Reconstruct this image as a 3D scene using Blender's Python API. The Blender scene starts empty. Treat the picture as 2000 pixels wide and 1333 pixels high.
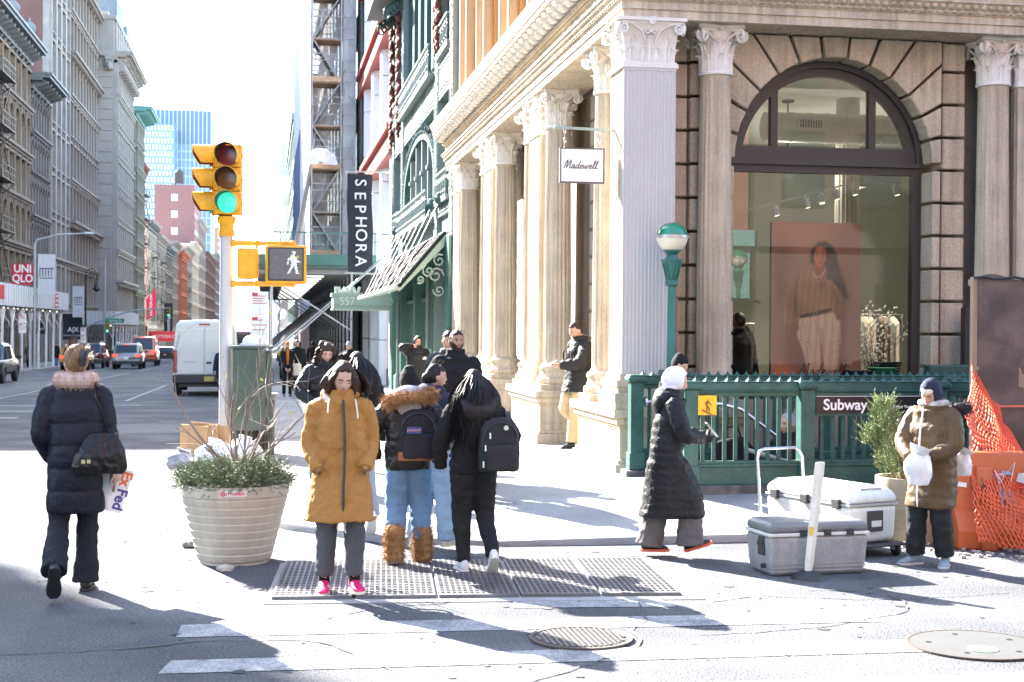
import bpy, bmesh, math, random
from mathutils import Vector, Matrix, noise
random.seed(11)
SC = bpy.context.scene
COL = SC.collection
PI = math.pi
sin, cos, rad = math.sin, math.cos, math.radians
# ---------------------------------------------------------------- camera
cd = bpy.data.cameras.new('camera')
cam = bpy.data.objects.new('camera', cd)
COL.objects.link(cam)
cd.lens = 50
cd.sensor_width = 36
cd.clip_start = .1
cd.clip_end = 5000
cam.matrix_world = (Matrix.Translation((0, 0, 1.85)) @ Matrix.Rotation(rad(-9.8), 4, 'Z')
     @ Matrix.Rotation(PI/2 - rad(.48), 4, 'X') @ Matrix.Rotation(rad(.38), 4, 'Z'))
SC.camera = cam
cd.dof.use_dof = True
cd.dof.focus_distance = 11.0
cd.dof.aperture_fstop = 6.3
# ---------------------------------------------------------------- sky, sun, exposure
SUN = Vector((-.493*.857, .869*.857, .515)).normalized()
w = bpy.data.worlds.new('World')
SC.world = w
w.use_nodes = True
nt = w.node_tree
sky = nt.nodes.new('ShaderNodeTexSky')
sky.sky_type = 'NISHITA'
sky.sun_disc = False
sky.sun_elevation = rad(31)
sky.sun_rotation = math.atan2(SUN.x, SUN.y)
sky.air_density = 1.0
sky.dust_density = 1.0
sky.ozone_density = 1.2
bg = nt.nodes['Background']
bg.inputs['Strength'].default_value = .135
nt.links.new(sky.outputs[0], bg.inputs[0])
sd = bpy.data.lights.new('sun', 'SUN')
sun = bpy.data.objects.new('sun', sd)
COL.objects.link(sun)
sd.energy = 5.0
sd.angle = rad(.5)
sd.color = (1, .95, .87)
sun.rotation_euler = SUN.to_track_quat('Z', 'Y').to_euler()
SC.view_settings.view_transform = 'Standard'
SC.view_settings.look = 'None'
SC.view_settings.gamma = 1
SC.view_settings.use_curve_mapping = False
SC.view_settings.exposure = 3.2
SC.render.engine = 'CYCLES'
SC.cycles.use_denoising = True
SC.cycles.max_bounces = 7
SC.cycles.diffuse_bounces = 3
SC.cycles.glossy_bounces = 3
SC.cycles.transparent_max_bounces = 12
SC.cycles.caustics_reflective = False
SC.cycles.caustics_refractive = False
SC.cycles.sample_clamp_indirect = 6
# ---------------------------------------------------------------- helpers
class MB:
 def __init__(s):
  s.v = []; s.f = []; s.m = []; s.c = 0
 def add(s, vs, fs):
  o = len(s.v)
  s.v.extend([tuple(v) for v in vs])
  s.f.extend([tuple(i + o for i in f) for f in fs])
  s.m.extend([s.c]*len(fs))
  return s
 def box(s, x0, x1, y0, y1, z0, z1):
  return s.add([(x, y, z) for x in (x0, x1) for y in (y0, y1) for z in (z0, z1)],
                     [(0, 1, 3, 2), (4, 6, 7, 5), (0, 4, 5, 1), (2, 3, 7, 6), (0, 2, 6, 4), (1, 5, 7, 3)])
 def obox(s, c, size, rot=None, az=0):
  M = rot or Matrix.Rotation(az, 3, 'Z')
  c = Vector(c)
  h = [d/2 for d in size]
  vs = [c + M @ Vector((x*h[0], y*h[1], z*h[2])) for x in (-1, 1) for y in (-1, 1) for z in (-1, 1)]
  return s.add(vs, [(0, 1, 3, 2), (4, 6, 7, 5), (0, 4, 5, 1), (2, 3, 7, 6), (0, 2, 6, 4), (1, 5, 7, 3)])
 def bar(s, a, b, w, h=None, up=(0, 0, 1)):
  a = Vector(a); b = Vector(b); d = b - a
  L = d.length; d.normalize(); up = Vector(up)
  x = d.cross(up)
  if x.length < 1e-4: x = d.cross(Vector((1, 0, 0)))
  x.normalize(); z = x.cross(d)
  M = Matrix((x, d, z)).transposed()
  return s.obox((a + b)/2, (w, L, h or w), M)
 def prism(s, poly, axis, a, b):
  n = len(poly)
  def P(p, t):
   return (t, p[0], p[1]) if axis == 'x' else ((p[0], t, p[1]) if axis == 'y' else (p[0], p[1], t))
  vs = [P(p, a) for p in poly] + [P(p, b) for p in poly]
  fs = [tuple(range(n))[::-1], tuple(range(n, 2*n))] + [(i, (i+1) % n, (i+1) % n + n, i + n) for i in range(n)]
  return s.add(vs, fs)
 def rings(s, rs, cap=True, loop=True):
  n = len(rs[0]); k = len(rs)
  vs = [p for r in rs for p in r]
  fs = []
  for i in range(k-1):
   for j in range(n if loop else n-1):
    j2 = (j+1) % n
    fs.append((i*n+j, i*n+j2, (i+1)*n+j2, (i+1)*n+j))
  if cap:
   fs.append(tuple(range(n))[::-1]); fs.append(tuple((k-1)*n + j for j in range(n)))
  return s.add(vs, fs)
 def tube(s, pts, r, n=8, cap=True, sq=None):
  pts = [Vector(p) for p in pts]
  R = r if isinstance(r, (list, tuple)) else [r]*len(pts)
  rs = []; prev = None
  for i, p in enumerate(pts):
   t = (pts[min(i+1, len(pts)-1)] - pts[max(i-1, 0)])
   if t.length < 1e-9: t = Vector((0, 0, 1))
   t.normalize()
   if prev is None:
    a = t.cross(Vector((0, 0, 1)))
    if a.length < .05: a = t.cross(Vector((0, 1, 0)))
   else:
    a = prev - t*prev.dot(t)
    if a.length < 1e-6: a = t.orthogonal()
   a.normalize(); prev = a; b = t.cross(a)
   k = sq or (1, 1)
   rs.append([p + (a*cos(2*PI*j/n)*k[0] + b*sin(2*PI*j/n)*k[1])*R[i] for j in range(n)])
  return s.rings(rs, cap)
 def lathe(s, prof, n=24, c=(0, 0, 0)):
  rs = [[(c[0] + r*cos(2*PI*j/n), c[1] + r*sin(2*PI*j/n), c[2] + z) for j in range(n)] for r, z in prof]
  return s.rings(rs, True)
 def ell(s, c, r, nu=12, nv=8, rot=None):
  if not isinstance(r, (tuple, list)): r = (r, r, r)
  rs = []
  c = Vector(c)
  for i in range(nv+1):
   t = -PI/2 + PI*(i + .001 if i == 0 else (i - .001 if i == nv else i))/nv
   ring = []
   for j in range(nu):
    a = 2*PI*j/nu
    p = Vector((r[0]*cos(t)*cos(a), r[1]*cos(t)*sin(a), r[2]*sin(t)))
    if rot: p = rot @ p
    ring.append(c + p)
   rs.append(ring)
  return s.rings(rs, True)
 def quad(s, a, b, c, d):
  return s.add([a, b, c, d], [(0, 1, 2, 3)])
 def panel(s, pts, th=.004):
  pts = [Vector(p) for p in pts]
  nrm = (pts[1]-pts[0]).cross(pts[2]-pts[0]).normalized()*th
  n = len(pts)
  return s.add(pts + [p + nrm for p in pts], [tuple(range(n))[::-1], tuple(range(n, 2*n))] + [(i, (i+1) % n, (i+1) % n+n, i+n) for i in range(n)])
WL = {}
def wloc(o):
 v = Vector((0, 0, 0))
 while o is not None:
  v += o.location; o = o.parent
 return v
def mesh_of(name, mb, mats, off=(0, 0, 0), smooth=None, recalc=True):
 me = bpy.data.meshes.new(name)
 ox, oy, oz = off
 me.from_pydata([(x-ox, y-oy, z-oz) for x, y, z in mb.v], [], mb.f)
 mats = mats if isinstance(mats, (list, tuple)) else [mats]
 for m in mats: me.materials.append(m)
 if len(mats) > 1: me.polygons.foreach_set('material_index', mb.m)
 if recalc:
  bm = bmesh.new(); bm.from_mesh(me)
  bmesh.ops.recalc_face_normals(bm, faces=bm.faces)
  bm.to_mesh(me); bm.free()
 if smooth is not None:
  me.shade_smooth()
  me.set_sharp_from_angle(angle=rad(smooth))
 me.update()
 return me
def link(name, data, parent=None, loc=(0, 0, 0), rot=None, scale=None):
 o = bpy.data.objects.new(name, data)
 COL.objects.link(o)
 if parent: o.parent = parent
 o.location = loc
 if rot: o.rotation_euler = rot
 if scale: o.scale = scale
 return o
def build(name, mb, mats, parent=None, smooth=None, world=True, bevel=0, recalc=True, kind=None, segs=2):
 """one mesh object; with world=True the points are world points, stored relative to the parent"""
 off = wloc(parent) if (world and parent) else (0, 0, 0)
 o = link(name, mesh_of(name, mb, mats, off, smooth, recalc), parent)
 if bevel:
  b = o.modifiers.new('bevel', 'BEVEL'); b.width = bevel; b.segments = segs; b.limit_method = 'ANGLE'
  b.angle_limit = rad(35)
 if kind: o['kind'] = kind
 return o
def tag(o, label=None, cat=None, group=None, kind=None):
 if label: o['label'] = label
 if cat: o['category'] = cat
 if group: o['group'] = group
 if kind: o['kind'] = kind
 return o
def thing(name, label, cat, loc=(0, 0, 0), rz=0, group=None):
 o = bpy.data.objects.new(name, None); COL.objects.link(o)
 o.empty_display_size = .1
 o.location = loc; o.rotation_euler = (0, 0, rz)
 return tag(o, label, cat, group)
def solo(name, mb, mats, label, cat, base, group=None, **k):
 """a thing that is one mesh; the points are world points and base its origin"""
 o = link(name, mesh_of(name, mb, mats, base, k.get('smooth')), None, base)
 return tag(o, label, cat, group)
def text(name, body, m, parent, loc, size, rot=(PI/2, 0, 0), ext=.002, off=0, sx=1, shear=0, align='CENTER', space=1):
 c = bpy.data.curves.new(name, 'FONT')
 c.body = body; c.size = size; c.extrude = ext; c.offset = off; c.shear = shear
 c.align_x = align; c.align_y = 'CENTER'; c.space_character = space; c.resolution_u = 4
 c.materials.append(m)
 t = bpy.data.objects.new('t', c); COL.objects.link(t)
 bpy.context.view_layer.update()
 me = bpy.data.meshes.new_from_object(t.evaluated_get(bpy.context.evaluated_depsgraph_get()))
 bpy.data.objects.remove(t)
 return link(name, me, parent, loc, rot, (sx, 1, 1))
def arc(cx, cz, rx, rz, a0, a1, n):
 return [(cx + rx*cos(a0 + (a1-a0)*i/n), cz + rz*sin(a0 + (a1-a0)*i/n)) for i in range(n+1)]
def clip_poly(poly, nx, ny, d):
 """keep the side nx*x+ny*y <= d"""
 out = []
 for i in range(len(poly)):
  a, b = poly[i], poly[(i+1) % len(poly)]
  da, db = nx*a[0]+ny*a[1]-d, nx*b[0]+ny*b[1]-d
  if da <= 0: out.append(a)
  if da*db < 0:
   t = da/(da-db)
   out.append((a[0]+(b[0]-a[0])*t, a[1]+(b[1]-a[1])*t))
 return out
# ---------------------------------------------------------------- materials
MATS = {}
def mat(name, col, rough=.75, metal=0, var=.12, vs=2.5, bump=0, bs=60, col2=None, streak=0, stretch=(1, 1, 1), rnd=0, emit=None, es=0, spec=.5, fine=.06, sheen=0, coat=0):
 if name in MATS: return MATS[name]
 m = bpy.data.materials.new(name); m.use_nodes = True
 MATS[name] = m
 t = m.node_tree; N = t.nodes; L = t.links
 b = N['Principled BSDF']
 b.inputs['Roughness'].default_value = rough
 b.inputs['Metallic'].default_value = metal
 b.inputs['Specular IOR Level'].default_value = spec
 if sheen: b.inputs['Sheen Weight'].default_value = sheen
 if coat: b.inputs['Coat Weight'].default_value = coat
 c = tuple(col) + (1,)
 tc = N.new('ShaderNodeTexCoord')
 mp = N.new('ShaderNodeMapping'); mp.inputs['Scale'].default_value = stretch
 L.new(tc.outputs['Object'], mp.inputs['Vector'])
 out = None
 def mul(a, fac_sock, lo, hi):
  r = N.new('ShaderNodeMapRange'); r.inputs['From Min'].default_value = .3; r.inputs['From Max'].default_value = .7
  r.inputs['To Min'].default_value = lo; r.inputs['To Max'].default_value = hi
  L.new(fac_sock, r.inputs['Value'])
  x = N.new('ShaderNodeMix'); x.data_type = 'RGBA'; x.blend_type = 'MULTIPLY'; x.inputs['Factor'].default_value = 1
  if isinstance(a, tuple): x.inputs['A'].default_value = a
  else: L.new(a, x.inputs['A'])
  L.new(r.outputs['Result'], x.inputs['B'])
  return x.outputs['Result']
 def nz(scale, detail=5, vec=None, ro=.55):
  n = N.new('ShaderNodeTexNoise'); n.inputs['Scale'].default_value = scale; n.inputs['Detail'].default_value = detail
  n.inputs['Roughness'].default_value = ro
  L.new(vec or mp.outputs['Vector'], n.inputs['Vector'])
  return n.outputs['Fac']
 out = c
 if col2 is not None:
  r = N.new('ShaderNodeMapRange'); r.inputs['From Min'].default_value = .42; r.inputs['From Max'].default_value = .62
  L.new(nz(vs, 7), r.inputs['Value'])
  x = N.new('ShaderNodeMix'); x.data_type = 'RGBA'
  x.inputs['A'].default_value = c; x.inputs['B'].default_value = tuple(col2) + (1,)
  L.new(r.outputs['Result'], x.inputs['Factor'])
  out = x.outputs['Result']
 if var: out = mul(out, nz(vs), 1-var, 1+var)
 if fine: out = mul(out, nz(bs, 3), 1-fine, 1+fine)
 if streak:
  ms = N.new('ShaderNodeMapping'); ms.inputs['Scale'].default_value = (6, 6, .35)
  L.new(tc.outputs['Object'], ms.inputs['Vector'])
  out = mul(out, nz(2.2, 6, ms.outputs['Vector']), 1-streak, 1+streak*.35)
 if rnd:
  oi = N.new('ShaderNodeObjectInfo')
  r = N.new('ShaderNodeMapRange'); r.inputs['To Min'].default_value = 1-rnd; r.inputs['To Max'].default_value = 1+rnd
  L.new(oi.outputs['Random'], r.inputs['Value'])
  x = N.new('ShaderNodeMix'); x.data_type = 'RGBA'; x.blend_type = 'MULTIPLY'; x.inputs['Factor'].default_value = 1
  if isinstance(out, tuple): x.inputs['A'].default_value = out
  else: L.new(out, x.inputs['A'])
  L.new(r.outputs['Result'], x.inputs['B'])
  out = x.outputs['Result']
 if isinstance(out, tuple): b.inputs['Base Color'].default_value = out
 else: L.new(out, b.inputs['Base Color'])
 if bump:
  bn = N.new('ShaderNodeBump'); bn.inputs['Strength'].default_value = min(1, bump); bn.inputs['Distance'].default_value = .01*max(1, bump)
  L.new(nz(bs, 4), bn.inputs['Height']); L.new(bn.outputs['Normal'], b.inputs['Normal'])
 if emit:
  b.inputs['Emission Color'].default_value = tuple(emit) + (1,)
  b.inputs['Emission Strength'].default_value = es
 return m
def glass_mat(name, tint=(.85, .92, .9), refl=1.0, rough=0):
 m = bpy.data.materials.new(name); m.use_nodes = True
 N = m.node_tree.nodes; L = m.node_tree.links
 N.remove(N['Principled BSDF'])
 tr = N.new('ShaderNodeBsdfTransparent'); tr.inputs[0].default_value = tuple(tint)+(1,)
 gl = N.new('ShaderNodeBsdfGlossy'); gl.inputs['Roughness'].default_value = rough
 fr = N.new('ShaderNodeFresnel'); fr.inputs['IOR'].default_value = 1.52
 ml = N.new('ShaderNodeMath'); ml.operation = 'MULTIPLY'; ml.inputs[1].default_value = refl; ml.use_clamp = True
 L.new(fr.outputs[0], ml.inputs[0])
 mx = N.new('ShaderNodeMixShader')
 L.new(ml.outputs[0], mx.inputs[0]); L.new(tr.outputs[0], mx.inputs[1]); L.new(gl.outputs[0], mx.inputs[2])
 L.new(mx.outputs[0], N['Material Output'].inputs['Surface'])
 return m
STONE = mat('limestone', (.49, .415, .315), .8, var=.17, vs=1.9, bump=.3, bs=45, streak=.34, fine=.12)
STONE_R = mat('limestone_block', (.50, .42, .315), .85, var=.2, vs=2.6, bump=.7, bs=34, streak=.26, rnd=.11, fine=.16, col2=(.43, .365, .28))
STONE_D = mat('limestone_joint', (.30, .255, .205), .9, var=.1)
STONE_W = mat('white_painted_stone', (.68, .65, .60), .65, var=.06, vs=4, bump=.15, bs=60)
TANSTONE = mat('tan_stone', (.52, .36, .22), .8, var=.12, vs=2, bump=.2, streak=.1)
GREYMETAL = mat('grey_panel_metal', (.52, .51, .50), .5, var=.03, vs=1.5)
FRAME = mat('dark_bronze_frame', (.028, .025, .026), .45, var=.1)
BLACK = mat('black_paint', (.02, .02, .022), .45, var=.1)
DARKIN = mat('dark_interior', (.045, .045, .045), .9)
GREEN = mat('subway_green_paint', (.020, .082, .068), .45, var=.3, vs=5, bump=.3, bs=30, fine=.15)
IRON = mat('ironwork_sunlit', (.19, .235, .222), .5, var=.08, vs=3)  # green paint paled so its colour carries the sun glare
IRON_D = mat('ironwork_shaded', (.035, .10, .092), .45, var=.1)  # same paint in a dark tone for the shaded parts
SAGE = mat('sage_paint', (.30, .38, .31), .5, var=.06)
ASPHALT = mat('asphalt', (.082, .085, .093), .9, var=.25, vs=.7, bump=1.6, bs=60, col2=(.105, .107, .111), fine=.55, spec=.3)
CONC = mat('pavement_concrete', (.25, .245, .235), .88, var=.2, vs=1.1, bump=.4, bs=60, rnd=.14, fine=.22)
CURB = mat('kerb_granite', (.28, .275, .27), .8, var=.15, vs=3, bump=.3)
ROADPAINT = mat('worn_road_paint', (.36, .36, .355), .85, var=.25, vs=5, bump=1.2, bs=75, col2=(.16, .163, .17), fine=.5)
STEEL = mat('galvanised_steel', (.42, .43, .44), .5, .35, var=.08, vs=5)
CHROME = mat('polished_steel', (.62, .62, .64), .22, 1, var=.05)
WHITE = mat('white_paint', (.78, .78, .77), .5, var=.04)
GLASSDARK = mat('dark_window_glass', (.035, .04, .045), .08, var=.2, vs=.5, fine=0)
FARGLASS = mat('far_window_glass', (.022, .022, .024), .35, var=.3, vs=.4, fine=0, spec=.2)
GLASS = glass_mat('shop_glass', (.94, .97, .955), .8)
def s_(y): return -.013*max(0, y-14)
def smooth01(t):
 t = max(0, min(1, t)); return t*t*(3-2*t)
def zr(x, y): return s_(y)
def zw(x, y):
 d = math.hypot(x-.2, (y-12.3))
 return s_(y) + .03 + .11*smooth01((d-.8)/3.0)*(.35+.65*smooth01((y-12)/1.6)) + .018*max(0, min(x, 4.5)+.6)*smooth01((y-12)/2.2)
# ================================================================ ground, road, pavements
mb = MB()
def strip(mb, x0, x1, ys, dz=0):
 for a, b in zip(ys, ys[1:]):
  mb.quad((x0, a, s_(a)+dz), (x1, a, s_(a)+dz), (x1, b, s_(b)+dz), (x0, b, s_(b)+dz))
gy = [-600, 14, 100, 300, 900, 2600]
for a, b in zip(gy, gy[1:]):
 mb.quad((-1500, a, s_(a)-4), (1500, a, s_(a)-4), (1500, b, s_(b)-4), (-1500, b, s_(b)-4))
tag(build('ground', mb, mat('bare_ground', (.2, .2, .2)), recalc=False), kind='structure')
mb = MB()
strip(mb, -60, 60, [-60, -20, 0, 12.05])
strip(mb, -14.6, -.45, [12.05, 14, 60, 150, 300, 600, 1200])
strip(mb, -60, -14.6, [12.05, 12.1])
strip(mb, -.45, 2.3, [12.05, 14, 16.2], -.02)
tag(build('road', mb, ASPHALT, recalc=False), kind='structure')
# right-hand pavement: slabs clipped to the corner, with the stair well left open
def curbx(y): return -.55
WELL = (4.45, 9.6, 13.95, 15.45)
pav = MB()
corner = [(-.55, 16.0), (-.3, 14.6), (.3, 13.4), (1.1, 12.5), (2.0, 12.08)]
def in_corner_clip(poly):
 for a, b in zip(corner, corner[1:]):
  ex, ey = b[0]-a[0], b[1]-a[1]
  nx, ny = ey, -ex
  # keep the side away from the street corner
  if nx*(4-a[0]) + ny*(20-a[1]) > 0: nx, ny = -nx, -ny
  poly = clip_poly(poly, nx, ny, nx*a[0]+ny*a[1])
  if len(poly) < 3: return poly
 return poly
base = thing('pavement', None, None, (0, 14, 0))
base['kind'] = 'structure'
xs = [-.55 + 1.36*i for i in range(0, 9)]
ys = [12.08 + 1.55*i for i in range(0, 30)]
g = .012
def slab_obj(poly, thick=.12):
 n = len(poly)
 dz = random.uniform(-.003, .003)
 top = [(p[0], p[1], zw(*p)+dz) for p in poly]; bot = [(p[0], p[1], zw(*p)-thick) for p in poly]
 m = MB().add(bot+top, [tuple(range(n))[::-1], tuple(range(n, 2*n))] + [(i, (i+1) % n, (i+1) % n+n, i+n) for i in range(n)])
 build('slab', m, CONC, base, recalc=True)
for i, x in enumerate(xs[:-1]):
 for j, y in enumerate(ys[:-1]):
  x1, y1 = xs[i+1], ys[j+1]
  if x > 4.9 and y > 16: continue
  parts = [[(x+g, y+g), (x1-g, y+g), (x1-g, y1-g), (x+g, y1-g)]]
  W0, W1, V0, V1 = WELL
  if x1 > W0 and x < W1 and y1 > V0 and y < V1:
   q = parts[0]; parts = [clip_poly(q, 0, 1, V0-.02), clip_poly(q, 0, -1, -V1-.02)]
   mid = clip_poly(clip_poly(q, 0, -1, -V0), 0, 1, V1)
   parts.append(clip_poly(mid, 1, 0, W0-.02))
  for q in parts:
   q = in_corner_clip(q)
   if len(q) >= 3: slab_obj(q)
m = MB()
yy = [58.6, 75, 100, 150, 260, 500, 1000]
for a, b in zip(yy, yy[1:]):
 m.add([(-.5, a, s_(a)+.14), (4.9, a, s_(a)+.22), (4.9, b, s_(b)+.22), (-.5, b, s_(b)+.14),
           (-.5, a, s_(a)-.1), (4.9, a, s_(a)-.1), (4.9, b, s_(b)-.1), (-.5, b, s_(b)-.1)], [(0, 1, 2, 3), (4, 5, 6, 7), (0, 3, 7, 4), (1, 2, 6, 5)])
build('far_pavement', m, CONC, base)
m = MB()   # bedding under the slabs
for (a, b, c, d) in ((-.55, 10.4, 12.08, 13.93), (-.55, 4.4, 13.93, 15.47), (-.55, 10.4, 15.47, 20), (-.55, 5, 20, 58.6)):
 pl = in_corner_clip([(a, c), (b, c), (b, d), (a, d)])
 n = len(pl)
 m.add([(p[0], p[1], zw(*p)-.03) for p in pl], [tuple(range(n))])
build('bedding', m, mat('joint_sand', (.13, .125, .12), .95), base)
# gum, spots and leaves trodden on the slabs and the road
m2_ = MB(); rg = random.Random(5)
for k in range(520):
 x, y = (rg.uniform(-.3, 4.2), rg.uniform(12.4, 34)) if k < 300 else (rg.uniform(-3, 5.6), rg.uniform(6.9, 11.9))
 if k < 300 and (y < 13.6 and x < 1.6 or x < .2 and y < 15.5): continue
 r = rg.uniform(.008, .026)*(1 if rg.random() < .9 else 2); z = (zw(x, y)+.004 if k < 300 else .0045)
 n = 7; m2_.add([(x+r*rg.uniform(.6, 1.2)*cos(2*PI*j/n), y+r*rg.uniform(.6, 1.2)*sin(2*PI*j/n), z) for j in range(n)], [tuple(range(n))])
tag(build('ground_spots', m2_, mat('gum_spot', (.045, .044, .042), .9, var=.3), recalc=False), kind='stuff')
# kerb
m = MB()
path = [(-.55, 200), (-.55, 100), (-.55, 60), (-.55, 30), (-.55, 20)] + corner + [(3.0, 12.05), (4.5, 12.05), (6, 12.05), (9, 12.05), (20, 12.05)]
rs = []
for i, p in enumerate(path):
 a = Vector(path[max(0, i-1)]); b = Vector(path[min(len(path)-1, i+1)])
 t = (b-a).normalized(); nrm = Vector((t.y, -t.x))
 if nrm.dot(Vector((4, 25)) - Vector(p)) > 0: nrm = -nrm
 q = Vector(p) + nrm*.14
 z = zw(*p) if p[1] < 60 else s_(p[1])+.14
 rs.append([(p[0], p[1], z+.004), (q.x, q.y, z+.002), (q.x+nrm.x*.012, q.y+nrm.y*.012, z-.02), (q.x+nrm.x*.015, q.y+nrm.y*.015, s_(p[1])-.1), (p[0], p[1], s_(p[1])-.1)])
m.rings(rs, True)
tag(build('kerb', m, CURB, smooth=30), kind='structure')
# left-hand pavement
m = MB()
yy = [12, 30, 60, 100, 150, 228, 228.01]
yy2 = [243, 260, 350, 500, 800, 1200]
for Y in (yy, yy2):
 for a, b in zip(Y, Y[1:]):
  m.add([(x, q, s_(q)+z) for q in (a, b) for x, z in ((-22, .2), (-14.6, .14), (-14.6, -.2))], [(0, 1, 4, 3), (1, 2, 5, 4)])
tag(build('pavement', m, CONC), kind='structure')
# crosswalk bars and lane lines, 4 mm sheets
m = MB()
def paint(pts, dz=.004):
 m.add([(x, y, s_(y)+dz) for x, y in pts], [tuple(range(len(pts)))])
paint([(-.51, 9.02), (-.52, 8.66), (3.87, 8.51), (3.89, 8.81)])
paint([(-.51, 8.06), (-.56, 7.76), (3.89, 7.67), (3.93, 7.98)])
paint([(2.0, 7.17), (2.0, 6.85), (4.4, 6.8), (4.4, 7.12)])
paint([(1.66, 9.50), (1.62, 9.27), (2.71, 9.16), (2.67, 9.42)])
for yb in (41.0, 37.6, 34.2): paint([(-14, yb), (-14, yb-.35), (-3.4, yb-.35), (-3.4, yb)]) if yb == 41.0 else paint([(-13, yb), (-13, yb-.5), (-5.6, yb-.5), (-5.6, yb)])
for x in (-4.15, -8.2):
 for a, b in ((44, 62), (66, 90), (96, 125), (135, 180)):
  paint([(x-.06, a), (x+.06, a), (x+.06, b), (x-.06, b)])
tag(build('road_markings', m, ROADPAINT, recalc=False), kind='structure')
m = MB()  # tar patches and a utility cut in the asphalt
for pts in ([(-3.4, 27.5), (-1.0, 28), (-1.0, 31.5), (-3.2, 31)], [(-10, 45), (-8.6, 45), (-8.6, 70), (-10, 70)]):
 m.add([(x, y, s_(y)+.004) for x, y in pts], [tuple(range(len(pts)))])
rq = random.Random(77)
def crack(x, y, a, L):
 pts = []
 for k in range(int(L/.12)):
  pts.append((x, y)); a += rq.uniform(-.45, .45); x += .12*cos(a); y += .12*sin(a)
 for (x0, y0), (x1, y1) in zip(pts, pts[1:]):
  w_ = rq.uniform(.003, .010); d = math.hypot(x1-x0, y1-y0); nx, ny = -(y1-y0)/d*w_, (x1-x0)/d*w_
  m.add([(x0-nx, y0-ny, s_(y0)+.008), (x1-nx, y1-ny, s_(y1)+.008), (x1+nx, y1+ny, s_(y1)+.008), (x0+nx, y0+ny, s_(y0)+.008)], [(0, 1, 2, 3)])
for q in ((-2.6, 8.2, .2, 4), (.2, 8.9, .1, 3.4), (2.6, 8.3, -.2, 3), (-1.2, 12.5, 1.2, 5), (-4, 13, .3, 3), (3.0, 9.3, .4, 2.5), (1.0, 7.2, .1, 3), (-2.4, 15, .9, 5), (-6, 24, .4, 5), (-3, 22, 1.3, 6)): crack(*q)
tag(build('road_patches', m, mat('asphalt_patch', (.070, .072, .078), .8, var=.2, vs=1.5, bump=.6, bs=120, fine=.3), recalc=False), kind='structure')
# ================================================================ classical corner store
store = thing('corner_store', 'cream stone corner store with Corinthian columns and arched shop window', 'building', (4.8, 16.8, 0))
def fluted_ring(cx, cy, r, z, nf, d):
 out = []
 for k in range(nf):
  for j, q in enumerate((0, 0, .75, 1, .75)):
   a = 2*PI*(k + (j*.2 if j else 0) + (.0 if j else 0))/nf
   rr = r*(1 - d*q)
   out.append((cx + rr*cos(a), cy + rr*sin(a), z))
 return out
def shaft_mb(r, h, nf=20, taper=.88):
 mb = MB()
 rs = []
 for t, d in ((0, 0), (.012, 0), (.016, .02), (.03, .075), (.3, .075), (.97, .075), (.982, .02), (.986, 0), (1, 0)):
  k = 1 - (1-taper)*max(0, (t-.3)/.7)**1.3
  rs.append(fluted_ring(0, 0, r*k, h*t, nf, d))
 mb.rings(rs)
 return mb
def sq_fluted_ring(hx, hy, z, n, d):
 out = []
 for (ax, ay, bx, by) in ((-1, -1, 1, -1), (1, -1, 1, 1), (1, 1, -1, 1), (-1, 1, -1, -1)):
  nx, ny = (ax+bx)/2, (ay+by)/2
  for k in range(n):
   for q, dd in ((0, 0), (.28, 0), (.45, .8), (.64, 1), (.83, .8)):
    t = .06 + .88*(k+q)/n if not (k == 0 and q == 0) else 0
    out.append(((ax+(bx-ax)*t)*hx - nx*d*dd, (ay+(by-ay)*t)*hy - ny*d*dd, z))
 return out
def pier_mb(hx, hy, h, n=7, d=.018):
 return MB().rings([sq_fluted_ring(hx, hy, z, n, q) for z, q in ((0, 0), (.05, 0), (.09, d), (h-.09, d), (h-.05, 0), (h, 0))])
def leaf(mb, P, w, h, curl):
 """acanthus leaf; P(s, z, o) maps (sideways, height, outward) to a point"""
 nu, nt = 6, 10
 vs = []
 for i in range(nt+1):
  t = i/nt
  z = h*(t if t < .82 else .82 + .10*sin((t-.82)/.18*PI*.9))
  o = .06*w + curl*max(0, (t-.45)/.55)**2.2
  ww = w*(.62 + .38*sin(PI*min(1, t*1.15)))*(1 if t < .8 else 1-.75*((t-.8)/.2)**1.5)*(1 + .12*sin(t*26))
  for j in range(nu+1):
   u = -1 + 2*j/nu
   vs.append(P(u*ww/2, z, o - .22*w*abs(u)**1.6 + .05*w*cos(u*9)))
 mb.add(vs, [(i*(nu+1)+j, i*(nu+1)+j+1, (i+1)*(nu+1)+j+1, (i+1)*(nu+1)+j) for i in range(nt) for j in range(nu)])
def spiral(mb, P, R, turns=1.7, flip=1):
 pts = []; rr = []
 n = 26
 for i in range(n+1):
  t = i/n
  a = PI*.75 - flip*0 + 2*PI*turns*t
  q = R*(1-.82*t)
  pts.append(P(flip*q*cos(a), q*sin(a)))
  rr.append(R*(.30-.17*t))
 mb.tube(pts, rr, 6)
 mb.ell(P(0, 0), R*.26, 8, 5)
def rosette(mb, c, r):
 for k in range(6):
  a = k*PI/3
  mb.ell((c[0]+(r*.55*cos(a) if abs(c[1]) > abs(c[0]) else 0), c[1]+(r*.55*cos(a) if abs(c[0]) >= abs(c[1]) else 0), c[2]+r*.55*sin(a)), r*.42, 7, 5)
 mb.ell(c, r*.5, 8, 6)
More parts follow.
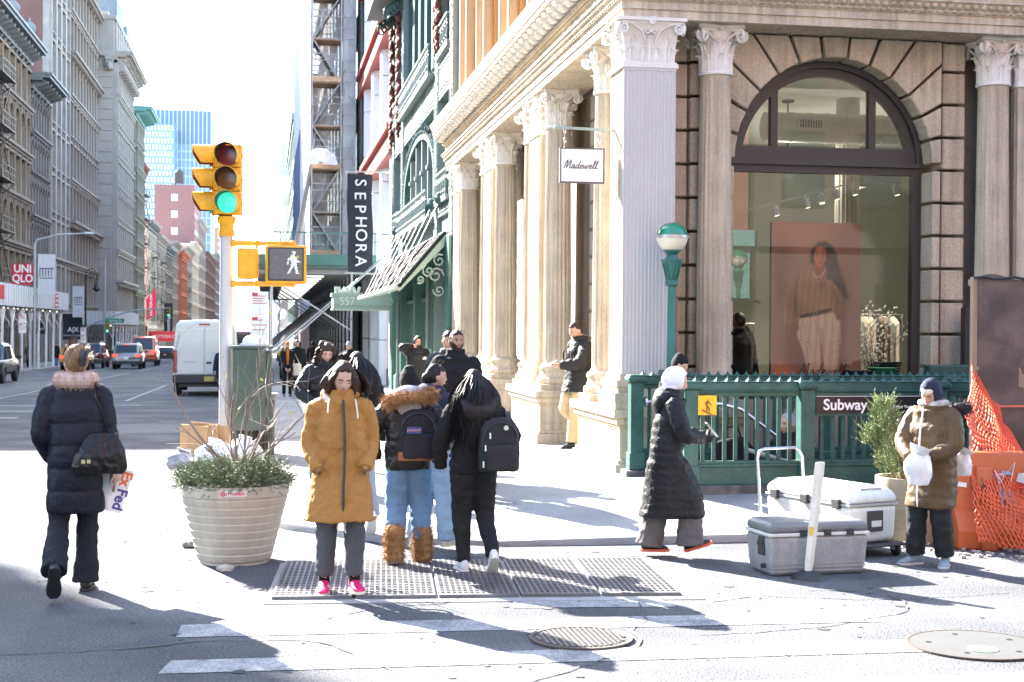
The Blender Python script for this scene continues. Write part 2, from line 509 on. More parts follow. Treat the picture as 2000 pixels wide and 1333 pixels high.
def capital_round(r, h):
 mb = MB()
 mb.lathe([(r*1.02, -.035), (r*1.14, -.03), (r*1.16, -.01), (r*1.12, .012), (r*.98, .02)], 28)
 mb.lathe([(r*.96, 0), (r*.98, h*.3), (r*1.06, h*.6), (r*1.3, h*.87)], 24)
 for row, (hh, off, curl, ww) in enumerate(((.43*h, 0, .34*r, .74*r), (.70*h, PI/8, .42*r, .72*r))):
  for k in range(8):
   a = off + k*PI/4
   er = Vector((cos(a), sin(a), 0)); et = Vector((-sin(a), cos(a), 0))
   rb = r*(1.0 if row == 0 else 1.04)
   leaf(mb, lambda s, z, o: er*(rb + o) + et*s + Vector((0, 0, z)), ww, hh, curl)
 R = .135*h
 for k in range(4):
  a = k*PI/2
  n_ = Vector((cos(a), sin(a), 0)); t_ = Vector((-sin(a), cos(a), 0))
  for sgn in (-1, 1):
   c = n_*(r*1.34) + t_*(sgn*r*1.28) + Vector((0, 0, h*.755))
   spiral(mb, lambda p, q: c + t_*(sgn*-p) + n_*0 + Vector((0, 0, q)), R, 1.7, 1)
   mb.tube([n_*(r*1.02)+t_*(sgn*r*.25)+Vector((0, 0, h*.45)), n_*(r*1.12)+t_*(sgn*r*.5)+Vector((0, 0, h*.72)), n_*(r*1.28)+t_*(sgn*r*1.0)+Vector((0, 0, h*.85)), c+t_*(sgn*R*.4)+Vector((0, 0, R))], [R*.14, R*.2, R*.25, R*.3], 6)
   c2 = n_*(r*1.16) + t_*(sgn*r*.22) + Vector((0, 0, h*.72))
   spiral(mb, lambda p, q: c2 + t_*(sgn*p) + Vector((0, 0, q)), R*.55, 1.3, 1)
  rosette(mb, n_*(r*1.36) + Vector((0, 0, h*.93)), r*.2)
 for z0, z1, k in ((.87*h, .93*h, .95), (.93*h, h, 1.04)):
  poly = []
  for q in range(4):
   a = q*PI/2 + PI/4
   for i in range(7):
    t = i/6
    p0 = Vector((cos(a), sin(a)))*r*2.12*k; p1 = Vector((cos(a+PI/2), sin(a+PI/2)))*r*2.12*k
    p = p0.lerp(p1, .06+.88*t)
    nn = (p0+p1).normalized()
    poly.append(tuple(p - nn*(r*.24*sin(PI*t))))
  mb.prism(poly, 'z', z0, z1)
 return mb
def capital_square(hx, hy, h):
 mb = MB()
 r = .2
 mb.box(-hx-.03, hx+.03, -hy-.03, hy+.03, -.05, .0)
 mb.box(-hx-.015, hx+.015, -hy-.015, hy+.015, .0, .02)
 mb.rings([[(sx*(hx+o), sy*(hy+o), z) for sx, sy in ((-1, -1), (1, -1), (1, 1), (-1, 1))] for z, o in ((.0, -.01), (.4*h, 0), (.65*h, .02), (.87*h, .07))])
 R = .125*h
 for (nx, ny, half, d) in ((0, -1, hx, hy), (0, 1, hx, hy), (-1, 0, hy, hx), (1, 0, hy, hx)):
  n_ = Vector((nx, ny, 0)); t_ = Vector((-ny, nx, 0))
  P0 = n_*d
  for cnt, hh, curl, ww, sh in ((4, .40*h, .055, .5*half, 0), (3, .66*h, .075, .5*half, 0)):
   for k in range(cnt):
    u = (-1 + (2*k+1)/cnt)*half*(1.0 if cnt == 4 else .95)
    leaf(mb, lambda s, z, o: P0 + n_*(o) + t_*(u+s) + Vector((0, 0, z)), ww, hh, curl)
  for sgn in (-1, 1):
   c = n_*(d+.085) + t_*(sgn*(half+.02)) + Vector((0, 0, h*.76))
   spiral(mb, lambda p, q: c + t_*(sgn*-p) + Vector((0, 0, q)), R, 1.7, 1)
   mb.tube([n_*(d+.03)+t_*(sgn*half*.15)+Vector((0, 0, h*.45)), n_*(d+.05)+t_*(sgn*half*.35)+Vector((0, 0, h*.72)), n_*(d+.08)+t_*(sgn*half*.75)+Vector((0, 0, h*.86)), c+t_*(sgn*R*.3)+Vector((0, 0, R))], [R*.15, R*.2, R*.25, R*.3], 6)
   c2 = n_*(d+.05) + t_*(sgn*half*.14) + Vector((0, 0, h*.72))
   spiral(mb, lambda p, q: c2 + t_*(sgn*p) + Vector((0, 0, q)), R*.6, 1.3, 1)
  rosette(mb, n_*(d+.12) + Vector((0, 0, h*.92)), .055)
 mb.box(-hx-.08, hx+.08, -hy-.08, hy+.08, .87*h, .93*h)
 mb.box(-hx-.11, hx+.11, -hy-.11, hy+.11, .93*h, h)
 return mb
def base_prof(r, h=.32):
 return [(r*1.42, 0), (r*1.46, .03*h), (r*1.52, .15*h), (r*1.46, .30*h), (r*1.34, .33*h), (r*1.30, .42*h), (r*1.24, .55*h), (r*1.24, .62*h), (r*1.30, .66*h), (r*1.33, .76*h), (r*1.26, .86*h), (r*1.12, .89*h), (r*1.06, 1.0*h), (r*1.0, 1.0*h)]
RC, ZB, ZS, ZC = .21, 1.02, 1.34, 4.93          # column radius, base, shaft and capital heights
CAP = 5.47
me_shaft = mesh_of('shaft', shaft_mb(RC, ZC-ZS), STONE, smooth=35)
me_cap = mesh_of('capital', capital_round(RC*.88, CAP-ZC), STONE_W, smooth=50)
bm_ = MB().lathe(base_prof(RC, ZS-ZB), 28); bm_.box(-RC*1.5, RC*1.5, -RC*1.5, RC*1.5, -.09, 0)
me_base = mesh_of('base', bm_, STONE, smooth=40)
def column(x, y, name='column'):
 c = link(name, me_shaft, store, Vector((x, y, ZS)) - store.location)
 link('base', me_base, c, (0, 0, ZB-ZS)); link('capital', me_cap, c, (0, 0, ZC-ZS))
 return c
def pedestal(x0, x1, y0, y1, zg, nm='pedestal'):
 m = MB()
 m.box(x0, x1, y0, y1, zg+.14, ZB-.27)
 m.box(x0-.06, x1, y0-.06, y1+.06, zg-.3, zg+.14)
 m.box(x0-.03, x1, y0-.03, y1+.03, zg+.14, zg+.19)
 m.box(x0-.02, x1, y0-.02, y1+.02, ZB-.31, ZB-.27)
 m.box(x0-.05, x1, y0-.05, y1+.05, ZB-.27, ZB-.19)
 m.box(x0-.09, x1, y0-.09, y1+.09, ZB-.19, ZB-.09)
 m.box(x0+.012, x1, y0-.012, y1, zg+.3, zg+.33)
 build(nm, m, STONE, store, bevel=.008)
me_pier = mesh_of('pier', pier_mb(.25, .42, ZC-ZS, 6), STONE, smooth=30)
me_pcap = mesh_of('capital', capital_square(.24, .40, CAP-ZC), STONE_W, smooth=45)
def pier_base(hx, hy):
 m = MB()
 for k, z0, z1 in ((.1, -.09, 0), (.105, 0, .1), (.06, .1, .17), (.075, .17, .25), (.03, .25, .32)):
  m.box(-hx-k, hx+k, -hy-k, hy+k, z0, z1)
 return m
me_pbase = mesh_of('base', pier_base(.25, .42), STONE)
def pier(x, y):
 p = link('pier', me_pier, store, Vector((x, y, ZS)) - store.location)
 link('base', me_pbase, p, (0, 0, ZB-ZS)); link('capital', me_pcap, p, (0, 0, ZC-ZS))
for y0, L in ((20.95, 2.5), (25.8, 2.5), (30.6, 1.9)):
 pedestal(4.05, 4.78, y0, y0+L, zw(4, y0)+.01)
 column(4.375, y0+.33)
 pier(4.42, y0+L/2)
 column(4.375, y0+L-.33)
# corner pier: stone body, front clad in a grey fluted metal sheet
pedestal(4.05, 4.75, 16.06, 18.3, .15)
HX, HY = .31, .31
pc = build('pier', pier_mb(HX, HY, ZC-ZS+.02, 7), STONE, store, world=False, smooth=30); pc.location = Vector((4.38, 16.38, ZS)) - store.location
o = build('capital', capital_square(HX, HY, CAP-ZC-.02), STONE_W, pc, world=False, smooth=45); o.location = (0, 0, ZC-ZS+.02)
o = build('base', pier_base(HX, HY), STONE, pc, world=False); o.location = (0, 0, ZB-ZS)
m = MB()
pr = []
n = 14; x0, x1 = -HX-.004, HX+.004
for k in range(n):
 for q, dd in ((0, 0), (.3, 0), (.36, .011), (.94, .011)):
  pr.append((x0 + (x1-x0)*(k+q)/n, -HY-.016+dd))
pr += [(x1, -HY-.016), (x1, -HY+.02), (x0, -HY+.02)]
m.prism(pr, 'z', 0, ZC-ZS-.06)
m.box(x0, x1, -HY-.018, -HY, ZC-ZS-.06, ZC-ZS-.02)
build('cladding', m, GREYMETAL, pc, world=False)
column(4.375, 18.0)
# Prince side: columns either side of the arched window and the next pier
zp = .2
pedestal(5.0, 5.62, 16.1, 16.8, zp)
column(5.30, 16.45)
pedestal(8.6, 10.2, 16.1, 16.8, zp)
column(8.90, 16.45)
o = link('pier', me_pier, store, Vector((9.55, 16.52, ZS)) - store.location, (0, 0, PI/2))
link('base', me_pbase, o, (0, 0, ZB-ZS)); link('capital', me_pcap, o, (0, 0, ZC-ZS))
column(10.3, 16.45); column(13.2, 16.45)
# walls behind: core and rusticated stones
m = MB()
m.box(4.93, 5.3, 17.05, 32.5, -.6, 5.47)
m.box(5.0, 5.42, 16.86, 17.05, -.6, 5.47)
m.box(8.33, 15, 16.86, 17.2, -.6, 5.47)
m.box(5.42, 8.33, 16.86, 17.2, -.6, 1.0)
AX, AZ, AR = 6.87, 3.93, 1.27
pl = [(5.42, AZ)] + [(5.42, 5.47), (8.33, 5.47), (8.33, AZ)] + arc(AX, AZ, AR+.16, AR+.16, 0, PI, 24)
m.prism(pl, 'y', 16.87, 17.2)
m.box(5.42, AX-AR-.16, 16.86, 17.2, 1.0, AZ); m.box(AX+AR+.16, 8.33, 16.86, 17.2, 1.0, AZ)
build('wall', m, STONE_D, store)
def stone(pts, y0, y1, gap=.018):
 c = sum((Vector(p) for p in pts), Vector((0, 0)))/len(pts)
 q = []
 for p in pts:
  d = Vector(p)-c
  q.append(tuple(c + Vector((d.x - math.copysign(min(gap, abs(d.x)*.5), d.x), d.y - math.copysign(min(gap, abs(d.y)*.5), d.y)))))
 mm = MB().prism(q, 'y', y0, y1)
 build('stone', mm, STONE_R, store, bevel=.012, segs=1)
# voussoirs
nv = 13
edges = [PI*i/nv for i in range(nv+1)]
XL, XR, ZT = 5.47, 8.28, 5.465
def outer(a):
 dx, dz = cos(a), sin(a)
 t = 9
 if dx > 1e-6: t = min(t, (XR-AX)/dx)
 if dx < -1e-6: t = min(t, (XL-AX)/dx)
 if dz > 1e-6: t = min(t, (ZT-AZ)/dz)
 return (AX+dx*t, AZ+dz*t)
for i in range(nv):
 a0, a1 = edges[i]+.008, edges[i+1]-.008
 inner = [(AX+AR*cos(a0+(a1-a0)*k/4), AZ+AR*sin(a0+(a1-a0)*k/4)) for k in range(5)]
 o0, o1 = outer(a0), outer(a1)
 out = [o1]
 for cx in (XL, XR):
  ac = math.atan2(ZT-AZ, cx-AX)
  if a0 < ac < a1: out.append((cx, ZT))
 out.append(o0)
 jut = .03 if i == nv//2 else 0
 stone(inner + out, 16.56-jut, 16.9, .010)
# courses beside the arch and down the jambs
zc = [1.0 + .4095*k for k in range(12)]
for k in range(len(zc)-1):
 z0, z1 = zc[k], min(zc[k+1], ZT)
 stone([(8.28, z0), (8.62, z0), (8.62, z1), (8.28, z1)], 16.6, 16.9)
 stone([(5.02, z0), (5.47, z0), (5.47, z1), (5.02, z1)], 16.6, 16.9)
 stone([(9.1, z0), (10.1, z0), (10.1, z1), (9.1, z1)], 16.65, 16.9)
 stone([(4.69, z0), (5.04, z0), (5.04, z1), (4.69, z1)], 16.68, 16.95)
 if z1 <= AZ+.1:
  stone([(AX+AR, z0), (8.28, z0), (8.28, z1), (AX+AR, z1)], 16.56, 16.9)
  stone([(5.47, z0), (AX-AR, z0), (AX-AR, z1), (5.47, z1)], 16.56, 16.9)
def stone_w(y0, y1, z0, z1, x0=4.8):
 mm = MB().box(x0, 4.95, y0+.012, y1-.012, z0+.022, z1-.022)
 build('stone', mm, STONE_R, store, bevel=.014, segs=1)
for (ya, yb) in ((18.3, 21.0), (23.4, 25.85), (28.2, 30.65)):
 for k in range(len(zc)-1):
  z0, z1 = zc[k]-.1, min(zc[k+1]-.1, ZT)
  w3 = (yb-ya)
  stone_w(ya, ya+w3*.28, z0, z1); stone_w(yb-w3*.28, yb, z0, z1)
  if z0 > 4.2: stone_w(ya+w3*.28, ya+w3*.5, z0, z1); stone_w(ya+w3*.5, yb-w3*.28, z0, z1)
 # shop window between the jambs
 fr = MB()
 y0, y1 = ya+w3*.28, yb-w3*.28
 fr.box(4.86, 4.93, y0, y0+.08, .9, 4.26); fr.box(4.86, 4.93, y1-.08, y1, .9, 4.26)
 fr.box(4.86, 4.93, y0+.08, y1-.08, 3.5, 3.65); fr.box(4.86, 4.93, y0+.08, y1-.08, 4.14, 4.26); fr.box(4.82, 4.93, y0+.08, y1-.08, .9, 1.0)
 f = build('window', fr, FRAME, store)
 build('pane', MB().box(4.9, 4.915, y0+.08, y1-.08, 1.0, 3.5), GLASSDARK, f); build('pane', MB().box(4.9, 4.915, y0+.08, y1-.08, 3.65, 4.14), GLASSDARK, f)
# entablature round the corner
def run(prof, name, m_, kind=None, ymax=32.5, xmax=16, back=.75):
 pf = prof + [(-back, prof[-1][1]), (-back, prof[0][1])]
 rs = [[(4.05-o, ymax, z) for o, z in pf], [(4.05-o, 16.05-o, z) for o, z in pf], [(xmax, 16.05-o, z) for o, z in pf]]
 return build(name, MB().rings(rs), m_, store)
run([(.0, 5.472), (.0, 5.575), (.02, 5.578), (.02, 5.665), (.035, 5.67), (.035, 5.685)], 'architrave', STONE)
run([(.05, 5.685), (.045, 5.72), (.06, 5.74), (.09, 5.79), (.10, 5.80), (.12, 5.805), (.12, 5.83)], 'architrave_moulding', STONE)
run([(.02, 5.83), (.02, 6.0), (.05, 6.005), (.05, 6.03), (.08, 6.035), (.10, 6.075)], 'frieze', STONE)
run([(.06, 6.075), (.06, 6.29)], 'cornice_bed', STONE)
run([(.30, 6.29), (.30, 6.36), (.315, 6.365), (.33, 6.40), (.36, 6.46), (.37, 6.50), (.37, 6.515), (.1, 6.6)], 'cornice', STONE, ymax=32.6)
# egg and bead rows, one mesh
m = MB()
y = 16.1
while y < 32.4:
 m.ell((4.05-.075, y, 5.765), (.028, .036, .034), 6, 4); m.ell((4.05-.055, y+.05, 5.705), (.022, .03, .02), 6, 3)
 y += .105
x = 4.1
while x < 11:
 m.ell((x, 16.05-.075, 5.765), (.036, .028, .034), 8, 5); m.ell((x+.05, 16.05-.055, 5.705), (.03, .022, .02), 6, 4)
 x += .105
build('egg_moulding', m, STONE, store, smooth=60, kind='stuff')
# modillions
m = MB()
m.box(-.09, .09, -.02, .22, .13, .17)
m.rings([[(u*wd, -o, z) for u, wd in ((-1, .075), (1, .075))] + [(.075, .02, z), (-.075, .02, z)] for z, o in ((.0, .03), (.02, .08), (.06, .11), (.09, .13), (.11, .21), (.13, .23))])
m.v = [(p[0], -p[1] if False else p[1], p[2]) for p in m.v]
for q in (-1, 0, 1): m.ell((q*.05, -.12, .07), (.03, .06, .06), 7, 5)
m.ell((0, -.20, .10), (.075, .05, .035), 8, 5); m.ell((0, -.09, .02), (.06, .05, .035), 8, 5)
me_mod = mesh_of('modillion', m, STONE_W, smooth=50)
y = 16.2
while y < 32.4:
 link('modillion', me_mod, store, Vector((4.05-.06, y, 6.11)) - store.location, (0, 0, -PI/2)); y += .36
x = 4.4
while x < 9:
 link('modillion', me_mod, store, Vector((x, 16.05-.06, 6.11)) - store.location, (0, 0, 0)); x += .36
# upper storeys
m = MB()
m.box(4.75, 16, 16.75, 32.5, 6.3, 23)
build('upper_wall', m, TANSTONE, store)
run([(-.1, 6.515), (-.1, 6.75), (-.14, 6.78), (-.18, 6.85), (-.3, 6.9)], 'upper_plinth', TANSTONE)
def up_pil(y, wd=.32, x=4.5):
 mm = MB()
 mm.box(x, 4.8, y-wd, y+wd, 6.9, 11.6)
 for sg in (-1, 1):
  mm.lathe([(.15, 0), (.16, .06), (.13, .12), (.115, .3), (.11, 3.9), (.13, 3.95)], 12, (x-.06, y+sg*(wd+.18), 7.0))
 mm.box(x-.05, 4.8, y-wd-.34, y+wd+.34, 6.9, 7.0)
 return mm
for y in (17.2, 20.3, 23.3, 26.3, 29.3, 31.9):
 build('upper_pilaster', up_pil(y), TANSTONE, store, smooth=35)
for y in (18.75, 21.8, 24.8, 27.8, 30.6):
 fr = MB(); fr.box(4.68, 4.75, y-.7, y-.6, 7.3, 11); fr.box(4.68, 4.75, y+.6, y+.7, 7.3, 11); fr.box(4.68, 4.75, y-.6, y+.6, 9.2, 9.32); fr.box(4.66, 4.75, y-.6, y+.6, 7.2, 7.35)
 f = build('window', fr, TANSTONE, store); build('pane', MB().box(4.7, 4.72, y-.6, y+.6, 7.35, 11), GLASSDARK, f)
run([(.0, 11.6), (.0, 11.9), (.3, 12.1), (.3, 12.25)], 'upper_cornice', STONE)
for q in range(3):
 z = 12.8 + 3.3*q
 for y in (18.75, 21.8, 24.8, 27.8, 30.6):
  f = build('window', MB().box(4.7, 4.76, y-.65, y+.65, z, z+2.2), TANSTONE, store); build('pane', MB().box(4.69, 4.705, y-.55, y+.55, z+.1, z+2.1), GLASSDARK, f)
run([(.1, 23), (.4, 23.3), (.4, 23.6), (.0, 23.7)], 'roof_cornice', STONE)
m = MB(); m.box(5.1, 16, 26.5, 32.4, 5.6, 6.2); m.box(4.9, 16, 16.9, 32.5, 5.48, 5.55)
build('floor', m, STONE_D, store)
# ---------------- arched shop window, frame and panes
fr = MB()
Y0, Y1 = 16.86, 16.98
fr.c = 0
def ring_seg(r0, r1, y0, y1, n=28):
 a = arc(AX, AZ, r0, r0, 0, PI, n); b = arc(AX, AZ, r1, r1, 0, PI, n)
 for i in range(n):
  fr.prism([a[i], a[i+1], b[i+1], b[i]], 'y', y0, y1)
ring_seg(1.10, 1.20, Y0, Y1); ring_seg(1.20, 1.27, Y0-.05, Y1); ring_seg(1.27, 1.32, Y0-.02, Y1)
fr.box(AX-1.255, AX+1.255, Y0-.012, Y1-.003, 3.97, 4.14); fr.box(AX-1.29, AX+1.29, Y0-.058, Y1-.006, 3.91, 3.97); fr.box(AX-1.262, AX+1.262, Y0-.008, Y1-.003, 3.82, 3.91)
for x in (6.20, 7.49):
 z1 = AZ + math.sqrt(1.13**2 - (x-AX)**2)
 fr.box(x-.045, x+.045, Y0+.008, Y1-.008, 4.141, z1)
fr.box(AX-1.27, AX-1.22, Y0, Y1, 1.0, 3.82); fr.box(AX+1.17, AX+1.27, Y0, Y1, 1.0, 3.82); fr.box(AX-1.22, AX+1.17, Y0, Y1, 1.0, 1.12)
win = build('window', fr, FRAME, store)
build('pane', MB().box(AX-1.22, AX+1.17, 16.90, 16.91, 1.12, 3.82), GLASS, win)
for a, b in ((AX-1.1, 6.155), (6.245, 7.445), (7.535, AX+1.1)):
 pts = [(a, 4.14), (b, 4.14)] + [(b-(b-a)*k/8, AZ + math.sqrt(max(0, 1.1**2-(b-(b-a)*k/8-AX)**2))) for k in range(9)]
 pts = [p for i, p in enumerate(pts) if i < 2 or p[1] > 4.15]
 build('pane', MB().prism(pts, 'y', 16.90, 16.91), GLASS, win)
# ---------------- inside the shop
INW = mat('shop_inner_wall', (.21, .21, .17), .8, var=.08)
m = MB()
m.box(5.3, 16, 25.9, 26.1, .25, 5.46); m.box(14.9, 15, 17.2, 25.9, .25, 5.4); m.box(5.3, 15, 17.2, 25.9, .25, .35)
build('inner_wall', m, INW, store)
build('inner_ceiling', MB().box(5.3, 15, 17.2, 26, 5.40, 5.46), mat('shop_ceiling', (.80, .83, .77), .8, var=.03), store)
duct = MB().tube([(7.2, 20, 4.85), (13.5, 20, 4.85)], .22, 20)
for k in range(22): duct.tube([(7.3+.28*k, 20, 4.85), (7.33+.28*k, 20, 4.85)], .228, 20)
d = build('air_duct', duct, mat('white_duct', (.75, .75, .72), .5, var=.03), store, smooth=50)
m = MB().box(7.62, 8.02, 19.74, 19.77, 4.8, 4.95); m.c = 1
for k in range(9): m.box(7.65+.04*k, 7.67+.04*k, 19.735, 19.74, 4.82, 4.93)
build('vent', m, [WHITE, BLACK], d)
c = build('inner_column', shaft_mb(.2, 4.4, 18), mat('inner_column_paint', (.55, .53, .47), .6), store, world=False, smooth=30); c.location = Vector((8.75, 20.6, 1)) - store.location
track_pts = [(6.48, 18.6, 3.50), (8.03, 18.6, 3.92), (9.4, 18.6, 3.92)]
tr = build('light_track', MB().tube(track_pts, .012, 6), WHITE, store)
mbl = MB().tube([(0, 0, 0), (0, 0, -.05)], .012, 6).tube([(0, 0, -.04), (.03, -.02, -.17)], .04, 12)
me_spot = mesh_of('spotlight', mbl, WHITE, smooth=40)
me_lens = mesh_of('lamp_lens', MB().tube([(.0302, -.0202, -.171), (.031, -.0205, -.174)], .033, 12), mat('lit_lamp', (1, .9, .7), .5, emit=(1, .82, .55), es=.45))
for x, z in ((6.85, 3.60), (7.3, 3.72), (7.52, 3.78), (7.72, 3.84), (7.98, 3.905), (8.6, 3.92), (9.2, 3.92)):
 s = link('spotlight', me_spot, store, Vector((x, 18.6, z)) - store.location, (0, 0, random.uniform(-1, 1)))
 link('lamp_lens', me_lens, s)
for x in (7.4, 9.0):
 ld = bpy.data.lights.new('spotlight_glow', 'SPOT'); ld.energy = 45; ld.spot_size = rad(120); ld.color = (1, .86, .68); ld.shadow_soft_size = .05
 lo = link('spotlight_glow', ld, store, Vector((x, 18.8, 3.68)) - store.location, (rad(20), 0, 0))
for x, y in ((7.9, 20.9), (11.2, 20.9), (7.0, 23.6), (10.2, 23.6)):  # pendants and point lights added to brighten the shop interior
 pd = build('fill_pendant', MB().tube([(x, y, 5.4), (x, y, 4.45)], .012, 6).lathe([(.09, .95), (.1, .97)], 12, (x, y, 4.42)).lathe([(.03, .03), (.16, -.04), (.17, -.05)], 16, (x, y, 4.42)), BLACK, store)
 build('bulb', MB().ell((x, y, 4.36), .06, 10, 6), MATS['lit_lamp'], pd)
 ld = bpy.data.lights.new('fill_glow', 'POINT'); ld.energy = 7; ld.color = (1, .93, .80); ld.shadow_soft_size = .1
 link('fill_glow', ld, store, Vector((x, y, 4.22)) - store.location)
# advertising board with a standing figure
bx0, bx1, bz0, bz1, by = 6.48, 7.72, 1.05, 3.27, 17.7
adv = thing('advertising_board', 'tall brown photo board of a woman in a tan sweater behind the shop glass', 'poster', ((bx0+bx1)/2, by, bz0))
# the printed photograph: colours per point of a fine grid, soft edged like a photo print
import numpy as np
NX, NY = 150, 264
gx, gy = np.meshgrid(np.linspace(1507, 1680, NX+1), np.linspace(434, 742, NY+1))
rng = np.random.default_rng(4)
def lin(*c): return np.array([((v/255+.055)/1.055)**2.4 for v in c])
img = np.ones((NY+1, NX+1, 3))*lin(162, 115, 95)
def mixc(mask, c):
 global img
 img = img*(1-mask[..., None]) + np.asarray(c)*mask[..., None]
def spot(cx, cy, sx, sy, c, a=1): mixc(a*np.exp(-((gx-cx)/sx)**2-((gy-cy)/sy)**2), lin(*c))
def sdist(pts):
 P = np.array(pts, float); d = np.full(gx.shape, 1e9); ins = np.zeros(gx.shape, bool)
 for (x0, y0), (x1, y1) in zip(P, np.roll(P, -1, 0)):
  ex, ey = x1-x0, y1-y0
  t = np.clip(((gx-x0)*ex+(gy-y0)*ey)/(ex*ex+ey*ey+1e-9), 0, 1)
  d = np.minimum(d, np.hypot(gx-x0-t*ex, gy-y0-t*ey))
  ins ^= ((y0 > gy) != (y1 > gy)) & (gx < ex*(gy-y0)/(ey if abs(ey) > 1e-9 else 1e-9)+x0)
 return np.where(ins, d, -d)
def fill(pts, c, soft=1.2, a=1, shade=None):
 m_ = np.clip(.5+sdist(pts)/soft/2, 0, 1)*a
 col_ = np.ones(gx.shape+(1,))*lin(*c)
 if shade is not None: col_ = col_*np.clip(shade, .1, 2)[..., None]
 mixc(m_, col_)
def stroke(pts, w, c, a=1, soft=.8):
 d = np.full(gx.shape, 1e9)
 for (x0, y0), (x1, y1) in zip(pts, pts[1:]):
  ex, ey = x1-x0, y1-y0; t = np.clip(((gx-x0)*ex+(gy-y0)*ey)/(ex*ex+ey*ey+1e-9), 0, 1)
  d = np.minimum(d, np.hypot(gx-x0-t*ex, gy-y0-t*ey))
 mixc(np.clip(.5+(w-d)/soft/2, 0, 1)*a, lin(*c))
spot(1560, 450, 60, 40, (196, 132, 104), .8); spot(1525, 560, 16, 60, (120, 78, 66), .8); spot(1530, 500, 22, 26, (110, 72, 62), .45)
spot(1660, 600, 26, 120, (150, 104, 98), .7); spot(1645, 560, 26, 60, (118, 80, 74), .7); spot(1530, 735, 22, 22, (235, 128, 84), .95); spot(1560, 690, 16, 40, (120, 80, 72), .5)
lobe = [(1595, 472), (1610, 470), (1624, 478), (1633, 498), (1640, 528), (1650, 556), (1657, 585), (1640, 578), (1626, 558), (1612, 548), (1612, 520), (1590, 520), (1580, 512), (1582, 490)]
fill(lobe, (58, 40, 38), 3)
for q in range(26):
 x0 = 1600+q*1.1; stroke([(x0, 480+q*.6), (1612+q*1.1, 520+q), (1622+q*1.25, 556+q*.8), (1630+q*1.3+rng.uniform(-4, 4), 575+rng.uniform(-8, 16))], .5, (38, 26, 26) if q % 2 else (96, 66, 56), .55)
fold = 1+.10*np.sin(gx*.55+gy*.05)+.12*np.sin(gy*.09-gx*.06)
fill([(1588, 515), (1608, 515), (1612, 540), (1606, 566), (1590, 545)], (150, 84, 60), 1.5)
fill([(1583, 524), (1594, 548), (1605, 568), (1611, 545), (1622, 548), (1636, 562), (1652, 592), (1658, 612), (1640, 622), (1626, 610), (1590, 620), (1562, 622), (1556, 632), (1544, 652), (1533, 636), (1533, 592), (1543, 548), (1560, 532)], (164, 118, 78), 2, 1, fold*(1.05-.25*np.exp(-((gx-1553)/7)**2)-.35*np.clip((gx-1618)/38, 0, 1)))
stroke([(1556, 545), (1552, 580), (1557, 618)], 1.2, (100, 68, 48), .7, 2); stroke([(1624, 556), (1634, 590), (1630, 612)], 1.2, (98, 66, 50), .7, 2)
stroke([(1583, 524), (1594, 548), (1605, 567), (1612, 546)], .9, (120, 82, 54), .8); stroke([(1588, 548), (1586, 594)], .5, (200, 160, 118), .8); stroke([(1617, 556), (1617, 600)], .5, (196, 158, 118), .8)
stroke([(1586, 530), (1594, 542), (1604, 538), (1609, 528)], .7, (226, 196, 160), .9); stroke([(1588, 536), (1597, 550), (1606, 541)], .4, (216, 180, 140), .8)
fc = [(1591, 486), (1599, 480), (1608, 482), (1613, 492), (1612, 506), (1605, 519), (1598, 523), (1591, 515), (1588, 502)]
fill(fc, (196, 110, 76), 1.4, 1, 1.15-.45*np.clip((gx-1599)/12, 0, 1)-.1*np.clip((gy-508)/14, 0, 1))
for ex in (1594.5, 1606):
 stroke([(ex-3, 494), (ex, 492.6), (ex+3.4, 493.6)], .55, (60, 34, 28), .9); stroke([(ex-2.4, 498), (ex, 497.2), (ex+2.6, 498.2)], .8, (48, 28, 26), .95); spot(ex, 500, 3, 1.6, (120, 64, 48), .5)
stroke([(1600.5, 497), (1601.5, 506)], .7, (150, 80, 56), .6, 1.6); stroke([(1598, 508), (1600.5, 509), (1603, 508)], .55, (110, 54, 42), .8); stroke([(1596.5, 513.5), (1600.3, 512.8), (1604, 513.6)], .9, (140, 54, 48), .9); spot(1600.5, 516.4, 3.4, 1, (176, 88, 70), .8)
cl = 1+.13*np.sin(gx*.42+gy*.03)+.08*np.sin(gx*.9-gy*.12)
fill([(1562, 622), (1590, 618), (1628, 610), (1640, 625), (1642, 660), (1638, 700), (1636, 745), (1612, 745), (1607, 690), (1601, 662), (1604, 700), (1606, 745), (1582, 745), (1570, 690), (1557, 655)], (222, 184, 156), 1.6, 1, cl*(1.05-.3*np.exp(-((gx-1604-.03*(gy-660))/4)**2)*(gy > 640)-.22*np.clip((gx-1628)/14, 0, 1)))
for ln in ([(1564, 664), (1584, 672), (1585, 686)], [(1620, 672), (1640, 664)], [(1622, 690), (1640, 684)], [(1590, 622), (1600, 655)], [(1575, 630), (1572, 655)]): stroke(ln, .6, (160, 124, 104), .8, 1.2)
fill([(1562, 615), (1590, 609), (1622, 601), (1624, 607), (1592, 617), (1563, 622)], (74, 52, 42), .9); stroke([(1588, 609), (1594, 608), (1595, 616), (1589, 617), (1588, 609)], .5, (190, 160, 120), .8)
fill([(1541, 640), (1556, 626), (1562, 640), (1554, 656), (1546, 656)], (150, 104, 70), 2); fill([(1630, 612), (1646, 606), (1650, 618), (1634, 626)], (140, 98, 70), 2)
img *= 1+rng.normal(0, .035, img.shape[:2])[..., None]
img = np.clip(img*1.18, 0, .9)
me_p = bpy.data.meshes.new('printed_photo')
wx = bx0 + (gx-1507)/173*(bx1-bx0) - adv.location.x; wz = bz1 - (gy-434)/(740-434)*(bz1-1.23) - adv.location.z
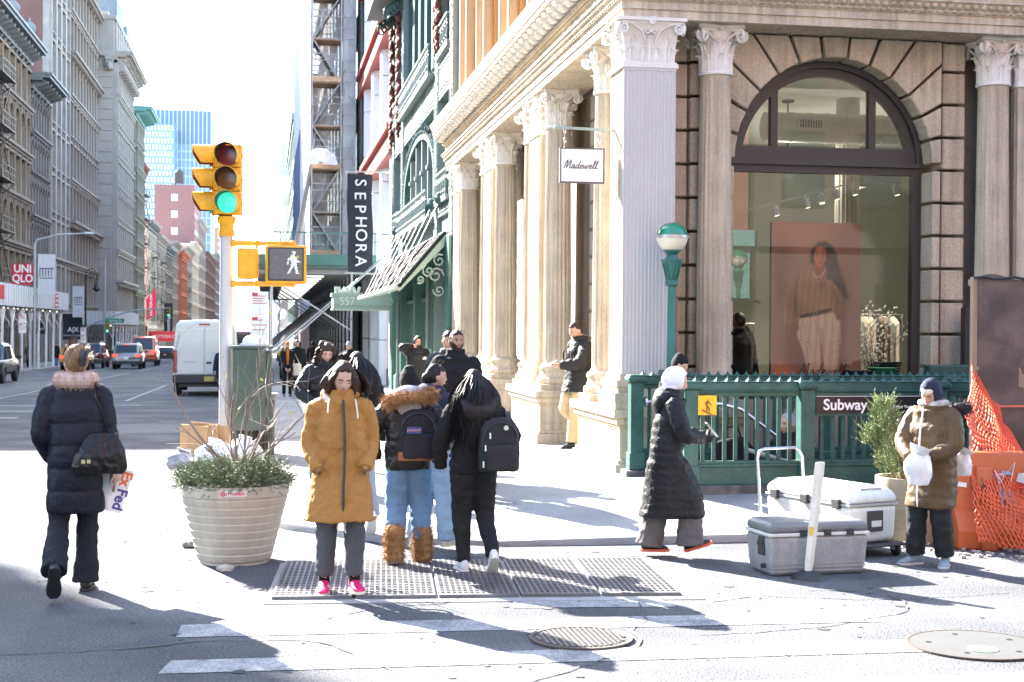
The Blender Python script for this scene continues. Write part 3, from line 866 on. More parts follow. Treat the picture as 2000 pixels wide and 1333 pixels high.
me_p.from_pydata(np.stack([wx.ravel(), np.full(wx.size, -.003), wz.ravel()], 1).tolist(), [], [(j*(NX+1)+i, (j+1)*(NX+1)+i, (j+1)*(NX+1)+i+1, j*(NX+1)+i+1) for j in range(NY) for i in range(NX)])
ca = me_p.color_attributes.new('print', 'FLOAT_COLOR', 'POINT')
ca.data.foreach_set('color', np.concatenate([img.reshape(-1, 3), np.ones((img.size//3, 1))], 1).astype(np.float32).ravel())
pm_ = bpy.data.materials.new('photo_print'); pm_.use_nodes = True
vc = pm_.node_tree.nodes.new('ShaderNodeVertexColor'); vc.layer_name = 'print'
pm_.node_tree.links.new(vc.outputs[0], pm_.node_tree.nodes['Principled BSDF'].inputs['Base Color']); pm_.node_tree.nodes['Principled BSDF'].inputs['Roughness'].default_value = .6
me_p.materials.append(pm_)
link('printed_photo', me_p, adv)
build('board', MB().box(bx0, bx1, by, by+.06, bz0, bz1), mat('poster_edge', (.1, .06, .05)), adv)
SCRIPT = {  # pen strokes of a brush-script word, in units of its height
 'M': [[(0, .0), (.12, .5), (.25, .95), (.3, .7), (.28, .2), (.3, .1), (.5, .6), (.64, .95), (.68, .6), (.66, .15), (.72, .02), (.82, .1)]],
 'a': [[(.34, .36), (.2, .42), (.06, .25), (.08, .05), (.22, .06), (.34, .36), (.33, .1), (.42, .02), (.5, .1)]],
 'd': [[(.34, .34), (.2, .42), (.06, .25), (.08, .05), (.22, .06), (.36, .36), (.44, .95), (.36, .4), (.34, .1), (.42, .02), (.5, .1)]],
 'e': [[(.06, .2), (.3, .26), (.32, .4), (.16, .42), (.06, .2), (.14, .03), (.3, .04), (.44, .14)]],
 'w': [[(.02, .4), (.08, .1), (.18, .04), (.28, .38), (.3, .1), (.4, .04), (.52, .4), (.62, .34)]],
 'l': [[(.02, .1), (.2, .5), (.26, .85), (.16, .9), (.1, .5), (.12, .08), (.22, .02), (.34, .14)]],
}
def script(nm, word, m_, parent, x, y, z, h, rz=0, adv_=.0, th=.03, n_=(0, -1, 0)):
 mb = MB(); cx = 0
 for ch in word:
  for st in SCRIPT[ch]:
   pts = [(x + (cx + p[0] + .25*p[1])*h*cos(rz), y + (cx + p[0] + .25*p[1])*h*sin(rz), z + p[1]*h) for p in st]
   sm = []
   for i in range(len(pts)-1):   # Catmull-Rom
    p0 = Vector(pts[max(0, i-1)]); p1 = Vector(pts[i]); p2 = Vector(pts[i+1]); p3 = Vector(pts[min(len(pts)-1, i+2)])
    for k in range(4):
     t = k/4
     sm.append(.5*((2*p1) + (p2-p0)*t + (2*p0-5*p1+4*p2-p3)*t*t + (3*p1-p0-3*p2+p3)*t**3))
   sm.append(Vector(pts[-1]))
   mb.tube(sm, th*h, 5)
  cx += {'M': .84, 'w': .6, 'l': .3, 'e': .42}.get(ch, .48)
 return build(nm, mb, m_, parent, smooth=40)
script('lettering', 'Madewell', BLACK, adv, 6.86, by-.022, 1.275, .165)
# shop contents
m = MB()
def person_shape(m, x, y, z0, h):
 pass
rackt = thing('clothes_rack', 'dark garments hanging on a rail at the left of the shop window', 'clothes rack', (6.1, 18.7, .35))
build('rail', MB().tube([(5.75, 18.7, .35), (5.75, 18.7, 1.95), (6.6, 18.7, 1.95), (6.6, 18.7, .35)], .014, 8), CHROME, rackt)
GC = [mat('garment_black', (.018, .018, .02), .9), mat('garment_cream', (.55, .48, .38), .9), mat('garment_navy', (.03, .04, .08), .9), mat('garment_grey', (.2, .2, .2), .9)]
def garment(m_, x, y, zt, parent, wy=.22, L=.85):
 rs = []
 for z, wx, k in ((0, .02, .25), (-.04, .03, .6), (-.1, .045, 1.0), (-.4, .05, .95), (-L, .055, 1.05)):
  rs.append([(x+wx*cos(a)*(1+.3*sin(3*a)), y+wy*k*sin(a), zt+z) for a in [2*PI*j/10 for j in range(10)]])
 build('garment', MB().rings(rs), m_, parent, smooth=50)
for k in range(9): garment(GC[(0, 0, 2, 0, 3, 0, 1, 1, 0)[k]], 5.82+.085*k, 18.7, 1.92, rackt)
rk2 = thing('clothes_rack', 'cream and brown garments on a rail behind the flowering branches', 'clothes rack', (8.3, 19.6, .35))
build('rail', MB().tube([(7.7, 19.6, .35), (7.7, 19.6, 2.1), (9.2, 19.6, 2.1), (9.2, 19.6, .35)], .014, 8), CHROME, rk2)
for k in range(15): garment([GC[1], GC[0], mat('garment_brown', (.18, .1, .06), .9), GC[3], GC[1]][k % 5], 7.78+.09*k, 19.6, 2.07, rk2)
tb = thing('display_table', 'pale display table with folded knitwear in the shop window', 'table', (8.05, 17.7, .35))
build('tabletop', MB().box(7.72, 8.12, 17.35, 18.1, 1.0, 1.06), mat('pale_wood', (.5, .4, .28), .6), tb);
for x in (7.76, 8.06):
 for y in (17.4, 18.02): build('leg', MB().box(x, x+.04, y, y+.04, .35, 1.0), mat('pale_wood', (0, 0, 0)), tb)
me_fold = mesh_of('sweater', MB().box(-.16, .16, -.13, .13, 0, .032), mat('green_knit', (.02, .17, .085), .95, rnd=.25), recalc=True)
me_fold2 = mesh_of('sweater', MB().box(-.15, .15, -.13, .13, 0, .032), mat('navy_knit', (.03, .04, .07), .95, rnd=.4))
for j, (x, y, n, me) in enumerate(((7.93, 17.5, 9, me_fold), (7.62, 17.55, 8, me_fold2), (8.1, 17.72, 11, me_fold2))):
 st = thing('folded_sweaters', ('stack of folded green sweaters in the shop window', 'stack of folded navy sweaters right of the photo board', 'taller stack of folded navy sweaters beside the window frame')[j], 'sweaters', (x, y, 1.06))
 for k in range(n):
  o = link('sweater', me, st, (random.uniform(-.008, .008), random.uniform(-.008, .008), .036*k), (0, 0, random.uniform(-.06, .06)))
  bv = o.modifiers.new('b', 'BEVEL'); bv.width = .013; bv.segments = 2
vs_ = thing('flower_vase', 'white pot of blossoming branches in the shop window', 'vase', (8.02, 18.0, 1.06))
build('pot', MB().lathe([(.07, 0), (.09, .05), (.1, .16), (.085, .2), (.07, .2)], 16, (8.02, 18.0, 1.06)), WHITE, vs_, smooth=40)
br = MB(); bl = MB()
for k in range(26):
 a = random.uniform(0, 2*PI); sp = random.uniform(.15, .55)
 p = Vector((8.02, 18.0, 1.25)); d = Vector((cos(a)*sp, sin(a)*sp*.5, 1)).normalized()
 pts = [p.copy()]
 for q in range(7):
  d = (d + Vector((random.uniform(-.25, .25), random.uniform(-.2, .2), random.uniform(-.12, .1)))).normalized()
  p = p + d*random.uniform(.1, .17); pts.append(p.copy())
  for _ in range(3):
   c = p + Vector((random.uniform(-.05, .05), random.uniform(-.04, .04), random.uniform(-.05, .05)))
   bl.ell(c, random.uniform(.008, .017), 5, 3)
 br.tube(pts, [.008*(1-q/9) for q in range(len(pts))], 4)
build('branches', br, mat('twig_brown', (.10, .07, .05), .9), vs_); build('blossoms', bl, mat('blossom_white', (.75, .74, .66), .8), vs_, kind='stuff')
# hanging sign with the shop's name, on a bracket from the corner pier
sg = thing('hanging_sign', 'square white Madewell sign hanging by chains from a bracket', 'sign', (4.1, 16.6, 4.1))
sy = 16.5
build('bracket', MB().bar((4.08, sy, 4.22), (3.36, sy, 4.24), .03, .03).lathe([(.0, -.03), (.03, -.02), (.03, .02), (0, .03)], 8, (3.36, sy, 4.24)), mat('sage_bracket', (.30, .38, .34), .5), sg)
sx0, sx1, sz0, sz1 = 3.405, 3.945, 3.585, 4.00
fm = MB(); t = .015
fm.box(sx0, sx1, sy-.035, sy+.035, sz0, sz0+t); fm.box(sx0, sx1, sy-.035, sy+.035, sz1-t, sz1); fm.box(sx0, sx0+t, sy-.035, sy+.035, sz0+t, sz1-t); fm.box(sx1-t, sx1, sy-.035, sy+.035, sz0+t, sz1-t)
f = build('frame', fm, mat('sign_frame', (.06, .06, .065), .5), sg)
build('face', MB().box(sx0+t, sx1-t, sy-.03, sy+.03, sz0+t, sz1-t), mat('sign_white', (.82, .82, .81), .45, var=.02), sg)
script('lettering', 'Madewell', mat('sign_ink', (.05, .05, .055), .6), sg, sx0+.045, sy-.032, 3.755, .105, th=.045)
for x in (sx0+.06, sx1-.06):
 ch = MB()
 for k in range(4):
  z = 4.005 + .055*k
  pts = [(x + (.012*cos(a) if k % 2 else 0), sy + (0 if k % 2 else .012*cos(a)), z+.028+.03*sin(a)) for a in [2*PI*j/10 for j in range(11)]]
  ch.tube(pts, .005, 5)
 build('chain', ch, STEEL, sg, smooth=60)
# ================================================================ right-hand side of the street beyond the store
GX = 4.2
ib = thing('iron_front_building', 'narrow iron front building with green arched window and purple glass awning', 'building', (5, 32.6, 0))
IRL = IRON
def gb(m, y0, y1, z0, z1, x0=GX, x1=GX+.3): m.box(x0, x1, y0, y1, z0, z1)
YA, YB = 32.62, 48.6
m = MB(); m.box(GX+.9, 20, YA, YB, -.6, 26); m.box(GX+.3, GX+.9, YA, YA+.3, -.6, 26); m.box(GX+.3, GX+.9, YB-.3, YB, -.6, 26)
build('wall', m, mat('iron_wall', (.12, .15, .14), .8), ib)
build('window_void', MB().box(GX+.55, GX+.6, YA+.3, YB-.3, -.4, 25), GLASSDARK, ib)
m = MB()   # frame of piers and plates
piers = [(YA, YA+.55), (35.6, 36.25), (44.75, 45.4), (YB-.6, YB)]
for a, b in piers: gb(m, a, b, -.4, 25.5, GX, GX+.5)
for z0, z1 in ((4.02, 4.22), (4.62, 4.95), (7.55, 8.5), (12.3, 13.2), (16.6, 17.5), (21, 22)):
 for (a, b) in ((piers[0][1], piers[1][0]), (piers[1][1], piers[2][0]), (piers[2][1], piers[3][0])):
  gb(m, a, b, z0, z1, GX+.03, GX+.45)
for a, b in ((piers[0][1], piers[1][0]), (piers[2][1], piers[3][0])): gb(m, a, b, 4.22, 4.62, GX+.12, GX+.4)
gb(m, piers[1][1], piers[2][0], 4.22, 4.62, GX+.10, GX+.4)
build('iron_frame', m, IRL, ib, bevel=.01, segs=1)
# raised panels
m = MB()
def raised(y0, y1, z0, z1, x=GX):
 t = .035
 for (a, b, c, d) in ((y0, y1, z0, z0+t), (y0, y1, z1-t, z1), (y0, y0+t, z0+t, z1-t), (y1-t, y1, z0+t, z1-t)): m.box(x-.02, x+.01, a, b, c, d)
for a, b in piers:
 for z in (1.2, 2.3, 3.3, 5.1, 5.9, 6.7, 8.7, 9.8, 10.9): raised(a+.1, b-.1, z, z+.75)
for y0, y1 in ((33.3, 35.4), (36.5, 38.9), (39.2, 41.8), (42.1, 44.5), (45.6, 47.8)): raised(y0, y1, 7.75, 8.35, GX+.03); raised(y0, y1, 12.5, 13.0, GX+.03)
build('raised_panels', m, IRL, ib)
m = MB()  # rivets
for a, b in piers:
 z = .2
 while z < 13:
  for y in (a+.05, b-.05): m.box(GX-.014, GX, y-.016, y+.016, z, z+.03)
  z += .26
for z in (4.12, 4.7, 4.9, 7.62, 8.44, 12.36):
 y = YA+.1
 while y < YB: m.box(GX-.016+.0, GX+.03, y-.02, y+.02, z-.015, z+.015); y += .3
build('rivets', m, mat('rivet_dark', (.03, .06, .055), .6), ib, kind='stuff')  # rivets a darker green than the frame
# the big arched window
ar = MB()
CY, RZ = 40.5, 1.45
y0, y1, zs = 36.25, 44.75, 5.85
def apts(k, n=24): return [(CY + (4.25-k)*cos(PI*i/n), zs + (RZ-k*.35)*sin(PI*i/n)) for i in range(n+1)]
o_, i_ = apts(0), apts(.42)
for i in range(24): ar.prism([o_[i], o_[i+1], i_[i+1], i_[i]], 'x', GX+.02, GX+.5)
for ya, yb in ((y0, y0+.42), (y1-.42, y1)): ar.box(GX+.02, GX+.5, ya, yb, 4.95, zs)
af = build('arched_window', ar, IRON_D, ib, smooth=30)
mu = MB()
for k in range(1, 5):
 y = y0+.42 + (y1-y0-.84)*k/5
 zt = zs + (RZ-.15)*math.sqrt(max(0, 1-((y-CY)/3.85)**2))
 mm = MB().box(GX+.12, GX+.42, y-.11, y+.11, 4.95, zt).box(GX+.06, GX+.12, y-.06, y+.06, 4.95, zt)
 mm.box(GX+.02, GX+.12, y-.15, y+.15, 6.15, 6.25)
 build('mullion', mm, IRL, af)
build('pane', MB().box(GX+.44, GX+.46, y0+.4, y1-.4, 4.95, zs+RZ-.2), GLASSDARK, af)
sp = MB()   # spandrel scrolls round the arch
for i in range(60):
 t = random.uniform(0, PI); k = random.uniform(.03, .35)
 y = CY + (4.25+k)*cos(t); z = zs + (RZ+k*.8)*sin(t)
 if z < 7.5 and abs(y-CY) < 4.4:
  pts = [(GX+.02, y+.1*(1-q/9)*cos(q), z+.1*(1-q/9)*sin(q)) for q in range(9)]
  sp.tube(pts, .018, 4)
for i in range(40):
 t = PI*i/40
 sp.ell((GX+0, CY+4.3*cos(t), zs+(RZ+.06)*sin(t)), .035, 5, 4)
build('spandrel_scrolls', sp, IRL, ib, kind='stuff')
# side windows
for a, b in ((33.2, 35.55), (45.45, 47.95)):
 for z0, z1 in ((4.98, 7.5), (8.6, 12.2)):
  f = MB(); f.box(GX+.25, GX+.5, a, a+.25, z0, z1); f.box(GX+.25, GX+.5, b-.25, b, z0, z1); f.box(GX+.25, GX+.5, a+.25, b-.25, z1-.2, z1)
  w_ = build('window', f, IRON_D, ib); build('pane', MB().box(GX+.45, GX+.47, a+.25, b-.25, z0, z1-.2), GLASSDARK, w_)
for k in range(5):
 a = 36.4 + k*1.68
 f = MB(); f.box(GX+.15, GX+.5, a, a+.22, 8.5, 12.3); f.box(GX+.15, GX+.5, a+1.4, a+1.62, 8.5, 12.3); f.box(GX+.25, GX+.5, a+.22, a+1.4, 12.0, 12.3); f.box(GX+.3, GX+.45, a+.22, a+1.4, 10.9, 11.0)
 w_ = build('window', f, IRON_D, ib); build('pane', MB().box(GX+.42, GX+.44, a+.22, a+1.4, 8.5, 12), GLASSDARK, w_)
for fl in (13.2, 17.5):
 for k in range(8):
  a = 33.4 + k*1.82
  w_ = build('window', MB().box(GX+.2, GX+.5, a, a+1.5, fl, fl+3.3), IRON_D, ib); build('pane', MB().box(GX+.19, GX+.21, a+.15, a+1.35, fl+.1, fl+3.1), GLASSDARK, w_)
# balconies
def rail(nm, a, b, z0, z1, x):
 mm = MB()
 mm.box(x-.03, x+.03, a, b, z1-.05, z1); mm.box(x-.03, x+.03, a, b, z0, z0+.05); mm.box(x-.02, x+.02, a, b, z1-.2, z1-.17)
 mm.box(x-.02, GX+.3, a, b, z0-.08, z0)
 r = build(nm, mm, IRL, ib)
 n = int((b-a)/.34)
 bm2 = MB()
 for k in range(n):
  y = a + (b-a)*(k+.5)/n
  q = MB().box(x-.012, x+.012, y-.012, y+.012, z0+.05, z1-.05)
  q.tube([(x, y+.12*cos(t), (z0+z1)/2-.03+.17*sin(t)) for t in [2*PI*j/8 for j in range(9)]], .013, 4)
  q.tube([(x, y+.05*cos(t), z0+.12+.05*sin(t)) for t in [2*PI*j/6 for j in range(7)]], .01, 4)
  build('baluster', q, IRL, r)
 return r
rail('balcony', 36.3, 44.7, 4.72, 5.42, GX-.2)
rail('balcony', 33.2, 35.5, 4.98, 5.65, GX-.06); rail('balcony', 45.5, 47.9, 4.98, 5.6, GX-.06)
rail('balcony', 36.3, 44.7, 8.4, 9.15, GX-.15); rail('balcony', 33.2, 35.5, 8.6, 9.3, GX-.05); rail('balcony', 45.5, 47.9, 8.6, 9.3, GX-.05)
# terracotta drops
TERRA = mat('terracotta_red', (.16, .05, .035), .8, var=.2, vs=20, bump=.5)
m = MB()
for k in range(22):
 z = random.gauss(0, .11); y = random.gauss(0, .09)
 m.ell((random.uniform(-.05, .02), y*(1-abs(z)), z*1.6), random.uniform(.05, .085), 6, 4)
me_t = mesh_of('terracotta_drop', m, TERRA, smooth=60)
for y in (34.9, 35.3, 45.6, 48.1):
 for z in (8.5, 9.25, 10.0, 10.75, 11.5):
  if y < 40 and z < 8.6: continue
  link('terracotta_drop', me_t, ib, Vector((GX-.06, y, z))-ib.location, None, (1, 1.5, 1.5))
m = MB()
for y in (45.1, 47.6):
 for k in range(5):
  m.tube([(GX-.05-.18*k*.6+.1*cos(t), y, 11.7-.3*k*.3+.2*sin(t)+.5) for t in [q*.7 for q in range(9)]], .04, 5)
m.box(GX-.9, GX, 44.6, YB, 12.3, 12.6)
build('bracket_scrolls', m, IRON_D, ib)
# glass awning over the pavement
aw = thing('glass_awning', 'sloping purple glass awning with iron ribs over a shop front', 'awning', (GX, 41.3, 4.1))
AY0, AY1 = 33.3, 47.0; AXO = 3.05; AZ0, AZ1 = 2.82, 4.12
gp = mat('purple_glass', (.046, .036, .043), .8, var=.15, rnd=.3, spec=.05)
def AP(y, t, o=0):
 return Vector((GX-.05 + (AXO-GX+.05)*t - .0 + o*-.75, y, AZ1 + (AZ0-AZ1)*t + o*.66))
ny, nt2 = 16, 7
for i in range(ny):
 for j in range(nt2):
  a, b = AY0+(AY1-AY0)*i/ny+.035, AY0+(AY1-AY0)*(i+1)/ny-.035
  t0, t1 = j/nt2+.012, (j+1)/nt2-.012
  mm = MB().panel([AP(a, t0), AP(b, t0), AP(b, t1), AP(a, t1)], .012)
  build('panel', mm, gp, aw)
m = MB()
for i in range(ny+1):
 y = AY0+(AY1-AY0)*i/ny
 m.bar(AP(y, 0, .01), AP(y, 1, .01), .035 if i % 4 else .1, .03 if i % 4 else .08)
for j in range(nt2+1):
 t = j/nt2; m.bar(AP(AY0, t), AP(AY1, t), .03, .03)
build('ribs', m, mat('awning_rib', (.018, .028, .027), .9, spec=.05), aw)
build('gutter', MB().tube([(AXO-.03, AY0-.05, AZ0), (AXO-.03, AY1+.05, AZ0)], .075, 10), SAGE, aw, smooth=40)
m = MB()
for i in range(0, ny, 2):
 y = AY0 + (AY1-AY0)*(i+.5)/ny
 m.bar((GX-.02, y+.5, 5.1), AP(y, .93, .02), .02)
 m.ell((GX-.1, y+.5, 5.0), (.12, .1, .16), 6, 4)
build('tie_rods', m, IRON_D, aw)
for y in (AY0-.02, AY1+.02):
 m = MB()
 m.prism([(GX-.02, AZ1), (AXO, AZ0), (AXO, AZ0-.12), (GX-.1, AZ1-.35)], 'y', y-.02, y+.02)
 for q, (cx, cz, r) in enumerate(((GX-.28, 3.1, .2), (GX-.2, 3.45, .16), (GX-.45, 3.2, .16), (GX-.2, 2.75, .15), (GX-.65, 3.0, .1))):
  m.tube([(cx + r*(1-.07*k)*cos(k*.75+q), y, cz + r*(1-.07*k)*sin(k*.75+q)) for k in range(13)], .022, 5)
 build('scroll_bracket', m, SAGE, aw, smooth=40)
# shop front at street level
m = MB()
for a, b in ((YA, 33.4), (36.1, 36.7), (40.1, 40.7), (44.4, 45.1), (47.7, YB)): m.box(GX-.06, GX+.45, a, b, -.6, 4.0)
m.box(GX, GX+.4, YA, YB, 3.4, 4.0); m.box(GX, GX+.4, YA, YB, -.6, .3)
build('shop_front', m, mat('shopfront_green', (.06, .15, .125), .4, var=.08), ib)
for a, b in ((33.4, 36.1), (36.7, 40.1), (40.7, 44.4), (45.1, 47.7)):
 f = MB(); f.box(GX+.1, GX+.3, a, a+.1, .3, 3.4); f.box(GX+.1, GX+.3, b-.1, b, .3, 3.4); f.box(GX+.1, GX+.3, a+.1, b-.1, 2.6, 2.7); f.box(GX+.1, GX+.3, (a+b)/2-.05, (a+b)/2+.05, .3, 2.6)
 w_ = build('shop_window', f, mat('shopfront_green', (0, 0, 0)), ib); build('pane', MB().box(GX+.2, GX+.22, a+.1, b-.1, .3, 3.4), mat('shop_pane', (.10, .16, .14), .06, var=.4, vs=.8, fine=0), w_)
for y in (36.4, 44.75):
 dp = thing('drain_pipe', 'slim downpipe with boot on the green shop front, %s the awning middle' % ('before' if y < 40 else 'beyond'), 'pipe', (GX-.12, y, zw(4, y)))
 build('pipe', MB().tube([(GX-.12, y, zw(4, y)), (GX-.12, y, 3.3)], .05, 8), IRL, dp, smooth=40)
 build('shoe', MB().lathe([(.1, 0), (.1, .5), (.06, .6)], 8, (GX-.12, y, zw(4, y))), IRL, dp, smooth=40)
# ---------------- white steel front with red bands
wb = thing('white_red_building', 'white panelled building with red steel bands between columns', 'building', (5, 57, 0))
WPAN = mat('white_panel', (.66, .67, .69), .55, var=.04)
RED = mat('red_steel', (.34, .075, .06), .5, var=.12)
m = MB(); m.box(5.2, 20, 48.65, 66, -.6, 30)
build('wall', m, mat('panel_grey', (.45, .46, .48), .7), wb)  # wall a darker grey than the columns
for k, y in enumerate((49.6, 54.2, 58.8, 63.4)):
 mm = MB()
 for z in range(0, 28, 2): mm.lathe([(.42, .012), (.44, .03), (.44, 1.97), (.42, 1.99)], 16, (4.65, y, -.6+z))
 build('round_column', mm, WPAN, wb, smooth=40)
for z0 in (7.9, 12.4, 16.9, 21.4):
 mm = MB(); mm.box(4.15, 5.2, 48.7, 66, z0, z0+.9); mm.box(4.0, 4.15, 48.7, 66, z0+.8, z0+1.0); mm.box(4.08, 4.15, 48.7, 66, z0, z0+.1)
 b_ = build('steel_band', mm, RED, wb)
 q = MB()
 y = 49.2
 while y < 66: q.box(4.13, 4.15, y-.03, y+.03, z0+.3, z0+.36); q.box(4.13, 4.15, y-.03, y+.03, z0+.6, z0+.66); y += .55
 build('rivets', q, BLACK, b_, kind='stuff')
for z0 in (8.9, 13.4, 17.9, 22.4, 4.2):
 for y in (50.2, 54.8, 59.4):
  f = build('window', MB().box(5.0, 5.2, y, y+3.4, z0, z0+3.4), WPAN, wb); build('pane', MB().box(4.98, 5.0, y+.1, y+3.3, z0+.1, z0+3.3), mat('pale_window', (.35, .40, .46), .12, fine=0), f)
mm = MB(); mm.box(4.3, 5.2, 48.7, 66, 3.4, 4.2)
build('fascia', mm, WPAN, wb)
for k in range(4):
 y = 48.8+k*1.25
 build('wall_panel', MB().box(4.5, 5.2, y, y+1.22, .35, 3.38), mat('cream_panel', (.6, .56, .5), .6, rnd=.05), wb)
 build('wall_panel', MB().box(4.47, 5.2, y, y+1.22, -.5, .33), mat('charcoal_panel', (.06, .06, .065), .5, rnd=.1), wb)
# black tiled strip
tb_ = thing('tiled_wall', 'dark blue-grey tiled wall strip between the white columns and the scaffold', 'wall', (4.6, 66.4, -.6))
TL = mat('slate_tile', (.085, .095, .115), .45, rnd=.2)
me_tile = mesh_of('tile', MB().box(-.02, .02, -.42, .42, -.34, .34), TL)
m = MB().box(4.33, 12, 66.05, 67.8, -.8, 28); build('backing', m, mat('tile_joint', (.03, .03, .035), .9), tb_)
for r in range(36):
 for c_ in range(2): link('tile', me_tile, tb_, Vector((4.32, 66.5+.87*c_, -.2+.72*r))-tb_.location)
 link('tile', me_tile, tb_, Vector((4.8, 66.04, -.2+.72*r))-tb_.location, (0, 0, PI/2))
# vertical banner and the numbered canopy
vb = thing('vertical_banner', 'tall black SEPHORA banner hanging over the pavement', 'banner', (3.25, 50.0, 3.8))
BAN = mat('banner_black', (.016, .019, .03), .7, var=.1)
rs = []
for k in range(15):
 z = 3.82 + (7.25-3.82)*k/14
 sh = .12*sin(k/14*PI)*.0 - .035*sin(k*.8) + .14*(1-k/14)
 rs.append([(2.74+sh*.5, 50+sh, z), (3.62+sh*.5, 50.02+sh, z), (3.62+sh*.5, 50.045+sh, z), (2.74+sh*.5, 50.025+sh, z)])
build('cloth', MB().rings(rs), BAN, vb, smooth=60)
for k, ch in enumerate('SEPHORA'):
 t = (k+.5)/7
 z = 7.17 - t*3.2
 q = 14*(z-3.82)/(7.25-3.82); sh = -.035*sin(q*.8) + .14*(1-q/14)
 text('letter', ch, WHITE, vb, Vector((3.19+sh*.5, 49.985+sh, z))-vb.location, .56, (PI/2, PI/2, 0), .006, off=.004)
m = MB(); m.bar((2.7, 50.0, 7.32), (4.25, 50.0, 7.32), .05); m.bar((2.7, 50.0, 3.78), (4.25, 50.14, 3.74), .04); m.bar((2.74, 50, 7.25), (2.74, 50, 7.34), .03)
build('bracket', m, STEEL, vb)
hd = MB(); hd.lathe([(.02, 0), (.14, .1), (.34, .35), (.36, .38), (.02, .2)], 14, (0, 0, 0));
cn = thing('entrance_canopy', 'sage green entrance canopy marked 557 beside the white columns', 'canopy', (3.2, 49.6, 2.5))
m = MB(); m.box(2.25, 4.3, 49.0, 50.2, 2.5, 3.0); m.box(2.2, 4.3, 48.97, 50.23, 2.93, 3.05); m.box(2.22, 4.3, 48.98, 50.22, 2.46, 2.54); m.box(2.26, 4.3, 48.97, 49.0, 2.6, 2.62)
build('body', m, SAGE, cn, bevel=.02)
text('number', '557', mat('canopy_letter', (.75, .78, .72), .5), cn, Vector((2.72, 48.985, 2.76))-cn.location, .40, sx=.9, off=-.006)
m = MB()
for k in range(7):
 m.obox((2.35+.13*k, 49.3+.1*(k % 3), 3.15), (.09, .1, .26), Matrix.Rotation(random.uniform(-.6, .6), 3, 'Y'))
build('floodlights', m, mat('sage_light', (.5, .55, .48), .5), cn)
build('stay', MB().tube([(2.6, 49.6, 3.05), (4.2, 49.6, 4.5)], .045, 8), STEEL, cn)
# ---------------- scaffolded building
sb = thing('scaffolded_building', 'tall pale building behind the scaffold beyond the tiled wall', 'building', (8, 85, -1))
build('wall', MB().box(4.35, 22, 67.85, 106, -1.5, 42), mat('plain_masonry', (.35, .34, .33), .8), sb)
for r in range(9):
 for k in range(8):
  y = 69.5 + k*4.5
  f = build('window', MB().box(4.3, 4.36, y, y+1.6, 5+4*r, 7.4+4*r), WHITE, sb); build('pane', MB().box(4.28, 4.3, y+.1, y+1.5, 5.1+4*r, 7.3+4*r), GLASSDARK, f)
sc = thing('scaffold', 'tall steel tube scaffold wrapped in netting over the pavement shed', 'scaffold', (3, 84, 4.4))
SX0, SX1, SXM, SY0, SY1 = 2.02, 4.05, 3.35, 66.2, 104.0
m = MB()
lv = [5.2 + 2.0*k for k in range(19)]
for x in (SX0, SXM, SX1-.05):
 for y in (66.2, 67.7):
  m.tube([(x, y, 4.5), (x, y, 43)], .035, 6)
for y in [66.2+2.1*k for k in range(2, 19)]:
 m.tube([(SX0, y, 4.5), (SX0, y, 43)], .035, 5)
build('standards', m, STEEL, sc)
m = MB()
for i, z in enumerate(lv):
 for y in (66.2, 67.7):
  for dz in (0, .5, 1.0, 1.3): m.tube([(SX0, y, z+dz), (SXM, y, z+dz)], .024, 5)
  for dz in (0, .5, 1.0): m.tube([(SXM, y, z+dz), (SX1, y, z+dz)], .024, 5)
 m.tube([(SX0, 66.2, z+1), (SX0, SY1, z+1)], .03, 5)
 for k in range(5): m.tube([(SX0-.12+random.uniform(0, .2)+.4*k, 66.15, z+random.uniform(.2, 1.8)), (SX0+.2+.45*k, 66.15, z+random.uniform(.2, 1.8))], .02, 4)
build('ledgers', m, STEEL, sc)
m = MB()
for i, z in enumerate(lv[:-1]):
 a, b = (SX0, SXM) if i % 2 else (SXM, SX0)
 m.tube([(a, 66.25, z), (b, 66.25, z+2)], .024, 5)
 m.tube([(SXM, 66.25, z+.2), (SX1, 66.25, z+1.6)], .02, 5)
build('braces', m, STEEL, sc)
FLT = mat('stair_sheet', (.30, .30, .295), .6, .2, var=.2, vs=3, stretch=(9, 1, 1))
for i, z in enumerate(lv[:-1]):
 a, b = (SX0+.1, SXM-.1) if i % 2 else (SXM-.1, SX0+.1)
 build('stair_flight', MB().add([(a, 66.5, z), (b, 66.5, z+1.9), (b, 67.5, z+1.9), (a, 67.5, z), (a, 66.5, z+.12), (b, 66.5, z+2.02), (b, 67.5, z+2.02), (a, 67.5, z+.12)], [(0, 1, 2, 3), (4, 5, 6, 7), (0, 1, 5, 4), (2, 3, 7, 6), (1, 2, 6, 5), (0, 3, 7, 4)]), FLT, sc)
 build('side_sheet', MB().box(SXM+.05, SX1-.05, 67.3, 67.35, z+.1, z+1.2), FLT, sc)
PLK = mat('scaffold_plank', (.42, .30, .20), .85, var=.2, rnd=.25)
me_pl = mesh_of('plank', MB().box(-.66, .66, -.12, .12, -.025, .025), PLK)
for i, z in enumerate(lv):
 for k in range(6): link('plank', me_pl, sc, Vector((SX0+.67, 66.4+.25*k, z-.03))-sc.location)
 if i % 2 == 0: link('plank', me_pl, sc, Vector((SX0+.67, 66.14, z+.12))-sc.location, (PI/2, 0, 0))
build('decking', MB().box(SX0+.05, SX1, 68, SY1, 5, 5.05), PLK, sc)
NET = bpy.data.materials.new('debris_netting'); NET.use_nodes = True
_N = NET.node_tree.nodes; _L = NET.node_tree.links
_p = _N['Principled BSDF']; _p.inputs['Base Color'].default_value = (.58, .59, .59, 1); _p.inputs['Roughness'].default_value = .9
_t = _N.new('ShaderNodeBsdfTransparent'); _m = _N.new('ShaderNodeMixShader'); _m.inputs[0].default_value = .86
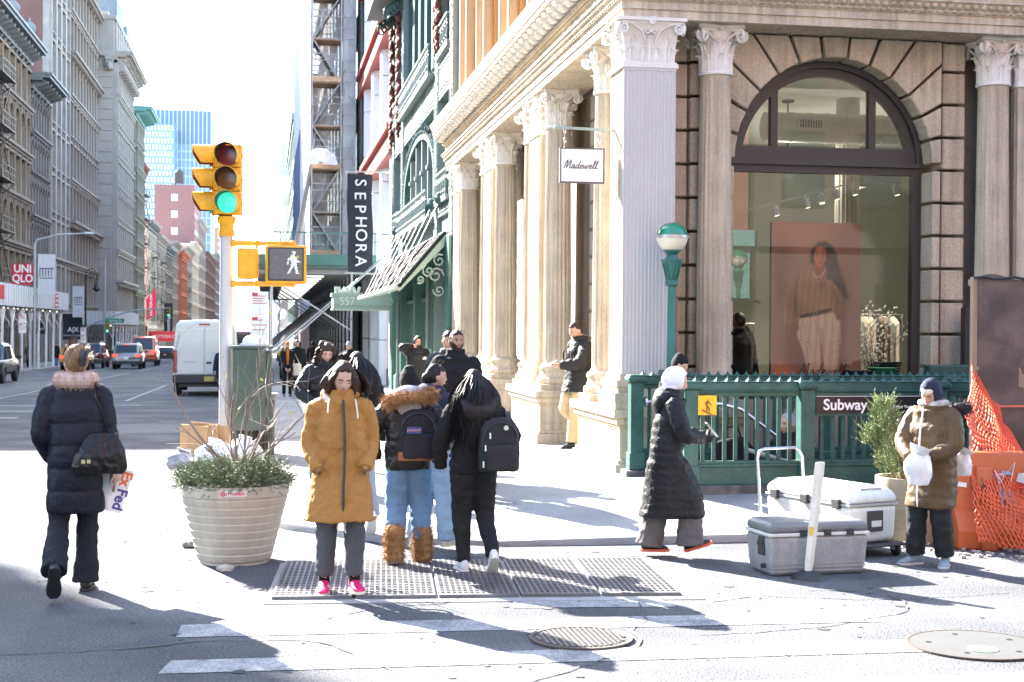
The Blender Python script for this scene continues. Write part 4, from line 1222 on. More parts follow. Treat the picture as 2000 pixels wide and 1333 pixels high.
_L.new(_t.outputs[0], _m.inputs[1]); _L.new(_p.outputs[0], _m.inputs[2]); _L.new(_m.outputs[0], _N['Material Output'].inputs['Surface'])
def net_rings(x, ya, yb, z0, z1, amp=.05):
 rs = []
 n = int((yb-ya)/.55)
 for z in (z0, z0+.01, z1):
  rs.append([(x+amp*sin(j*2.1)+.02*sin(z), ya+(yb-ya)*j/n, z) for j in range(n+1)])
 return MB().rings(rs, False, False)
build('netting', net_rings(SX0-.06, 66.3, SY1, 4.6, 43), mat('white_net', (.70, .72, .74), .9, var=.12, vs=.6, stretch=(1, 4, .3)), sc, recalc=False)
build('blue_netting', net_rings(SX0-.12, 84, SY1, 4.6, 13.5, .07), mat('blue_net', (.13, .18, .27), .9, var=.2, vs=1, stretch=(1, 5, .3)), sc, recalc=False)
n_ = MB(); n_.quad((SX0, 67.6, 5), (SX1, 67.6, 5), (SX1, 67.6, 43), (SX0, 67.6, 43)); n_.quad((SXM+.1, 66.5, 5), (SX1, 66.5, 5), (SX1, 66.5, 43), (SXM+.1, 66.5, 43))
build('sheer_netting', n_, NET, sc, recalc=False)
m = MB()
for k in range(9):
 m.tube([(1.1+.16*k*.2, 66.0+.05*k, 4.9-.1*k*.3), (2.15-.06*k*.2, 66.05+.04*k, 10.6-.15*k)], .035, 5)
build('raking_struts', m, STEEL, sc)
m = MB(); rs = []
for k in range(9):
 a = k/8
 rs.append([(2.55+.9*a+.02*q, 65.9, 9.2+.5*sin(a*PI)*q+.25*a) for q in (0, 1)])
m.rings([[(2.4+.8*cos(a)*k, 65.6-.25*(1-k)*1.0, 9.3+.8*sin(a)*k) for a in [PI*.2*j for j in range(6)]] for k in (.15, .5, .8, 1)], False, False)
build('loose_sheet', m, mat('white_sheet', (.75, .75, .76), .8), sc, recalc=False)
# ---------------- pavement shed under the scaffold
sh = thing('pavement_shed', 'dark pavement shed with crossed braces and green parapet under the scaffold', 'pavement shed', (2, 80, -.8))
PX0, PX1, PY0, PY1 = -.35, 4.25, 56.2, 112
SHG = mat('shed_green', (.03, .11, .095), .55, var=.12)
m = MB(); m.box(PX0-.1, PX1, PY0-.05, PY0, 4.3, 4.72); m.box(PX0-.1, PX0-.05, PY0, PY1, 4.3, 4.72); m.box(PX0-.1, PX1, PY0, PY1, 4.18, 4.24)
build('fascia', m, SHG, sh)
build('deck', MB().box(PX0-.05, PX1, PY0, PY1, 4.245, 4.30), mat('deck_dark', (.10, .095, .09), .85, var=.2), sh)
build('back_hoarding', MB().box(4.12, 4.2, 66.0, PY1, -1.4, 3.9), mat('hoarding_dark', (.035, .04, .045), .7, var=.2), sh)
m = MB()
for k in range(11):
 x = PX0-.05 + (PX1-PX0)*k/10
 m.box(x-.02, x+.02, PY0-.04, PY0, 4.72, 5.6)
m.box(PX0-.1, PX1, PY0-.05, PY0-.01, 5.55, 5.6)
for k in range(24): m.box(PX0-.09, PX0-.05, PY0+2.3*k, PY0+.05+2.3*k, 4.72, 5.6)
m.box(PX0-.1, PX0-.06, PY0, PY1, 5.55, 5.6)
build('parapet_rail', m, SHG, sh)
me_beam = mesh_of('beam', MB().box(PX0-2, PX1-2, -.06, .06, -.1, .1), mat('shed_steel_shaded', (.20, .205, .21), .5, .3, var=.1))  # darker steel tone stands in for shade under the deck
for k in range(38): link('beam', me_beam, sh, Vector((2, PY0+.4+1.45*k, 4.06))-sh.location)
me_tubel = mesh_of('strip_light', MB().box(-.75, .75, -.05, .05, -.03, .03), mat('lit_strip', (.9, .9, .9), .5, emit=(1, .97, .92), es=.16))
for k in range(16): link('strip_light', me_tubel, sh, Vector((1.5, PY0+1.1+2.9*k, 3.9))-sh.location)
me_post = mesh_of('post', MB().tube([(0, 0, -1.2), (0, 0, 3.95)], .045, 8).box(-.12, .12, -.12, .12, -1.2, -1.17), STEEL, smooth=40)
for k in range(20):
 y = PY0 + .1 + 2.85*k
 for x in (.2, 3.3):
  gz = s_(y)+.14 + .018*(x+.5)
  link('post', me_post, sh, Vector((x, y, 0))-sh.location + Vector((0, 0, gz+1.18)), None, (1, 1, (4.0-gz)/5.1))
for k in range(8):
 y = PY0 + .12 + 5.7*k
 for da, zz in ((0, 0), (.12, .22)):
  a = MB().tube([(.2, y, .9-zz), (3.3, y+.05, 3.55-zz*.3)], .033, 6); build('brace', a, STEEL if k == 0 else MATS['shed_steel_shaded'], sh)  # front brace in bright steel, the rest in the shaded tone
 a = MB().tube([(.4, y+.1, 3.6), (3.3, y+.1, 1.75)], .033, 6); build('brace', a, STEEL if k == 0 else MATS['shed_steel_shaded'], sh)
m = MB()
for y in [PY0+2.85*k for k in range(19)]: m.tube([(3.3, y, 2.2), (3.3, y+2.85, 2.2)], .03, 5); m.tube([(3.3, y, 1.2), (3.3, y+2.85, 3.4)], .03, 5); m.tube([(.2, y, 3.2), (.2, y+2.85, 3.2)], .03, 5)
build('side_rails', m, MATS['shed_steel_shaded'], sh, kind='stuff')
# dark shop fronts under the shed
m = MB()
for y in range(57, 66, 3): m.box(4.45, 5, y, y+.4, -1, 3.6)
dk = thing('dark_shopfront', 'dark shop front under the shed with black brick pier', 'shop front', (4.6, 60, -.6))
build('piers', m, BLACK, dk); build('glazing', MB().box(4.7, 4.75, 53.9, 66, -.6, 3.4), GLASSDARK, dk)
# ---------------- beyond the shed
BRK = [mat('brick_purple', (.20, .11, .11), .85, var=.15), mat('pale_stone_far', (.45, .42, .40), .8, var=.08), mat('green_grey_far', (.22, .30, .28), .8, var=.08), mat('white_far', (.6, .58, .55), .8, var=.06), mat('brick_red_far', (.28, .10, .07), .85, var=.12)]
def plain_building(nm, label, x0, x1, y0, y1, h, m_, face=-1, fl=3.6, bw=2.6, glass=None, corn=True, group=None, front=True, wsize=(1.3, 2.0), frontwin=True):
 """rectangular building; windows on the street side (face -1 looks to -x, +1 to +x) and on its near end"""
 zg = s_(y0)-.3
 b = thing(nm, label, 'building', ((x0+x1)/2, (y0+y1)/2, zg), group=group)
 mm = MB().box(x0, x1, y0, y1, zg-.8, h)
 build('wall', mm, m_, b)
 xf = x0 if face < 0 else x1
 if corn:
  build('cornice', MB().box(x0-.5 if face < 0 else x0, x1 if face < 0 else x1+.5, y0-.3, y1+.3, h, h+.9).box(x0-.25 if face < 0 else x0, x1 if face < 0 else x1+.25, y0-.15, y1+.15, h-.6, h), m_, b)
 g = glass or GLASSDARK
 ww, wh = wsize
 mw = MB(); d = -1 if face < 0 else 1
 mw.box(-.06, .06, -ww/2-.12, -ww/2, -wh/2, wh/2); mw.box(-.06, .06, ww/2, ww/2+.12, -wh/2, wh/2); mw.box(-.08, .08, -ww/2-.15, ww/2+.15, wh/2, wh/2+.2); mw.box(-.12, .12, -ww/2-.15, ww/2+.15, -wh/2-.15, -wh/2)
 mf = mesh_of('window', mw, WHITE if m_ in (BRK[0], BRK[4]) else m_)
 mp = mesh_of('pane', MB().box(-.02, .02, -ww/2, ww/2, -wh/2, wh/2).box(-.03, .03, -ww/2, ww/2, -.03, .03), g)
 z = zg + 6
 while z < h - 2:
  n = max(1, int((y1-y0)/bw))
  for k in range(n):
   w_ = link('window', mf, b, Vector((xf, y0+(y1-y0)*(k+.5)/n, z))-b.location)
   link('pane', mp, w_)
  if frontwin:
   n2 = max(1, int((x1-x0)/(bw*1.4)))
   for k in range(n2):
    w_ = link('window', mf, b, Vector((x0+(x1-x0)*(k+.5)/n2, y0, z))-b.location, (0, 0, PI/2)); link('pane', mp, w_)
  z += fl
 build('shop_storey', MB().box(x0-.15 if face < 0 else x0, x1 if face < 0 else x1+.15, y0, y1, zg, zg+.6).box(x0-.2 if face < 0 else x0, x1 if face < 0 else x1+.2, y0, y1, zg+4.2, zg+4.7), BLACK, b)
 return b
plain_building('brick_building', 'purple brick building just beyond the blue netting', 3.9, 22, 125, 175, 23, BRK[0])
plain_building('far_building', 'green-grey building beyond the purple brick one on the right', 3.4, 22, 178, 230, 27.5, BRK[2])
plain_building('far_building', 'pale stone building far down the right side of the street', 3.2, 22, 250, 330, 24, BRK[1])
plain_building('far_building', 'white building farthest down the right side of the street', 3.4, 24, 335, 480, 30, BRK[3])
plain_building('far_building', 'plain stone building behind the end of the scaffold', 4.3, 22, 107, 124, 26, BRK[1])
# ================================================================ left-hand side of the street
XF = -19.5
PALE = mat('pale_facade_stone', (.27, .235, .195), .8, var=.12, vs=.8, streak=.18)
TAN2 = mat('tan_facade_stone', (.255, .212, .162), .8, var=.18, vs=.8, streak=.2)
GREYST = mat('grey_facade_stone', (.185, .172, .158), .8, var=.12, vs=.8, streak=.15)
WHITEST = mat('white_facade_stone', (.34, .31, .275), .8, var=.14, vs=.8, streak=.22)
BROWNIN = mat('brown_window_iron', (.10, .065, .05), .6)
SIDEBRICK = mat('side_wall_brick', (.17, .09, .075), .9, var=.16, vs=.6, bump=.5, bs=18, fine=.18)
CORN = mat('grey_green_cornice', (.16, .18, .18), .6, var=.15)
def facade(name, label, y0, y1, h, xf, m, nb, nf, depth=16, arch=0, cols=False, pw=.5, recess=.2, courses=(), big=(), brackets=True, ground=5.6, side=None, win=None, corn=None, corn_d=.9, wide=None, sills=True, quoins=False, tall=False):
 zg = s_(y0) + .1
 b = thing(name, label, 'building', (xf, (y0+y1)/2, zg))
 mm = MB(); mm.box(xf-depth, xf-recess-.12, y0+.05, y1-.05, zg-1, h); build('core', mm, side or m, b)
 if side: build('front_return', MB().box(xf-recess-.16, xf-.02, y0-.012, y0+.5, zg-1, h), m, b)
 fh = (h - zg - ground - .8)/nf
 bw = (y1-y0)/nb
 pm = MB()
 for k in range(nb+1):
  y = y0 + bw*k
  a, c = max(y0, y-pw/2), min(y1, y+pw/2)
  pm.box(xf-recess-.2, xf, a, c, zg, h)
  if tall: pm.box(xf, xf+.22, a+.06, c-.06, zg+ground, h-.8)
 build('piers', pm, m, b, kind='stuff')
 wm = win or BROWNIN; xr = recess
 hw = (bw-pw)/2
 cm = mesh_of('column', MB().lathe([(.2, 0), (.2, .15), (.15, .25), (.135, fh-.95), (.2, fh-.85), (.24, fh-.62), (.25, fh-.55)], 8), m, smooth=50) if cols else None
 f_ = MB()
 top = fh - .75
 f_.box(-.1, .05, -hw, -hw+.1, 0, top); f_.box(-.1, .05, hw-.1, hw, 0, top); f_.box(-.1, .03, -.05, .05, 0, top); f_.box(-.1, .03, -hw+.1, hw-.1, top*.5, top*.5+.07)
 fme = mesh_of('window', f_, wm); pme = mesh_of('pane', MB().box(-.13, -.11, -hw, hw, 0, top), FARGLASS)
 for f in range(nf):
  z = zg + ground + fh*f
  q = MB(); q.box(xf-recess-.2, xf-.07, y0+.02, y1-.02, z-.75+.0, z)
  q.box(xf-.07, xf+.05, y0, y1, z-.16, z)
  if f in courses: q.box(xf-.07, xf+.38, y0-.05, y1+.05, z-.2, z+.02); q.box(xf-.07, xf+.22, y0, y1, z-.42, z-.2)
  if f in big:
   q.box(xf-.07, xf+.75, y0-.1, y1+.1, z-.28, z); q.box(xf-.07, xf+.45, y0, y1, z-.6, z-.28)
   for k in range(int((y1-y0)/1.1)): q.box(xf, xf+.6, y0+.2+1.1*k, y0+.5+1.1*k, z-.75, z-.28)
  build('spandrel', q, m, b)
  am = None
  for k in range(nb):
   y = y0 + bw*(k+.5)
   w_ = link('window', fme, b, Vector((xf-recess, y, z))-b.location); link('pane', pme, w_)
  q = MB()
  for k in range(nb):
   y = y0 + bw*(k+.5)
   if arch and (f % arch == arch-1 or arch == 1):
    zt = z + top
    ap = [(y+hw*cos(t), zt-hw*.9+hw*.9*sin(t)) for t in [PI*i/8 for i in range(9)]]
    q.prism([(y+hw, zt-hw*.9)] + [(y+hw, zt+.02), (y-hw, zt+.02), (y-hw, zt-hw*.9)] + ap[::-1][:-1][::1], 'x', xf-recess-.1, xf-.1)
    ho = [(y+(hw+.14)*cos(t), zt-hw*.9+(hw*.9+.16)*sin(t)) for t in [PI*i/8 for i in range(9)]]
    hi = [(y+(hw+.0)*cos(t), zt-hw*.9+(hw*.9)*sin(t)) for t in [PI*i/8 for i in range(9)]]
    for i in range(8): q.prism([ho[i], ho[i+1], hi[i+1], hi[i]], 'x', xf-.1, xf+.12)
    q.box(xf, xf+.2, y-.12, y+.12, zt-.1, zt+.3)
   elif sills:
    q.box(xf-.1, xf+.18, y-hw-.1, y+hw+.1, z+top, z+top+.2)
   if sills: q.box(xf-.1, xf+.22, y-hw-.1, y+hw+.1, z-.03, z+.1)
   if quoins:
    for j in range(int(fh/.6)):
     q.box(xf, xf+(.12 if j % 2 else .06), y-hw-pw*.45, y-hw, z+.6*j, z+.6*j+.52)
  build('window_trim', q, m, b, kind='stuff')
  if cm:
   for k in range(nb+1):
    y = y0 + bw*k
    if y0+.2 < y < y1-.2:
     link('column', cm, b, Vector((xf+.08, y, z+.02))-b.location)
 q = MB()
 c_ = corn or m
 q.box(xf-.4, xf+.25, y0, y1, h-.9, h-.55); q.box(xf-.4, xf+corn_d*.6, y0-.05, y1+.05, h-.2, h); q.box(xf-.4, xf+corn_d, y0-.1, y1+.1, h, h+.25); q.box(xf-.4, xf+corn_d+.15, y0-.15, y1+.15, h+.25, h+.45)
 build('cornice', q, c_, b)
 if brackets:
  me = mesh_of('bracket', MB().prism([(0, 0), (corn_d*.85, 0), (corn_d*.8, -.2), (.3, -.55), (.12, -.95), (0, -1)], 'y', -.13, .13), c_)
  me.transform(Matrix.Identity(4))
  n = max(2, int((y1-y0)/1.5))
  for k in range(n):
   link('bracket', me, b, Vector((xf, y0+(y1-y0)*(k+.5)/n, h-.18))-b.location)
 # street level
 q = MB()
 for k in range(nb+1):
  y = y0 + bw*k; q.box(xf-.3, xf+.12, max(y0, y-.35), min(y1, y+.35), zg, zg+ground-1.1)
 q.box(xf-.3, xf+.2, y0, y1, zg+ground-1.2, zg+ground-.75)
 build('shop_piers', q, m, b)
 build('shop_glazing', MB().box(xf-.5, xf-.4, y0+.1, y1-.1, zg, zg+ground-1.2), FARGLASS, b)
 return b
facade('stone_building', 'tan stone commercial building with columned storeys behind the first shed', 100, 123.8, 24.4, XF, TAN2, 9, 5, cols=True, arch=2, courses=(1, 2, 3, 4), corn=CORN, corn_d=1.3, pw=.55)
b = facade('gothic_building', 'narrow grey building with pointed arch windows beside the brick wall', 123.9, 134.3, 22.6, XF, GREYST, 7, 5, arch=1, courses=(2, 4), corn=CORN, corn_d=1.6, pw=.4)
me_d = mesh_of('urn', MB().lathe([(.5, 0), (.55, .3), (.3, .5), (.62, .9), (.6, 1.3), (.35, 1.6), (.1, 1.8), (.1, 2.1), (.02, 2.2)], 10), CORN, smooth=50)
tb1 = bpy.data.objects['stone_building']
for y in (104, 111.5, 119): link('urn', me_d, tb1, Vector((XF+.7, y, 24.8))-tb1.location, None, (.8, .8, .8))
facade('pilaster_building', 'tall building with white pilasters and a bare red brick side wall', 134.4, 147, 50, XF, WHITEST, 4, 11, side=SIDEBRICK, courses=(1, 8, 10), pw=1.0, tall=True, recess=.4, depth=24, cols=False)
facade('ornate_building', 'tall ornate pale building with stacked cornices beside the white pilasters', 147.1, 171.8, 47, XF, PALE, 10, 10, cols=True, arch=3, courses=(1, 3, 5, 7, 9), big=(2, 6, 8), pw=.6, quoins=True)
XB = -17.3
b4 = facade('palace_building', 'pale stone tower block with bracketed cornice near the end of the block', 172, 193, 33.6, XB, mat('ashlar_pale', (.35, .318, .28), .8, var=.08, vs=.8, streak=.1), 9, 8, courses=(1, 2, 7), big=(1,), pw=.75, quoins=True, corn_d=1.6, depth=20, arch=4)
AS = MATS['ashlar_pale']
m = MB()
for k in range(26):
 m.box(-37.2, XB-.6, 171.9, 172.1, 1+1.25*k, 1+1.25*k+1.19)
build('side_courses', m, AS, b4, kind='stuff')
m = MB(); m.box(-37, XB-.5, 172.3, 193, 33.6, 37.8); m.box(-37, XB-.2, 172.1, 193, 37.8, 38.3); m.box(-37, XB-.4, 171.6, 172.2, 33.4, 34.1); m.box(-37, XB-1.2, 173, 192, 38.3, 38.9)
for k in range(9): m.box(XB-.5, XB-.2, 173+2.3*k, 173.9+2.3*k, 34.2, 37.6)
build('attic', m, AS, b4)
me_br = mesh_of('bracket', MB().box(-.45, .45, -.9, 0, -.5, 0).box(-.4, .4, -.7, 0, -1.6, -.5).ell((0, -.6, -1.2), (.42, .4, .5), 8, 6), AS, smooth=50)
for k in range(4): link('bracket', me_br, b4, Vector((XB-.9-1.6*k, 172.0, 33.4))-b4.location)
for k in range(10): link('bracket', me_br, b4, Vector((XB, 173+2.05*k, 33.4))-b4.location, (0, 0, PI/2))
build('roof_plant', MB().box(-22, -18.2, 180, 188, 38.9, 42).box(-20, -17.9, 189, 193, 38.3, 40.5), mat('roof_plant_blue', (.12, .17, .22), .6), b4)
facade('copper_cornice_building', 'pale building with green copper cornice at the end of the pale block', 193.2, 206, 30.5, XB+.2, PALE, 6, 8, courses=(1, 6), cols=True, corn=mat('copper_green', (.16, .36, .34), .6, var=.15), corn_d=2.0)
b5 = facade('red_brick_building', 'red brick building with black fire escapes and roof plants', 206.2, 226, 25.6, XF+.9, mat('red_brick', (.30, .10, .075), .9, var=.15, fine=.2, bs=20), 7, 6, courses=(1,), win=WHITE, corn_d=.7)
m = MB()
for k in range(60): m.ell((XF+random.uniform(-3, .6), 206.5+random.uniform(0, 4), 26.2+random.uniform(0, 1.8)), random.uniform(.2, .5), 5, 4)
build('roof_plants', m, mat('roof_green', (.07, .11, .05), .9, var=.3), b5, kind='stuff')
def fire_escape(label, x, y0, y1, z0, nf, fh, group=None):
 fe = thing('fire_escape', label, 'fire escape', (x, (y0+y1)/2, z0), group=group)
 for f in range(nf):
  z = z0 + fh*f
  q = MB(); q.box(x, x+1.1, y0, y1, z-.06, z)
  for t in range(0, 7): q.box(x+1.07, x+1.1, y0+(y1-y0)*t/6-.02, y0+(y1-y0)*t/6+.02, z, z+.95)
  q.box(x+1.06, x+1.1, y0, y1, z+.92, z+.97); q.box(x+1.06, x+1.1, y0, y1, z+.45, z+.49)
  q.box(x, x+1.1, y0-.02, y0+.02, z+.92, z+.97); q.box(x, x+1.1, y0-.02, y0+.02, z+.45, z+.49)
  q.bar((x, y0, z-.9), (x+1, y0, z-.06), .06); q.bar((x, y1, z-.9), (x+1, y1, z-.06), .06)
  for t in range(6): q.box(x+.18*t, x+.18*t+.03, y0-.02, y0+.01, z, z+.95)
  build('landing', q, BLACK, fe)
  if f < nf-1:
   q = MB(); a, c = (y0+.5, y1-.5) if f % 2 else (y1-.5, y0+.5)
   q.bar((x+.3, a, z), (x+.3, c, z+fh), .07); q.bar((x+.85, a, z), (x+.85, c, z+fh), .07)
   for t in range(1, 9): q.box(x+.3, x+.85, a+(c-a)*t/9-.05, a+(c-a)*t/9+.05, z+fh*t/9-.02, z+fh*t/9)
   build('ladder', q, BLACK, fe)
 return fe
fire_escape('long black fire escape on the red brick building', XF+.9, 208, 214, 3.5, 6, 3.6)
fire_escape('second black fire escape on the far part of the red brick building', XF+.9, 217, 223, 3.5, 6, 3.6)
fire_escape('pale metal fire escape on the tan columned building', XF+.1, 104.5, 110, 5, 5, 3.7)
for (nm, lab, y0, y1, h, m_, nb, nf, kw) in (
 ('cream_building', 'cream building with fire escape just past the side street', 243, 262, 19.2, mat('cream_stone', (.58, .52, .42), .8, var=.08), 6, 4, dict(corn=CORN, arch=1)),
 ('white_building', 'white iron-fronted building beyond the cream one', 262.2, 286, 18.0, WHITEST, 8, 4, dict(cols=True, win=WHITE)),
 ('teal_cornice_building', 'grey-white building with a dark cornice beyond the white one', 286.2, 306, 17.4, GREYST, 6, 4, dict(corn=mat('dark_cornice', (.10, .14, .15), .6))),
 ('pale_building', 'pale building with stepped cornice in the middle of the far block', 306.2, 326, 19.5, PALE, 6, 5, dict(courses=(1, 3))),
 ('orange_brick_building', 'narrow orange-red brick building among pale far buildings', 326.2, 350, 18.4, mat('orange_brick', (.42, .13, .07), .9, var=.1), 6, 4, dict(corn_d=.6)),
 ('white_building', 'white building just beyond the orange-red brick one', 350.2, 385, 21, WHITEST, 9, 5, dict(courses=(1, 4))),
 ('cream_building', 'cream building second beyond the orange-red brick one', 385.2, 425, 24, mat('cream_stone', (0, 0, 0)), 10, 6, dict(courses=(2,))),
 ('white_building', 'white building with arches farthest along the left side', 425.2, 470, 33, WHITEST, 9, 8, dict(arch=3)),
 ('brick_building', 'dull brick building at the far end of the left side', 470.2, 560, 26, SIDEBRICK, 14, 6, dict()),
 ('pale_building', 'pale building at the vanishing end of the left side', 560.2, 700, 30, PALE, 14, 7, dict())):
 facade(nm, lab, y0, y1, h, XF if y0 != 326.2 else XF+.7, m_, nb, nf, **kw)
fire_escape('black fire escape on the cream building past the side street', XF, 250, 256, 3, 4, 3.6)
fire_escape('black fire escape on the white iron-fronted building', XF, 270, 276, 3, 4, 3.6)
fire_escape('black fire escape on the white building beyond the orange brick', XF, 356, 364, 3, 4, 3.8)
# ---------------- near buildings outside the frame that shade the crossing, and the block across the side street
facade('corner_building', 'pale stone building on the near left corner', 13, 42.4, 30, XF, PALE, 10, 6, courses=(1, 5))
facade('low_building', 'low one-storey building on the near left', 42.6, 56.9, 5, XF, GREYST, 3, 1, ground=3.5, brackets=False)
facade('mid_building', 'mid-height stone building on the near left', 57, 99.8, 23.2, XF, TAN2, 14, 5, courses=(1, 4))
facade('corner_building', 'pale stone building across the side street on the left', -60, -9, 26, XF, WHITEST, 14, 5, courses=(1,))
def south_front(nm, label, x0, x1, h, m_, lower):
 b = thing(nm, label, 'building', ((x0+x1)/2, -9.2, 0))
 build('wall', MB().box(x0, x1, -26, -9.3, -1, h), m_, b)
 build('shop_front', MB().box(x0, x1, -9.3, -9.1, 0, 4.8).box(x0-.05, x1+.05, -9.3, -8.8, 4.5, 5.0), lower, b)
 me = mesh_of('window', MB().box(-.7, .7, -.05, .06, -1.2, 1.2), WHITE if x0 < 10 else BLACK); mp = mesh_of('pane', MB().box(-.6, .6, .06, .07, -1.1, 1.1), GLASSDARK)
 z = 7
 while z < h-1.5:
  x = x0+1.6
  while x < x1-1:
   w_ = link('window', me, b, Vector((x, -9.3, z))-b.location); link('pane', mp, w_); x += 2.6
  z += 3.8
 x = x0+2
 while x < x1-1.5:
  w_ = link('shop_window', mesh_of('shop_window', MB().box(-1, 1, 0, .05, -1.4, 1.4), GLASSDARK), b, Vector((x, -9.1, 2))-b.location); x += 3
 build('cornice', MB().box(x0-.2, x1+.2, -9.3, -8.4, h, h+.8), m_, b)
south_front('brick_corner_building', 'red brick building with teal shop front across the side street', -.5, 15.0, 22, mat('red_brick', (0, 0, 0)), mat('teal_iron', (.16, .34, .33), .5))
south_front('brown_building', 'brown building across the side street beside the brick one', 15.2, 60, 24, mat('brownstone', (.11, .085, .07), .85), mat('brown_shop', (.10, .08, .07), .6))
# ---------------- towers far behind
def glass_tower(label, x0, x1, y, h, xs):
 t = thing('glass_tower', label, 'tower', ((x0+x1)/2, y, s_(y)))
 g = mat('tower_glass', (.14, .25, .38), .25, var=.12, vs=.15, fine=0); g2 = mat('tower_glass_dark', (.09, .16, .26), .3, fine=0)
 build('curtain_wall', MB().box(x0, x1, y, y+40, -9, h-14), g, t)
 build('crown', MB().box(x0, x1, y, y+40, h-14, h), g2, t)
 m = MB()
 n = int((x1-x0)/1.6)
 for k in range(n+1): m.box(x0+(x1-x0)*k/n-.14, x0+(x1-x0)*k/n+.14, y-.35, y, -9, h)
 for k in range(12): m.box(x1, x1+.35, y+3.3*k-.15, y+3.3*k+.15, -9, h)
 build('mullions', m, mat('tower_mullion', (.55, .60, .66), .5), t, kind='stuff')
 m = MB(); z = -8
 while z < h-14: m.box(x0, x1+.2, y-.2, y, z, z+.7); m.box(x1, x1+.2, y, y+40, z, z+.7); z += 3.4
 build('floor_bands', m, mat('tower_band', (.30, .42, .55), .4), t, kind='stuff')
glass_tower('tall blue glass tower with a dark crown behind the left side', -50, -22.9, 600, 91, 0)
t = thing('glass_tower', 'shorter pale glass tower with staggered panels in front of the tall one', 'tower', (-45, 590, s_(590)))
build('curtain_wall', MB().box(-54, -36.6, 585, 599, -9, 83), mat('tower_glass', (0, 0, 0)), t)
m = MB(); z = -8; r = 0
while z < 82:
 for k in range(13):
  x = -54 + 1.34*k + (.67 if r % 2 else 0)
  if x+.75 < -36.6: m.box(x, x+.75, 584.7, 585, z, z+2.0)
 z += 2.6; r += 1
build('staggered_panels', m, mat('tower_panel', (.62, .66, .70), .5), t, kind='stuff')
tw = plain_building('brick_tower', 'tall red brick tower with white windows below the glass towers', -30.5, -19.7, 402, 440, 41, mat('hazed_tower_brick', (.22, .11, .105), .9, var=.1), 1, 4.6, 4, WHITE and mat('pale_pane', (.45, .5, .55), .2), False, wsize=(1.8, 2.0))  # greyed brick colour includes the distance haze
wt = thing('water_tank', 'dark wooden water tank on legs on the brick tower roof', 'water tank', (-24.4, 410, 41))
build('tank', MB().lathe([(1.35, 1.2), (1.35, 4.1), (1.45, 4.1), (.05, 5.4)], 14, (-24.4, 410, 41)), mat('tank_wood', (.07, .06, .06), .8), wt, smooth=30)
for dx in (-.9, .9):
 for dy in (-.9, .9): build('leg', MB().box(-24.4+dx-.08, -24.4+dx+.08, 410+dy-.08, 410+dy+.08, 40.9, 42.2), BLACK, wt)
plain_building('far_tower', 'pinkish brick block of flats far down the street', -38, -21.5, 800, 850, 57, mat('pink_brick', (.36, .20, .17), .9), 1, 4, 4, mat('pale_pane', (0, 0, 0)), False, wsize=(2, 2))
plain_building('far_tower', 'pale grey tower low in the gap of the street', -20, -9.5, 1000, 1040, 81, mat('hazed_tower', (.5, .52, .55), .8), 1, 6, 5, mat('pale_pane', (0, 0, 0)), False, wsize=(2, 3))  # pale blue-grey puts the distance haze into the colour
plain_building('far_tower', 'grey stone block behind the pinkish flats', -60, -40, 900, 950, 60, mat('hazed_tower', (0, 0, 0)), 1, 6, 5, mat('pale_pane', (0, 0, 0)), False, wsize=(2, 3))
sp = thing('spired_tower', 'distant pale tower with a pointed copper roof', 'tower', (13.5, 1100, s_(1100)))
m = MB(); m.box(5, 21.5, 1100, 1140, -14, 84); m.box(7, 19.5, 1101, 1135, 84, 118)
for k in range(9): m.box(5+1.9*k, 5.5+1.9*k, 1099.4, 1100, -14, 86)
for z in range(0, 110, 6): m.box(5.2, 21.3, 1099.6, 1100, z, z+2)
build('shaft', m, mat('hazed_tower', (0, 0, 0)), sp)
build('roof', MB().rings([[(13.3+sx*k, 1112+sy*k, z) for sx, sy in ((-1, -1), (1, -1), (1, 1), (-1, 1))] for z, k in ((118, 5.2), (126, 5.0), (126.5, 3.8), (136, 2.4), (137, 2.6), (148, .1))]), mat('pale_copper', (.35, .55, .52), .6), sp)
